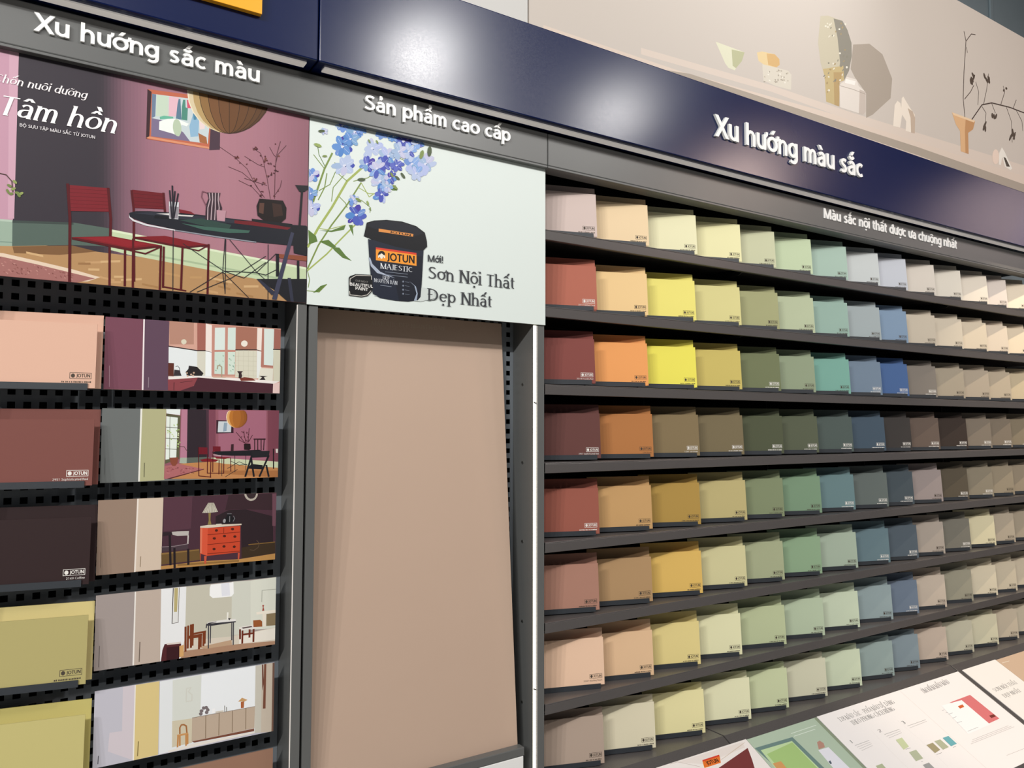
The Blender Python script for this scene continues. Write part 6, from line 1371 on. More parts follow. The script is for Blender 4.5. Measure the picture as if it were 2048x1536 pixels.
ART['plum_dining'] = '''p|111,115,114|289,3309 1019,3309 1019,3000 457,3000 289,3006
p|241,239,230|433,3309 440,3309 438,3001 432,3001
p|181,179,138|440,3309 535,3309 534,3004 438,3001
p|149,90,104|534,3309 1019,3309 1019,3000 789,3000 532,3009
p|125,70,86|705,3309 737,3309 742,3086 710,3087
p|163,103,122|749,3306 960,3308 964,3082 754,3086
p|122,66,80|966,3308 1019,3309 1019,3071 971,3078
p|233,239,236|534,3309 591,3309 590,3283 535,3290
p|95,93,69|535,3290 592,3280 592,3093 535,3073
p|232,240,232|535,3278 549,3276 551,3093 536,3091
p|232,240,232|551,3276 581,3272 579,3099 553,3093
l|90,90,72|1.2|534,3231 580,3228
l|90,90,72|1.2|535,3183 582,3180
l|90,90,72|1.2|536,3138 583,3134
p|207,220,174|586,3199 583,3200 582,3205 584,3207 587,3206 588,3202
p|185,207,140|590,3158 587,3156 583,3158 582,3161 584,3162 588,3161
p|185,207,140|569,3235 566,3236 564,3241 566,3243 569,3242 570,3238
p|156,184,110|546,3214 543,3212 540,3215 539,3218 542,3219 546,3217
p|156,184,110|588,3143 585,3143 582,3146 582,3149 585,3150 588,3147
p|156,184,110|580,3238 578,3239 577,3244 579,3246 581,3245 582,3240
p|207,220,174|547,3147 544,3147 541,3150 541,3154 544,3154 547,3151
p|156,184,110|590,3219 588,3217 583,3217 581,3219 584,3222 588,3222
p|156,184,110|580,3211 577,3212 575,3216 576,3219 579,3218 581,3214
p|156,184,110|550,3207 547,3210 547,3214 549,3216 552,3214 552,3210
p|207,220,174|588,3194 586,3193 582,3194 580,3197 583,3199 587,3198
p|156,184,110|559,3175 556,3176 554,3180 555,3183 558,3182 560,3178
p|185,207,140|557,3205 554,3204 551,3206 550,3210 553,3211 557,3208
p|207,220,174|590,3157 587,3155 583,3156 582,3160 584,3161 588,3160
p|207,220,174|587,3154 584,3154 581,3157 582,3161 585,3161 588,3157
p|156,184,110|583,3167 580,3168 579,3172 580,3175 583,3174 584,3170
p|207,220,174|588,3185 585,3183 581,3184 579,3187 582,3189 586,3188
p|156,184,110|585,3155 582,3156 581,3160 583,3163 586,3162 587,3158
p|207,220,174|567,3187 564,3189 564,3193 566,3196 568,3194 569,3189
p|207,220,174|544,3203 541,3205 540,3209 542,3212 545,3210 546,3206
p|207,220,174|565,3198 562,3196 558,3197 557,3201 559,3202 563,3201
p|156,184,110|596,3164 594,3162 590,3163 588,3166 590,3168 594,3167
p|184,127,148|595,3309 620,3309 622,3098 595,3098
p|48,38,45|620,3309 654,3309 697,3308 704,3099 622,3098
p|74,50,61|697,3308 708,3308 713,3099 704,3099
p|169,179,162|595,3098 622,3098 622,3072 592,3075
p|92,100,92|622,3098 704,3099 725,3093 725,3075 622,3072
p|201,208,174|725,3097 1019,3071 1019,3039 780,3067 725,3075
p|192,134,84|584,3072 725,3078 783,3067 1019,3043 1019,3000 787,3000 534,3009
p|169,112,67|755,3038 1019,3030 1019,3000 1003,3000 755,3025
p|176,106,108|534,3064 590,3072 694,3046 547,3008 532,3009
p|92,43,46|694,3048 694,3044 558,3008 542,3009
p|201,140,136|556,3032 554,3032 550,3032 548,3033 550,3034 554,3034
p|201,140,136|643,3030 641,3029 636,3029 634,3029 636,3031 640,3031
p|122,60,68|614,3036 612,3034 608,3034 605,3034 607,3036 612,3037
p|122,60,68|653,3049 651,3048 647,3048 644,3050 647,3050 651,3050
p|122,60,68|624,3052 622,3050 618,3050 615,3050 617,3052 622,3052
p|143,75,82|549,3054 547,3053 543,3052 541,3052 542,3054 547,3055
p|143,75,82|571,3047 568,3046 564,3047 562,3049 564,3049 569,3048
p|122,60,68|556,3057 554,3055 550,3055 548,3055 550,3057 554,3057
p|122,60,68|563,3056 561,3055 557,3054 555,3054 557,3056 561,3057
p|143,75,82|638,3050 636,3049 631,3049 629,3050 631,3051 636,3051
p|122,60,68|616,3035 614,3034 610,3033 607,3034 609,3035 614,3036
p|143,75,82|605,3030 603,3029 598,3029 596,3031 599,3032 603,3031
p|122,60,68|590,3054 588,3052 583,3051 581,3052 583,3053 587,3054
p|201,140,136|562,3053 559,3052 555,3053 553,3054 555,3055 559,3054
p|143,75,82|559,3053 557,3052 553,3051 551,3051 553,3053 557,3054
p|122,60,68|655,3029 652,3028 648,3028 646,3029 648,3030 652,3030
p|122,60,68|591,3056 588,3056 584,3056 582,3058 584,3058 588,3058
p|201,140,136|613,3045 611,3045 607,3045 604,3046 607,3047 611,3047
p|143,75,82|584,3052 581,3051 577,3051 575,3051 577,3053 581,3053
p|122,60,68|607,3047 605,3045 601,3044 599,3045 600,3046 605,3047
p|143,75,82|573,3048 571,3048 566,3049 565,3051 567,3051 571,3050
p|122,60,68|569,3050 567,3049 562,3049 560,3049 562,3051 567,3051
p|143,75,82|603,3041 601,3041 597,3042 595,3044 597,3044 601,3043
p|143,75,82|567,3051 565,3050 561,3049 558,3050 560,3051 565,3052
p|201,140,136|606,3036 604,3036 599,3037 597,3038 600,3039 604,3038
p|122,60,68|642,3042 640,3041 636,3040 633,3041 635,3042 640,3043
p|201,140,136|634,3043 632,3043 627,3044 625,3045 628,3046 632,3045
p|122,60,68|551,3041 548,3040 544,3041 542,3043 544,3043 549,3042
p|143,75,82|564,3044 562,3042 558,3041 556,3041 558,3043 562,3044
p|143,75,82|604,3038 602,3037 598,3036 595,3036 597,3038 601,3039
p|201,140,136|549,3033 547,3032 543,3034 541,3035 543,3036 547,3034
p|201,140,136|642,3043 641,3041 636,3040 634,3040 636,3042 640,3043
p|122,60,68|627,3050 625,3049 621,3048 618,3049 620,3050 625,3051
p|201,140,136|633,3052 630,3052 626,3053 624,3055 626,3055 631,3054
p|138,74,56|552,3099 588,3100 584,3075 576,3063 564,3064 557,3076
l|75,58,50|1|591,3147 610,3146 619,3131 627,3125
p|58,31,42|741,3263 815,3260 816,3205 742,3203
p|204,211,216|750,3257 806,3257 805,3208 748,3208
p|143,162,180|774,3251 788,3251 786,3214 771,3211
p|241,220,192|830,3228 818,3229 807,3234 797,3242 789,3251 785,3263 783,3275 784,3288 788,3299 795,3306 805,3306 816,3306 828,3307 817,3306 807,3306 798,3306 791,3299 787,3288 786,3275 788,3263 792,3252 799,3242 808,3234 819,3229
p|220,165,101|830,3228 819,3229 808,3234 799,3242 792,3252 788,3263 786,3275 787,3288 791,3299 798,3306 807,3306 817,3306 828,3307 820,3306 812,3306 805,3306 800,3299 797,3288 796,3275 798,3263 801,3252 806,3242 813,3234 821,3229
p|185,116,47|830,3228 821,3229 813,3234 806,3242 801,3252 798,3263 796,3275 797,3288 800,3299 805,3306 812,3306 820,3306 828,3307 824,3306 819,3306 816,3306 813,3299 811,3288 811,3275 812,3263 814,3252 817,3242 821,3234 825,3229
p|169,103,43|830,3228 825,3229 821,3234 817,3242 814,3252 812,3263 811,3275 811,3288 813,3299 816,3306 819,3306 824,3306 828,3307 828,3300 828,3288 829,3276 829,3263 829,3252 829,3242 830,3234 830,3229
p|169,103,43|830,3228 830,3229 830,3234 829,3242 829,3252 829,3263 829,3276 828,3288 828,3300 828,3307 833,3307 837,3307 841,3307 844,3300 846,3288 847,3276 846,3263 845,3252 842,3242 838,3234 834,3229
p|156,93,39|830,3228 834,3229 838,3234 842,3242 845,3252 846,3263 847,3276 846,3288 844,3300 841,3307 837,3307 833,3307 828,3307 837,3307 845,3307 851,3307 857,3300 860,3288 862,3276 861,3263 858,3252 853,3242 846,3234 838,3229
p|147,86,36|830,3228 838,3229 846,3234 853,3242 858,3252 861,3263 862,3276 860,3288 857,3300 851,3307 845,3307 837,3307 828,3307 839,3307 850,3307 859,3307 866,3300 870,3288 872,3276 871,3263 867,3252 860,3242 851,3234 841,3229
p|125,72,32|830,3228 841,3229 851,3234 860,3242 867,3252 871,3263 872,3276 870,3288 866,3300 859,3307 850,3307 839,3307 828,3307 840,3307 851,3307 861,3307 869,3300 874,3288 875,3276 874,3263 870,3252 862,3242 853,3234 842,3229
l|74,34,42|1.2|871,3155 849,3183 828,3208
l|74,34,42|1.2|874,3155 864,3192 861,3214
l|74,34,42|1.2|880,3155 882,3186 885,3226
l|74,34,42|1.2|868,3158 847,3171
l|74,34,42|1.2|883,3164 900,3195
p|74,34,42|881,3184 878,3184 877,3187 877,3189 879,3189 881,3186
p|74,34,42|842,3170 841,3172 842,3175 844,3175 845,3173 844,3171
p|74,34,42|855,3206 856,3207 859,3208 861,3206 860,3205 857,3204
p|74,34,42|887,3167 885,3168 883,3170 883,3172 886,3172 887,3169
p|74,34,42|873,3202 873,3204 875,3206 877,3206 877,3204 875,3201
p|74,34,42|863,3185 862,3187 863,3190 865,3191 866,3189 865,3186
p|74,34,42|871,3169 871,3172 873,3174 875,3173 875,3171 873,3169
p|74,34,42|850,3185 850,3187 852,3190 854,3190 854,3188 853,3185
p|74,34,42|849,3182 847,3183 845,3186 846,3188 848,3187 850,3185
p|74,34,42|879,3197 880,3199 883,3200 885,3199 884,3197 881,3196
p|74,34,42|876,3207 874,3206 872,3207 871,3209 873,3210 875,3209
p|74,34,42|878,3204 875,3204 874,3206 874,3209 876,3208 878,3206
p|74,34,42|866,3184 864,3184 862,3186 862,3189 864,3188 866,3186
p|74,34,42|875,3166 875,3168 877,3170 879,3170 879,3168 877,3166
p|74,34,42|850,3210 851,3212 854,3213 856,3212 855,3210 852,3209
p|74,34,42|841,3173 840,3175 840,3178 842,3180 843,3178 843,3175
p|36,22,24|863,3155 891,3156 894,3133 887,3127 864,3129
p|110,26,38|668,3143 706,3141 707,3111 668,3112
p|110,26,38|729,3146 761,3145 762,3122 730,3123
p|125,26,36|676,3088 707,3093 757,3086 742,3077 685,3079
p|125,26,36|739,3099 806,3096 783,3089 745,3091
l|82,16,25|1.7|669,3142 673,3017
l|82,16,25|1.7|707,3111 708,3027
l|82,16,25|1.7|722,3078 722,3008
l|82,16,25|1.7|757,3086 757,3022
l|82,16,25|1.7|673,3017 724,3010
l|82,16,25|1.7|708,3028 778,3025
l|82,16,25|1.7|730,3123 731,3032
l|82,16,25|1.7|806,3094 808,3033
l|82,16,25|1.7|777,3089 778,3025
p|29,29,34|726,3117 741,3123 812,3124 932,3128 951,3119 908,3101 812,3103 753,3107
p|217,198,200|726,3117 730,3110 765,3105 765,3103 733,3106
l|38,38,43|1|768,3104 770,3013
l|38,38,43|1|824,3103 826,3029
l|38,38,43|1|793,3046 843,3075 879,3059
l|38,38,43|1|807,3079 843,3060 879,3062
l|38,38,43|1|785,3009 837,3041
l|38,38,43|1|872,3102 873,3037
p|34,34,38|899,3122 979,3122 975,3094 896,3092
p|27,27,32|897,3064 949,3057 947,3038 882,3043
l|27,27,32|4|899,3102 872,3008
l|27,27,32|4|896,3092 910,3007
l|27,27,32|4|975,3100 935,3006
l|27,27,32|4|965,3056 977,3004
p|48,26,30|905,3179 959,3179 959,3173 906,3174
l|48,26,30|1.8|910,3175 911,3126
l|48,26,30|1.8|924,3175 925,3126
l|48,26,30|1.8|939,3174 940,3126
l|48,26,30|1.8|953,3174 951,3126
p|58,34,40|807,3154 818,3155 818,3125 806,3125
l|34,22,26|2.5|996,3131 998,3040
p|217,210,203|1006,3131 1017,3131 1017,3112 1008,3112
l|91,94,93|0.8|305,3102 305,3035
l|119,117,90|1.4|454,3079 454,3020'''
ART['orange_chest'] = '''p|154,131,115|285,2929 971,2929 1014,2929 1014,2623 381,2623 285,2625
p|240,230,220|426,2623 430,2929 436,2929 432,2623
p|214,195,176|436,2929 533,2929 531,2624 432,2625
p|74,47,58|532,2929 1014,2929 1014,2634 1014,2623 565,2623 530,2624
p|88,56,68|533,2929 649,2929 646,2789 537,2785
p|45,33,38|748,2836 803,2860 877,2859 1000,2821 1003,2702 1013,2651 863,2643 858,2787 748,2800
p|58,39,45|801,2927 995,2925 997,2849 847,2861 788,2861
p|109,72,84|995,2925 1014,2925 1014,2896 1013,2776 998,2777
p|107,82,48|529,2693 682,2698 689,2650 531,2644
p|141,109,62|529,2693 682,2696 682,2692 530,2686
p|60,46,32|863,2689 1012,2704 1013,2651 864,2640
p|122,92,48|892,2702 1012,2704 1012,2700 892,2697
p|185,138,79|529,2638 689,2644 852,2638 1013,2650 1013,2623 702,2623 530,2625
p|143,106,58|595,2641 852,2635 852,2627 595,2632
p|201,195,180|691,2854 715,2897 739,2896 757,2855 724,2853
l|141,134,117|0.8|716,2896 696,2854
l|141,134,117|0.8|719,2896 704,2855
l|141,134,117|0.8|722,2896 712,2855
l|141,134,117|0.8|725,2895 720,2855
l|141,134,117|0.8|728,2895 728,2855
l|141,134,117|0.8|731,2895 736,2855
l|141,134,117|0.8|733,2895 744,2855
l|141,134,117|0.8|736,2895 752,2855
p|139,122,69|717,2852 727,2852 726,2820 731,2801 715,2801 719,2820
p|27,26,30|777,2804 781,2822 792,2828 797,2842 816,2843 818,2826 830,2831 830,2813 813,2802
p|155,154,158|791,2812 789,2806 785,2804 781,2806 779,2812 780,2818 784,2822 788,2822 791,2818
l|119,118,124|1.2|797,2844 816,2843
l|138,137,142|1.2|808,2833 808,2808
l|119,118,124|1.4|824,2833 830,2821 823,2809
p|215,210,200|750,2802 773,2802 775,2797 751,2797
p|217,204,186|684,2797 717,2800 860,2796 860,2790 717,2787 684,2790
p|216,88,60|684,2790 716,2787 716,2665 686,2678
p|201,72,44|716,2787 855,2787 855,2669 716,2665
p|224,122,92|685,2788 693,2787 693,2679 686,2679
l|122,36,21|1.4|716,2757 854,2759
l|122,36,21|1.4|716,2714 855,2717
l|122,36,21|1.4|717,2674 856,2674
l|122,36,21|1.2|784,2783 784,2760
p|74,32,24|759,2773 758,2770 755,2768 751,2768 747,2770 746,2774 747,2777 750,2779 755,2779 758,2776
p|74,32,24|828,2774 827,2771 824,2769 819,2769 816,2772 814,2775 815,2778 819,2780 823,2780 827,2778
p|74,32,24|751,2738 750,2735 746,2733 742,2734 739,2736 737,2739 738,2743 742,2744 746,2744 750,2742
p|74,32,24|794,2746 793,2742 790,2741 785,2741 782,2743 780,2747 782,2750 785,2752 789,2751 793,2749
p|74,32,24|839,2740 838,2737 835,2735 830,2735 827,2737 825,2741 826,2744 830,2746 834,2746 838,2743
p|74,32,24|751,2692 750,2689 746,2687 742,2687 739,2690 737,2693 739,2696 742,2698 746,2698 750,2695
p|74,32,24|793,2700 792,2697 789,2695 784,2695 781,2697 779,2701 781,2704 784,2706 788,2706 792,2703
p|74,32,24|838,2695 836,2692 833,2690 828,2690 825,2693 823,2696 825,2699 828,2701 833,2701 836,2698
p|201,87,61|703,2666 714,2665 712,2631 705,2632
p|201,87,61|847,2666 855,2666 853,2638 847,2638
p|168,68,47|685,2678 690,2675 690,2645 687,2645
p|189,183,178|569,2780 591,2781 638,2779 637,2760 592,2761 572,2768
p|47,35,40|533,2781 569,2780 572,2768 533,2764
p|214,208,203|633,2761 638,2760 637,2723 633,2724
p|74,59,66|530,2719 635,2724 637,2701 532,2699
l|140,125,130|1.5|530,2719 579,2718 635,2724
l|36,27,32|4.5|561,2766 567,2640
l|36,27,32|4.5|581,2709 584,2626
l|36,27,32|4.5|637,2701 639,2635
p|182,173,162|899,2929 929,2928 929,2921 927,2915 924,2910 921,2905 916,2901 911,2898 906,2897 900,2896 894,2897 888,2900 883,2903 879,2907 875,2912 872,2918 870,2924 870,2929
p|56,42,46|922,2929 921,2925 920,2920 918,2916 916,2912 912,2909 909,2907 905,2906 900,2906 896,2906 892,2908 888,2910 885,2914 882,2918 880,2922 878,2927 878,2929
l|93,74,58|1.2|899,2676 917,2672 935,2683 941,2701 928,2717
l|125,104,88|0.9|300,2718 300,2654
l|154,134,111|1.4|450,2686 449,2643'''
ART['pale_dining'] = '''p|167,155,151|288,2237 288,2243 288,2541 1020,2541 1020,2237
p|243,238,232|430,2237 431,2541 437,2541 436,2237
p|196,179,166|436,2237 436,2541 534,2541 536,2237
p|240,241,242|536,2237 533,2541 596,2541 636,2540 637,2237
p|203,199,182|633,2540 905,2538 908,2288 633,2298
p|215,216,204|824,2541 905,2538 908,2300 826,2306
p|223,224,211|905,2538 1020,2541 1020,2309 908,2318
p|221,210,194|616,2237 630,2310 826,2300 1020,2314 1020,2237
p|239,232,220|859,2301 1020,2311 1020,2259 860,2262
p|176,138,112|617,2237 631,2267 743,2264 860,2262 1020,2252 1020,2237
p|194,162,133|686,2273 827,2285 830,2263 720,2262
p|51,36,31|579,2540 582,2540 581,2391 578,2388
p|232,232,230|582,2540 605,2539 603,2391 581,2391
p|190,176,124|585,2540 600,2539 598,2437 586,2438
l|74,58,51|0.9|605,2539 604,2391 580,2390
p|251,251,251|734,2538 830,2539 833,2488 823,2476 744,2478 730,2491 730,2524
p|233,234,242|777,2538 812,2538 817,2481 782,2482
l|124,60,32|4.2|634,2368 636,2264
l|124,60,32|4.2|645,2371 645,2276
l|124,60,32|4.2|656,2374 658,2277
l|124,60,32|4.2|664,2375 664,2285
l|124,60,32|4.2|645,2324 702,2326
l|124,60,32|4.2|643,2320 691,2319
l|124,60,32|4.2|668,2334 717,2337
l|124,60,32|4.2|691,2322 691,2266
l|124,60,32|4.2|698,2324 698,2274
l|124,60,32|4.2|709,2334 709,2277
l|124,60,32|4.2|714,2338 714,2286
p|60,58,64|718,2370 844,2365 844,2360 741,2358 718,2362
p|233,230,226|726,2376 793,2378 844,2375 844,2365 721,2370
l|69,67,74|2.4|728,2362 730,2263
l|69,67,74|2.4|737,2358 737,2284
l|69,67,74|2.4|834,2362 835,2262
l|69,67,74|2.4|827,2359 828,2284
l|69,67,74|2.4|720,2363 719,2352
p|243,240,232|805,2409 812,2408 811,2377 805,2377
p|45,42,48|810,2381 822,2381 816,2372
p|74,67,72|725,2373 761,2374 761,2371 727,2369
p|233,227,220|855,2336 921,2339 936,2320 872,2320
p|90,74,74|870,2333 912,2334 918,2329 876,2327
l|110,45,28|4|863,2325 864,2284
l|110,45,28|4|874,2318 874,2263
l|110,45,28|4|905,2319 905,2285
l|110,45,28|4|923,2318 923,2263
l|110,45,28|4|877,2301 922,2301
p|242,233,217|933,2393 1020,2394 1020,2379 935,2382
p|240,230,214|961,2381 978,2381 977,2324 964,2324
p|140,122,92|979,2379 1020,2379 1020,2323 979,2325
p|156,90,48|920,2358 951,2357 960,2348 961,2325 922,2328
p|164,71,58|959,2422 968,2421 965,2412 969,2396 959,2395 962,2410
l|138,139,128|0.8|957,2436 957,2488 1019,2487
p|84,38,42|539,2237 544,2283 552,2307 611,2304 618,2298 611,2237
p|226,213,205|559,2309 616,2308 618,2300 562,2302
p|59,26,31|561,2237 560,2292 611,2290 611,2237
p|217,168,108|611,2290 629,2293 629,2244 612,2243
l|93,85,83|1|306,2336 305,2251
l|107,93,82|1.6|456,2330 455,2249'''
ART['pale_kitchen'] = '''p|201,199,210|294,2155 985,2155 1020,2155 1020,1848 407,1848 294,1849
p|217,207,214|397,2155 441,2155 442,1849 348,1905 352,1979 398,1976
p|246,242,236|441,2155 445,2155 446,1848 441,1848
p|227,205,143|445,2155 536,2155 538,1850 446,1848
p|236,239,241|538,2153 814,2155 936,2155 939,1856 541,1851
p|223,226,218|588,2149 704,2153 703,1955 669,1869 592,1870
p|244,247,250|704,2149 933,2153 935,1974 705,1980
p|215,205,180|590,1978 672,1974 672,1871 592,1868
p|205,191,174|935,2154 977,2155 1019,2155 1015,1848 995,1848 936,1857
p|207,202,189|935,2154 963,2155 965,1854 936,1857
p|109,66,54|963,2155 969,2154 973,2071 968,2039 967,2039
p|123,77,60|973,2155 983,2154 983,1956 971,1957
p|117,87,74|1012,1848 1011,2155 1020,2155 1020,1848
p|196,176,156|670,1976 936,1974 935,1878 670,1876
p|127,77,60|671,1876 934,1877 934,1865 681,1869
l|140,118,97|1.6|726,1974 727,1878
l|140,118,97|1.6|782,1973 782,1878
l|140,118,97|1.6|838,1973 839,1880
l|140,118,97|1.6|896,1973 897,1881
p|239,232,223|578,1858 681,1866 936,1863 938,1856 578,1850
l|106,90,76|0.8|670,1976 936,1974
l|168,111,64|3|622,1919 621,1944 627,1955 637,1954 647,1946 650,1918
p|208,154,98|610,1917 656,1917 654,1909 612,1909
l|201,143,86|3.4|615,1911 614,1865
l|201,143,86|3.4|622,1910 623,1869
l|201,143,86|3.4|647,1909 648,1864
l|201,143,86|3.4|653,1911 654,1869
p|207,163,111|861,2009 878,2023 902,2009 888,2004
p|181,104,63|873,2005 888,2005 887,1977 874,1978
p|125,114,116|713,1985 711,1980 706,1978 701,1980 698,1985 697,1990 701,1993 706,1993 711,1990
p|125,114,116|716,1997 714,1992 709,1990 704,1992 700,1997 700,2002 704,2005 709,2005 714,2002
p|125,114,116|724,2007 723,2003 718,2001 713,2003 709,2008 709,2013 712,2016 718,2016 722,2013
p|125,114,116|735,2007 733,2002 729,2001 723,2003 720,2007 720,2012 723,2016 728,2016 733,2012
p|125,114,116|741,1996 740,1992 735,1990 730,1992 726,1997 726,2002 729,2005 735,2005 739,2002
p|125,114,116|737,1986 735,1982 731,1980 725,1982 722,1986 722,1992 725,1995 730,1995 735,1991
p|253,253,253|752,1999 764,1998 764,1979 752,1980
p|214,205,191|766,1984 800,1983 800,1975 766,1977
l|141,138,132|1.6|804,2002 805,1976
l|141,138,132|1.6|812,1994 813,1976
l|217,217,207|2|644,2051 644,2105 663,2106 652,2090 667,2075 667,2049 644,2049
l|94,92,102|1.6|314,1895 313,1863
l|138,118,70|1.8|461,1921 459,1862'''
ART['lf_big'] = '''l|226,214,208|1.2|5689,-80 5684,-453 5683,-788
l|224,218,214|0.5|5038,-277 5020,-453 5016,-590
l|224,218,214|0.5|5359,-277 5375,-454 5364,-674
t|139,136,135|serif|2425.2|-78.5|332.8|1.1|17.6|0|128 MÀU SẮC - PHỐI MÀU DỄ DÀNG
t|139,136,135|serif|2465.1|-103.5|257.5|2.1|17.4|0|THEO PHONG CÁCH RIÊNG
t|154,151,150|serif|2948.2|-77|199.2|5.8|19.5|0|TÌM KIẾM MẪU MÀU
t|106,104,104|serif|2380.9|-158.8|12.7|-0.3|11.6|0|1
t|106,104,104|serif|2543.1|-157.2|19.8|0|12|0|2
t|106,104,104|serif|2687.6|-159.1|18.3|0.4|14.3|0|3
l|143,140,139|0.9|4772,-338 4931,-338
l|179,175,174|0.9|4777,-353 4926,-351
l|179,175,174|0.9|4781,-368 4921,-364
l|179,175,174|0.9|4786,-383 4916,-377
l|143,140,139|0.9|5110,-337 5292,-338
l|179,175,174|0.9|5114,-353 5286,-352
l|179,175,174|0.9|5118,-369 5280,-365
l|143,140,139|0.9|5394,-337 5624,-339
l|179,175,174|0.9|5397,-354 5617,-352
p|211,220,176|5161,-396 5235,-396 5214,-467 5140,-474
p|188,195,166|5163,-501 5245,-503 5228,-570 5143,-569
p|171,160,124|5379,-500 5457,-501 5455,-561 5378,-568
p|185,189,159|5486,-496 5557,-499 5558,-566 5480,-568
p|111,180,189|5593,-496 5666,-498 5664,-566 5586,-567
p|164,165,164|5166,-606 5238,-607 5234,-675 5155,-660
p|185,193,159|4776,-503 4844,-504 4833,-567 4758,-560
l|139,136,135|1|5160,-476 5214,-479
l|139,136,135|1|5377,-580 5440,-582
l|139,136,135|1|5592,-579 5629,-579
l|139,136,135|1|5183,-584 5199,-585
p|224,122,124|6039,-282 6349,-279 6356,-518 6194,-522 6182,-315
p|255,255,255|5924,-283 6196,-295 6192,-534 5871,-536
p|217,101,45|6084,-328 6154,-327 6142,-349 6078,-350
p|122,47,40|6285,-472 6351,-475 6349,-495 6280,-494
l|154,154,160|1.1|5882,-317 5905,-319
l|154,154,160|1.1|5891,-343 5914,-345
l|154,154,160|1.1|5902,-360 5955,-360
l|154,154,160|1.1|5897,-395 5949,-395
l|154,154,160|1.1|5890,-437 5951,-440
l|154,154,160|1.1|5896,-518 6043,-518
l|185,180,178|0.9|5848,-582 6360,-588
l|185,180,178|0.9|5819,-593 6382,-599
l|185,180,178|0.9|5790,-603 6404,-610
l|195,189,186|0.9|5998,-761 6247,-768'''
ART['lf_green'] = '''p|111,138,134|3983,-140 4342,-150 4366,-406 4032,-375
p|195,220,170|4014,-165 4310,-173 4326,-395 4006,-303
p|169,201,129|4034,-201 4304,-182 4313,-391 4031,-310
p|215,159,99|4017,-267 4091,-271 4088,-326 4012,-305
p|143,156,131|4659,-77 4678,-72 4687,-72 4687,-498 4661,-490
l|223,234,223|2|4357,-125 4621,-124
l|223,234,223|2|4362,-148 4582,-148
p|185,141,126|4496,-234 4530,-229 4541,-254 4521,-281 4457,-281
p|233,233,242|4447,-285 4549,-288 4559,-461 4432,-425
p|78,90,104|4442,-374 4465,-370 4456,-391 4440,-393'''
ART['lf_red'] = '''p|236,226,220|3362,-75 3930,-80 3916,-118 3532,-136
p|122,56,56|3932,-126 3891,-205 3857,-260 3603,-188
l|185,166,155|1|3311,-73 3368,-73 3494,-144
p|242,177,60|3539,-115 3688,-115 3656,-158 3516,-157
p|233,118,45|3539,-118 3686,-118 3655,-161 3517,-160
p|216,64,44|3544,-110 3689,-110 3682,-120 3538,-119
t|29,21,18|bold|1776.3|-74.6|50|-1.3|12.6|0|JOTUN
l|216,198,180|1.4|3675,-144 3895,-98
l|216,198,180|1.4|3715,-136 3911,-95
l|216,198,180|1.4|3755,-127 3927,-91
l|216,198,180|1.4|3795,-118 3944,-87'''
ART['lf_right'] = '''t|139,136,135|serif|3330.1|-162.9|190.3|1.8|17.3|0|SƠN NỘI THẤT
t|139,136,135|serif|3345.6|-196.6|136.6|0.2|16.9|0|ĐẸP NHẤT'''
ART['lf_beige'] = '''l|239,230,218|2|7166,-117 7282,-120'''
ART['boardtext'] = '''t|201,183,163|serif|758.3|1879.4|212.9|0.4|10.9|0|MAJESTIC ĐẸP NGUYÊN BẢN'''
# ------------------------------------------------------------------ room shell
b = MB(); b.box(-5, 11, -7, .9, -.1, 0); struct(b.build('floor', M['floor']))
b = MB(); b.box(-5, 11, -7, .9, 5, 5.1); struct(b.build('ceiling', M['ceil']))
b = MB(); b.box(-5, 11, .7, .8, 0, 5); struct(b.build('wall_back', M['wall']))
b = MB(); b.box(5.30, 5.34, .685, .7, 0, 5); struct(b.build('trim_1', M['wall'], bevel=.004))
# ------------------------------------------------------------------ upper wall: printed mural and plain panel
MZ0, MZ1 = 2.50, 3.641
b = MB(); b.box(1.2405, 4.95, .085, .10, MZ0, MZ1, '#cbc1b7'); draw(b, ART['mural'], lambda u, v, e: (u, .085 - 2e-5 - e, v))
tag(b.build('wall_mural', M['mural']), 'beige printed mural of vases and twigs on a ledge, above the blue sign band', 'mural')
b = MB(); b.box(-1.6, 1.2355, .085, .10, MZ0, MZ1); tag(b.build('blank_panel', mat('pale_grey_panel', '#cfcdc9', .5, .3, mott=.02), bevel=.001), 'plain pale grey panel left of the printed mural, above the blue band', 'wall panel')
b = MB(); b.box(-1.6, 4.95, .10, .68, MZ0 + .02, MZ1 - .03); tag(b.build('panel_support_frame', M['black']), 'dark support frame behind the mural and grey panel', 'frame')
# ------------------------------------------------------------------ blue fascia
FZ0, FZ1, FY = 2.4537, 2.713, -.075
for x0, x1, lab in ((-1.5, .5505, 'navy blue glossy sign band holding the yellow logo plate, left of the seam'), (.5535, 4.65, 'long navy blue glossy sign band with white lettering, right of the seam')):
    t = tag(empty('sign_fascia', ((x0 + x1) / 2, 0, FZ0)), lab, 'sign'); ox = (x0 + x1) / 2
    b = MB(); b.box(x0 - ox, x1 - ox, FY, .083, 0, FZ1 - FZ0); b.build('fascia_box', M['navy'], t, bevel=.003)
    b = MB(); b.box(x0 - ox + .02, x1 - ox - .02, -.056, -.031, -.0035, -.0002); s = b.build('light_strip', M['glow_white'], t); s['label'] = 'pale light strip along the underside, with added glow'  # strip itself is unlit; glow added to brighten it
    if x0 > 0:
        x, y, w, dy, h = HEAD['fascia']; raised('Xu hướng màu sắc', 'sans', x, y, w, h, FY - .0002, .008, M['letter'], t, 'white raised word', dy=dy, ox=ox, oz=FZ0)
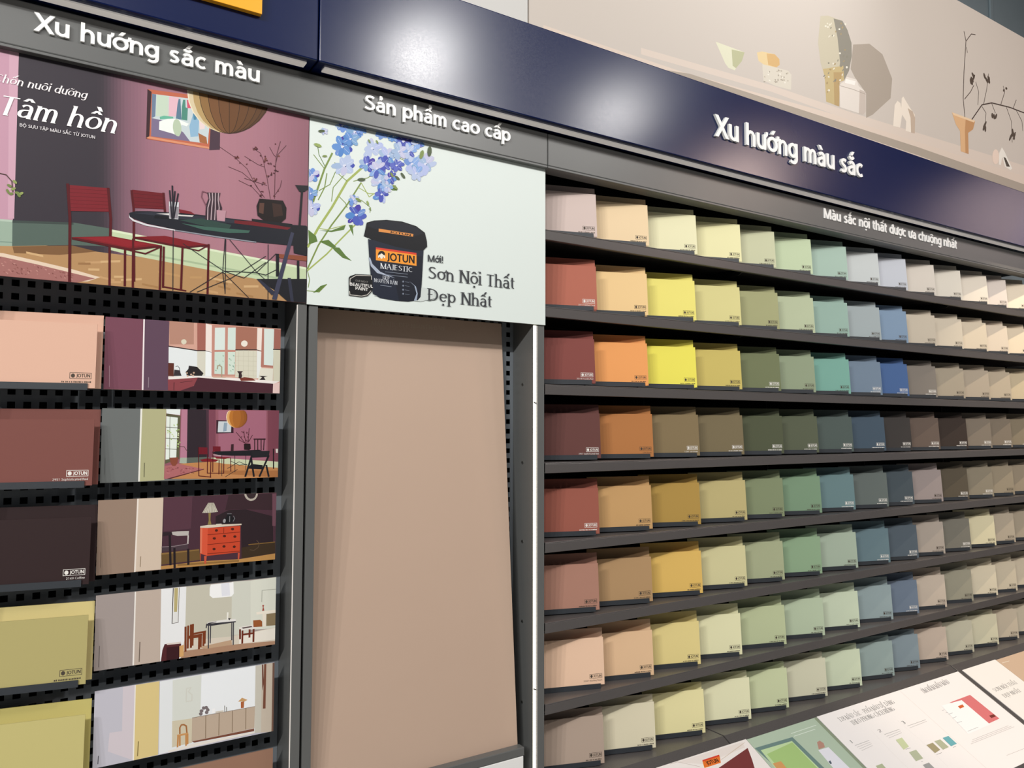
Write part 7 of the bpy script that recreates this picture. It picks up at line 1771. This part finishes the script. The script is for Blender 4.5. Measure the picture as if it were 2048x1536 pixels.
# yellow logo plate
t = tag(empty('logo_plate', (.22, FY, 2.518)), 'yellow logo plate fixed to the navy band at the top left', 'sign')
b = MB(); b.box(-.2, .2, -.014, -.0002, 0, .17); b.build('plate', mat('yellow_acrylic', '#f7ae27', .3, .5), t, bevel=.001)
b = MB(); b.box(-.2, .2, -.0146, -.01405, .14, .17); b.build('red_band', mat('red_film', '#d8402c', .4, .4), t)
bf = mat('black_film', '#1a1410', .4, .4); raised('JOTUN', 'bold', -.09, .032, .27, .085, -.0141, .0006, bf, t, 'black lettering')
b = MB(); b.cyl((-.145, -.0142, .075), (0, -1, 0), .042, .0006); b.build('emblem', bf, t)
# ------------------------------------------------------------------ charcoal headers
HZ0, HZ1, HY = 2.3535, 2.446, -.02
for x0, x1, lab, txt in ((-1.3, 1.2335, 'charcoal header rail with two white captions, above the posters', (('head1', 'Xu hướng sắc màu'), ('head2', 'Sản phẩm cao cấp'))), (1.2350, 4.65, 'charcoal header rail with one white caption, above the colour card shelves', (('head3', 'Màu sắc nội thất được ưa chuộng nhất'),))):
    ox = (x0 + x1) / 2; t = tag(empty('header_rail', (ox, 0, HZ0)), lab, 'sign')
    b = MB(); b.box(x0 - ox, x1 - ox, HY, .012, 0, HZ1 - HZ0); b.build('rail', M['steel'], t, bevel=.0025)
    b = MB(); b.box(x0 - ox, x1 - ox, HY + .0005, .03, -.006, .0002); b.build('rail_lip', M['steel'], t, bevel=.001)
    for key, s in txt:
        x, y, w, dy, h = HEAD[key]; raised(s, 'sans' if key != 'head3' else 'bold', x, y, w, h, HY - .0002, .006 if key != 'head3' else .003, M['letter'], t, 'white raised word', dy=dy, ox=ox, oz=HZ0)
# ------------------------------------------------------------------ posters
for key, x0, x1, z0, base, lab, nm in (('dining_room', -.13, .5545, 1.905, '#a8707f', 'large printed poster of an aubergine dining room with red chairs', 'room_poster'), ('bucket', .5565, 1.2365, 1.9025, '#dfe8e4', 'large white printed poster of a dark paint bucket and blue flowers', 'paint_poster')):
    b = MB(); b.box(x0, x1, -.004, .0, z0, 2.352, base); draw(b, ART[key], lambda u, v, e: (u, -.00402 - e, v))
    tag(b.build(nm, M['print']), lab, 'poster')
# ------------------------------------------------------------------ pegboard cabinets
def pegboard(mb, x0, x1, z0, z1, y, cx, cz, p=.0278, h=.0068):
    i0, i1 = math.ceil((x0 - cx + h + .004) / p), math.floor((x1 - cx - h - .004) / p); j0, j1 = math.ceil((z0 - cz + h) / p), math.floor((z1 - cz - h) / p)
    xs = [x0] + [cx + i * p + s * h for i in range(i0, i1 + 1) for s in (-1, 1)] + [x1]; zs = [z0] + [cz + j * p + s * h for j in range(j0, j1 + 1) for s in (-1, 1)] + [z1]
    n0 = len(mb.v); W = len(xs)
    mb.v += [(x, y, z) for z in zs for x in xs]
    for j in range(len(zs) - 1):
        for i in range(W - 1):
            if i % 2 and j % 2:
                a = [(xs[i], zs[j]), (xs[i + 1], zs[j]), (xs[i + 1], zs[j + 1]), (xs[i], zs[j + 1])]
                for k in range(4):
                    (ax, az), (bx, bz) = a[k], a[(k + 1) % 4]; mb.poly([(ax, y, az), (bx, y, bz), (bx, y + .002, bz), (ax, y + .002, az)])
                continue
            q = n0 + j * W + i; mb.f.append((q, q + 1, q + W + 1, q + W)); mb.c.append(None)
TOP = 2.34
def cabinet(name, lab, xl0, xl1, xr0, xr1, screws):
    t = tag(empty(name, ((xl0 + xr1) / 2, .06, 0)), lab, 'display cabinet'); ox, oy = (xl0 + xr1) / 2, .06
    def B(part, m, x0, x1, y0, y1, z0, z1, bev=.0012):
        b = MB(); b.box(x0 - ox, x1 - ox, y0 - oy, y1 - oy, z0, z1); return b.build(part, m, t, bevel=bev)
    B('side_panel', M['steel'], xl0, xl1, .001, .34, 0, TOP); B('side_panel', M['steel'], xr0, xr1, .001, .34, 0, TOP)
    b = MB(); pegboard(b, xl1 - ox + .0005, xr0 - ox - .0005, .5, 2.3, .102 - oy, CXP - ox, CZP); b.build('peg_panel', M['peg'], t)
    B('back_sheet', M['black'], xl1 + .0005, xr0 - .0005, .125, .13, .5, 2.3, 0)
    B('plinth', M['steel_dark'], xl1 + .0005, xr0 - .0005, .03, .3, 0, .49, .002)
    for z in screws:
        b = MB(); b.cyl((xr0 - ox - .0004, .052 - oy, z), (-1, 0, 0), .0042, .0016, 14); s = b.build('screw', M['screw'], t)
        b = MB(); b.cyl((xr0 - ox - .0021, .052 - oy, z), (-1, 0, 0), .0018, .0003, 6); b.build('socket', M['black'], s)
    return t, B
t, B = cabinet('peg_display_cabinet', 'charcoal pegboard cabinet holding hanging cards, under the dining room poster', -.147, -.127, .5375, .559, ())
B('edge_highlight', M['glow_white'], .5355, .5374, .0012, .0032, .55, 1.9, 0)  # highlight on the post edge, modelled as a glowing sliver
t, B = cabinet('board_display_cabinet', 'charcoal cabinet holding the tall beige sample board, under the bucket poster', .5645, .5856, 1.1980, 1.2365, (1.7368, 1.5168, 1.2968, 1.0768, .8568))
ls = B('led_strip', M['led'], 1.1986, 1.2066, -.0022, .0006, .5, 1.899, 0)
B('groove', M['black'], 1.2082, 1.2094, -.0002, .0006, .5, 1.899, 0); B('highlight_line', M['glow_white'], 1.2104, 1.2116, -.0008, .0006, .5, 1.899, 0); ls['label'] = 'glowing white vertical light strip'  # pale line beside the groove is a highlight, made as a glowing sliver
for z in (1.683, .905):
    b = MB(); b.hexa([(1.1980 - .9005, -.0036 - .06, z), (1.2072 - .9005, -.0036 - .06, z - .003), (1.2072 - .9005, -.0036 - .06, z + .001), (1.1980 - .9005, -.0036 - .06, z + .004)], [(1.1980 - .9005, -.0024 - .06, z), (1.2072 - .9005, -.0024 - .06, z - .003), (1.2072 - .9005, -.0024 - .06, z + .001), (1.1980 - .9005, -.0024 - .06, z + .004)]); b.build('clip', M['steel'], ls)
# tall beige sample board and the tray it stands in
b = MB(); a = [(.592, .098, 1.912), (1.1545, .098, 1.912), (1.1665, .026, .746), (.592, .026, .746)]
t = empty('sample_board', (.88, .026, .746)); P0 = Vector(t.location); nrm = Vector((0, -1, -.0617)).normalized()
tag(t, 'tall plain beige painted sample board leaning inside the middle cabinet', 'sample board')
b.hexa([Vector(p) - P0 for p in a], [Vector(p) - nrm * .004 - P0 for p in a]); b.build('board', M['board'], t, bevel=.0008)
b = MB(); draw(b, ART['boardtext'], lambda u, v, e: Vector((u, .098 - (1.912 - v) * .0617, v)) + nrm * (e + 2e-5) - P0); l = b.build('print', M['print'], t); l['label'] = 'pale line of small capitals'
t = tag(empty('board_tray', (.876, 0, .70)), 'charcoal tray with white front, holding the foot of the beige board', 'tray')
b = MB(); b.box(-.284, .292, -.004, .022, .038, .0605); b.build('tray_lip', M['steel'], t, bevel=.002)
b = MB(); b.box(-.284, .290, -.003, .06, -.2, .0375); l = b.build('tray_front', M['letter'], t, bevel=.002); l['label'] = 'white front'
# ------------------------------------------------------------------ shelf bay
SX0, SX1 = 1.2395, 4.65
ZS = [2.1768 - .22 * i for i in range(8)]
ORD = ['top', 'second', 'third', 'fourth', 'fifth', 'sixth', 'seventh']
t = tag(empty('shelf_frame', (2.94, .36, 0)), 'black back frame of the colour card shelves', 'shelf frame')
b = MB(); b.box(SX0 - 2.94, SX1 - 2.94, .0, .02, .3, 2.35); b.build('back_panel', M['black'], t)
for x in (1.93, 2.61, 3.28, 3.95):
    b = MB(); b.box(x - 2.94 - .004, x - 2.94 + .004, -.006, -.0005, .66, 2.35); b.build('upright', M['steel_dark'], t, bevel=.001)
b = MB(); b.box(SX1 - 2.94 + .001, SX1 - 2.94 + .021, -.36, .02, 0, 2.35); b.build('side_panel', M['steel'], t, bevel=.001)
for i in range(7):
    z = ZS[i]; t = tag(empty('display_shelf', (2.94, 0, z)), f'long charcoal shelf carrying the {ORD[i]} row of colour cards' if i else 'long charcoal shelf carrying the topmost row of colour cards', 'shelf', 'charcoal card shelves')
    b = MB(); b.box(SX0 - 2.94, SX1 - 2.945, 0, .352, -.003, 0); b.box(SX0 - 2.94, SX1 - 2.945, 0, .003, -.029, -.003); b.box(SX0 - 2.94, SX1 - 2.945, .003, .014, -.029, -.027); b.build('shelf_board', M['shelf'], t, bevel=.0016)
    for x in (2.11, 3.46):
        b = MB(); b.hexa([(x - 2.94, .02, -.004), (x - 2.94, .35, -.004), (x - 2.94, .35, -.06), (x - 2.94, .16, -.03), (x - 2.94, .06, -.027)], [(x - 2.936, .02, -.004), (x - 2.936, .35, -.004), (x - 2.936, .35, -.06), (x - 2.936, .16, -.03), (x - 2.936, .06, -.027)]); b.build('bracket', M['steel_dark'], t)
# sloping counter below the bottom row, in three lengths
SLP, ZD = .566, ZS[7]; CS = 1 / math.hypot(1, SLP)
def on_slope(x, s, e): return Vector((x, -.018 - s * CS, ZD - s * CS * SLP)) + Vector((0, -SLP * CS, CS)) * e
for x0, x1, lab in ((SX0, 1.9165, 'left length of the sloping charcoal counter, nearest the beige board'), (1.9215, 3.2665, 'middle length of the sloping charcoal counter, under the large white leaflet'), (3.2715, SX1, 'right length of the sloping charcoal counter, beyond the second groove')):
    ox = (x0 + x1) / 2; t = tag(empty('sloping_counter', (ox, 0, 0)), lab, 'counter')
    prof = [(.355, ZD), (-.018, ZD), on_slope(0, .60, 0)[1:], (on_slope(0, .60, 0)[1], on_slope(0, .60, 0)[2] - .03), (-.02, ZD - .03), (.355, ZD - .03)]
    b = MB(); b.hexa([(x0 - ox, y, z) for y, z in prof], [(x1 - ox, y, z) for y, z in prof]); b.build('counter_top', M['shelf'], t, bevel=.0015)
    b = MB(); b.box(x0 - ox + .004, x1 - ox - .004, -.40, .34, .0, .37); b.build('base_cabinet', M['steel_dark'], t, bevel=.002)
    b = MB(); b.box(x0 - ox + .004, x1 - ox - .004, .0, .34, .371, ZD - .031); b.build('rear_box', M['steel_dark'], t)
# ------------------------------------------------------------------ leaflets on the slope
for key, x0, x1, s0, s1, h, base, nm, lab in (('lf_big', 2.3465, 3.2645, .035, .424, .0022, '#fcf7f5', 'folded_leaflet', 'large white fold-out leaflet with swatches and a red card picture, on the counter'),
    ('lf_green', 1.990, 2.3435, .036, .43, .0018, '#b5c7b2', 'green_leaflet', 'green leaflet picturing a framed panel, left of the white leaflet'),
    ('lf_red', 1.600, 1.9875, .034, .30, .0026, '#f3ece8', 'red_brochure', 'white and red-brown brochure with an orange logo, leftmost on the counter'),
    ('lf_right', 3.2975, 3.566, .035, .43, .0022, '#faf5f0', 'white_leaflet', 'white leaflet with grey capitals, right of the counter groove'),
    ('lf_beige', 3.568, 4.0, .038, .43, .0022, '#d3b79d', 'beige_leaflet', 'beige leaflet at the right end of the counter')):
    b = MB(); q = [(x0, s0), (x1, s0), (x1, s1), (x0, s1)]; b.hexa([on_slope(x, s, h) for x, s in q], [on_slope(x, s, .0003) for x, s in q], base); draw(b, ART[key], lambda u, v, e, h=h: on_slope(u, -v, h + 2e-5 + e))
    tag(b.build(nm, M['paper']), lab, 'leaflet')
# ------------------------------------------------------------------ colour cards in their holders
CW, CH, TILT = .21, .1325, math.tan(R(5))
def leaning(mb, u0, u1, v0, v1, n0, n1):
    """slab in card space: u to the right, v up, n outwards, leaning back"""
    f = lambda u, v, n: (u, -n + v * TILT, v)
    mb.hexa([f(u0, v0, n1), f(u1, v0, n1), f(u1, v1, n1), f(u0, v1, n1)], [f(u0, v0, n0), f(u1, v0, n0), f(u1, v1, n0), f(u0, v1, n0)])
def flat(mb, ps, x, y, w, h, tw, n):
    for i, p in enumerate(ps): mb.poly([(x + a * w / tw, -(n + i * 1e-6) + (y + b * h) * TILT, y + b * h) for a, b in p])
b = MB(); leaning(b, 0, CW, .004, CH + .004, 0, .003); CARD = b.mesh('card', M['card'])
b = MB(); leaning(b, .008, CW + .008, .004, .163, -.026, -.0235); BACK = b.mesh('backing_panel', M['card'])
b = MB(); leaning(b, .008, CW + .008, .004, .151, -.026, -.0235); BACK8 = b.mesh('backing_panel', M['card'])
b = MB(); leaning(b, 0, CW - .013, 0, .0135, .0042, .0062); LIP = b.mesh('lip', M['lip'])
b = MB(); b.box(0, CW - .013, -.0041, .030, 0, .0032); BASE = b.mesh('base', M['lip'])
def rectline(x0, y0, x1, y1, t): return [[(x0, y0), (x1, y0), (x1, y0 + t), (x0, y0 + t)], [(x0, y1 - t), (x1, y1 - t), (x1, y1), (x0, y1)], [(x0, y0 + t), (x0 + t, y0 + t), (x0 + t, y1 - t), (x0, y1 - t)], [(x1 - t, y0 + t), (x1, y0 + t), (x1, y1 - t), (x1 - t, y1 - t)]]
ps, tw = lettering('JOTUN', 'bold')
logo = rectline(0, 0, .039, .0125, .0009) + [[(.0115 + a * .0255 / tw, .003 + c * .0068 / C_) for a, c in p] for p in ps] + [[(.006 + .0036 * math.cos(k * math.pi / 6), .0062 + .0042 * math.sin(k * math.pi / 6)) for k in range(12)]]
b = MB(); flat(b, logo, CW - .046, .0225, 1, 1, 1, .0031); LOGO = b.mesh('logo', M['ink'])
def name_mesh(txt):
    b = MB()
    if txt:
        p, w = lettering(txt, 'light'); L = w * .0062; flat(b, p, CW - .007 - L, .0148, L, .0062, w, .0031)
    else:
        x = CW - .055 - random.random() * .015; q = []
        while x < CW - .009:
            w = random.uniform(.0012, .0026); q.append([(x, .0146), (x + w, .0146), (x + w, .0146 + random.uniform(.0022, .0036)), (x, .0176)]); x += w + random.choice((.0007, .0007, .002))
        flat(b, q, 0, 0, 1, 1, 1, .0031)
    return b.mesh('colour_name', M['ink'])
TICKS = [name_mesh(None) for _ in range(6)]
NAMES = {(1, 0): name_mesh('20117 Melted Coral'), (2, 0): name_mesh('20118 Foundry Red'), (3, 0): name_mesh('2951 Sophisticated Red'), (3, 1): name_mesh('1290 Rusty'), (3, 2): name_mesh('12081 Soft Brown'), (6, 0): name_mesh('20047 Blushing Peach')}
def add(me, name, parent, col=None):
    o = bpy.data.objects.new(name, me); COL.objects.link(o); o.parent = parent
    if col: o.color = (*col, 1)
    return o
def lay(parent, ref, col):
    o = ref.copy(); COL.objects.link(o); o.parent = parent
    if col: o.color = (*col, 1)
    return o
proto = None
def slot(loc, yaw_deg, raise_, hexcol, lab_card, lab_holder, gcard, gholder, name_me, ink=None, back=None, hexback=None, drop=0, gain=1.0):
    """one holder and the card stack standing in it; loc is the right lower front corner"""
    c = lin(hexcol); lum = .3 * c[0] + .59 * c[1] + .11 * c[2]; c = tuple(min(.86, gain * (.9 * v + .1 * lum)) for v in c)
    if ink is None: ink = lin('#4b4239') if lum > .24 else lin('#e6e2dc')
    ca, sa = math.cos(R(yaw_deg)), math.sin(R(yaw_deg)); org = Vector(loc) - Vector((CW * ca, -CW * sa, 0))
    h = tag(empty('card_holder', org, -R(yaw_deg)), lab_holder, 'card holder', gholder)
    o = add(BASE, 'base', h); o.location = (0, 0, raise_)
    if raise_ > .004:
        o.scale = (1, 1, 1); f = MB(); f.box(.02, CW - .035, .004, .026, .0001, raise_); f.build('foot', M['lip'], h)
    for me, nm, cc in ((LIP, 'lip', None), (back or BACK, 'backing_panel', lin(hexback) if hexback else c)):
        o = add(me, nm, h, cc); o.location = (0, 0, raise_)
    k = tag(empty('colour_card', org + Vector((0, 0, raise_ + drop)), -R(yaw_deg)), lab_card, 'colour card', gcard)
    add(CARD, 'card', k, c)
    if ink: add(LOGO, 'logo', k, ink); add(name_me, 'colour_name', k, ink)
b = MB(); leaning(b, .008, CW + .008, .004, .158, -.026, -.0235); BACKP = b.mesh('backing_panel', M['card'])
CARD_X = [[1.444, 1.6528, 1.8665, 2.0812, 2.2617, 2.4688, 2.6857, 2.897, 3.0947, 3.3093, 3.5263, 3.7557, 3.9358, 4.1438], [1.4433, 1.6473, 1.8579, 2.0754, 2.2747, 2.4763, 2.6862, 2.8977, 3.0884, 3.3052, 3.5242, 3.738, 3.9332, 4.1412], [1.4357, 1.6464, 1.8583, 2.0742, 2.2775, 2.474, 2.6873, 2.8962, 3.085, 3.2999, 3.5261, 3.7457, 3.9444, 4.1524], [1.4553, 1.6653, 1.8677, 2.0802, 2.2876, 2.4852, 2.6978, 2.9115, 3.0968, 3.3106, 3.5372, 3.7482, 3.9367, 4.1447], [1.4489, 1.6588, 1.8693, 2.0903, 2.2846, 2.4962, 2.7012, 2.9208, 3.1026, 3.3212, 3.533, 3.7492, 3.9414, 4.1494], [1.4474, 1.6572, 1.8745, 2.0857, 2.2799, 2.4905, 2.709, 2.9225, 3.1238, 3.3254, 3.5393, 3.7552, 3.9351, 4.1431], [1.4654, 1.6594, 1.8613, 2.0564, 2.2833, 2.499, 2.7125, 2.9322, 3.1158, 3.3263, 3.5432, 3.7555, 3.9376, 4.1456], [1.4637, 1.665, 1.8789, 2.0962, 2.2907, 2.5075, 2.718, 2.9315, 3.1124, 3.3257, 3.5355, 3.751, 3.936, 4.144]]
CARD_HEX = ['D4BFB7 F0D3A6 EDE8BB EFE9B0 CDCFA9 C5D6AE A9C4B5 C9CFCF C6CBD5 D9D0C4 DDD6C8 E2D8C8 DCD0C6 EADCC4', 'B76650 F3CB8B F2E46A DDD48A A7A877 B9C4A0 96B5A8 A3AFB2 7F99B5 C9BDA9 CFC3AE D6C7AE DBCBB5 E3D2B5', '87443D F5A04F FBE53C D0BC5B 737B55 93A182 76AD9E 73879C 44669B 827A71 A69A86 B0A28E B9AA92 C8B796', '6B3F3A BD7838 8A7651 7E7050 545A41 5C634D 52605C 46596A 3F3B39 6A5A50 3C312B 867A6B 857867 8C7F68', '9E5645 CB9D60 B48F3A C3B477 84906B 7B9A7B 68868A 646E6B 46525A 9C8F8C 5A5142 8E8470 9A8D76 9A8C76', 'AC7B68 B18C5F E0B653 D3CC97 A7AE88 8CAA86 A6B7A3 637C85 515E69 AB9F93 78756A D8CFA9 B2A590 A79A85', 'E5BE9F DDB68C DECB81 DEDBAE B6C095 B1C1A3 C2CFB4 8D9FA2 68778A C0B1A0 96927F D3C8AD C6BAA1 C9BCA3', 'AD9888 D6CDAF F0D79C DEDCB4 C3CBA0 CBC9AE C6D1B3 8FA19E 7F8F97 C0AE9D BBB7A0 CDC8AA C0B39C C3B8A0']
CARD_WORD = ['dusty pink|peach cream|pale yellow|lemon cream|sage cream|pale green|mint|pale grey|pale blue-grey|stone white|cream white|warm cream|pinkish cream|ivory', 'coral red|apricot|lemon yellow|pale mustard|olive sage|light sage|sea green|cool grey|sky blue|pale taupe|light sand|sand|oat|wheat', 'brick red|orange|bright yellow|mustard|olive green|grey green|teal green|slate blue|strong blue|mid grey|greige|light taupe|beige|straw beige', 'wine brown|rust orange|khaki brown|dark khaki|forest green|dark olive|dark green-grey|petrol blue|charcoal|cocoa brown|espresso|taupe grey|warm taupe|khaki taupe', 'terracotta red|tan|ochre|straw yellow|moss green|fern green|teal blue|steel grey|dark slate|mauve grey|dark olive-brown|stone grey|warm stone|drab beige', 'clay pink|camel|golden yellow|pale lime cream|sage|leaf green|pale sage|blue grey|dark blue-grey|pale mauve-grey|olive grey|butter cream|pale stone|stone beige', 'peach pink|tan peach|soft yellow|ivory yellow|celery green|soft green|pale celadon|silver blue|dusk blue|pale rose-beige|grey olive|cream|light stone|pale oat', 'mushroom|bone|light yellow|ivory green|light celery|putty|pale celadon|misty blue|dove blue|rose beige|pale putty|pale cream|soft stone|pale stone']
PLACE = ['first', 'second', 'third', 'fourth', 'fifth', 'sixth', 'seventh', 'eighth', 'ninth', 'tenth', 'eleventh', 'twelfth', 'thirteenth', 'fourteenth']
ROW = ['topmost shelf', 'second shelf from top', 'third shelf from top', 'fourth shelf from top', 'fifth shelf from top', 'sixth shelf from top', 'seventh shelf from top', 'bottom row on the counter']
RAISE = [0.005, 0.005, 0.005, 0.004, 0.003, 0.003, 0.0, 0.002]
for r in range(8):
    hx, wd_ = CARD_HEX[r].split(), CARD_WORD[r].split('|')
    for c in range(14):
        art_ = 'an' if wd_[c][0] in 'aeio' else 'a'
        where = f'{PLACE[c]} from left, {ROW[r]}'
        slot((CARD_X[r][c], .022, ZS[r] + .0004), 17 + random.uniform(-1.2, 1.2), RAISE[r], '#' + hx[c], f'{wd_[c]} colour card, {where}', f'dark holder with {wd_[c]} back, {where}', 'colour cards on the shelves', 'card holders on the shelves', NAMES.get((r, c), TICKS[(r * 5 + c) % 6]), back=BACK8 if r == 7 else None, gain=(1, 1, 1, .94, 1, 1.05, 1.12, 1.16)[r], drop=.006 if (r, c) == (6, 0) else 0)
# cards hanging on the pegboard, left column
for i, (hx, wd_, nm, bk) in enumerate((('#ddae95', 'peach', None, None), ('#7d473f', 'reddish brown', '2951 Sophisticated Red', None), ('#2f1d1e', 'dark coffee brown', '2149 Coffee', None), ('#b3a767', 'olive yellow', None, '#d6c688'), ('#c6ba72', 'pale olive yellow', None, '#c6ba72'))):  # fourth holder's paler back has the lit tone put into its colour
    pos = ('topmost', 'second from top', 'third from top', 'fourth from top', 'lowest')[i]
    slot((.128, .012, 1.6905 - .1965 * i), 10.5, 0, hx, f'{wd_} colour card hanging on the pegboard, {pos}', f'dark holder with {wd_} back on the pegboard, {pos}', 'colour cards on the pegboard', 'card holders on the pegboard', name_mesh(nm) if nm else TICKS[i], hexback=bk, back=BACKP)
# room scene cards, right column of the pegboard
for key, x0, x1, z0, z1, base, lab in (('kitchen', .1455, .510, 1.6943, 1.846, '#d5a594', 'plum striped card picturing a pink kitchen with windows, topmost on the pegboard'),
    ('plum_dining', .1445, .5095, 1.500, 1.6545, '#6f7372', 'grey and khaki striped card picturing a plum dining room, on the pegboard'),
    ('orange_chest', .1425, .507, 1.3115, 1.4645, '#9a8373', 'beige striped card picturing an orange chest of drawers, on the pegboard'),
    ('pale_dining', .1438, .510, 1.1185, 1.2705, '#a79b97', 'mauve striped card picturing a pale room with wooden chairs, on the pegboard'),
    ('pale_kitchen', .147, .510, .924, 1.0775, '#c9c7d2', 'lilac and yellow striped card picturing a row of beige cupboards, on the pegboard'),
    ('', .147, .510, .735, .886, '#9c7763', 'plain brown card below the beige cupboard card, lowest on the pegboard')):
    t = tag(empty('room_card', ((x0 + x1) / 2, .04, z0)), lab, 'sample card', 'room scene cards on the pegboard'); ox = (x0 + x1) / 2
    b = MB(); b.box(x0 - ox, x1 - ox, 0, .003, 0, z1 - z0, base)
    if key: draw(b, ART[key], lambda u, v, e: (u - ox, -2e-5 - e, v - z0))
    b.build('card', M['print'], t)
    for u in (.06, x1 - x0 - .06):
        b = MB(); b.box(x0 - ox + u - .01, x0 - ox + u + .01, .0032, .0615, .05, .056); b.box(x0 - ox + u - .012, x0 - ox + u + .012, .0032, .0062, .02, .13); b.build('hanger', M['steel_dark'], t)
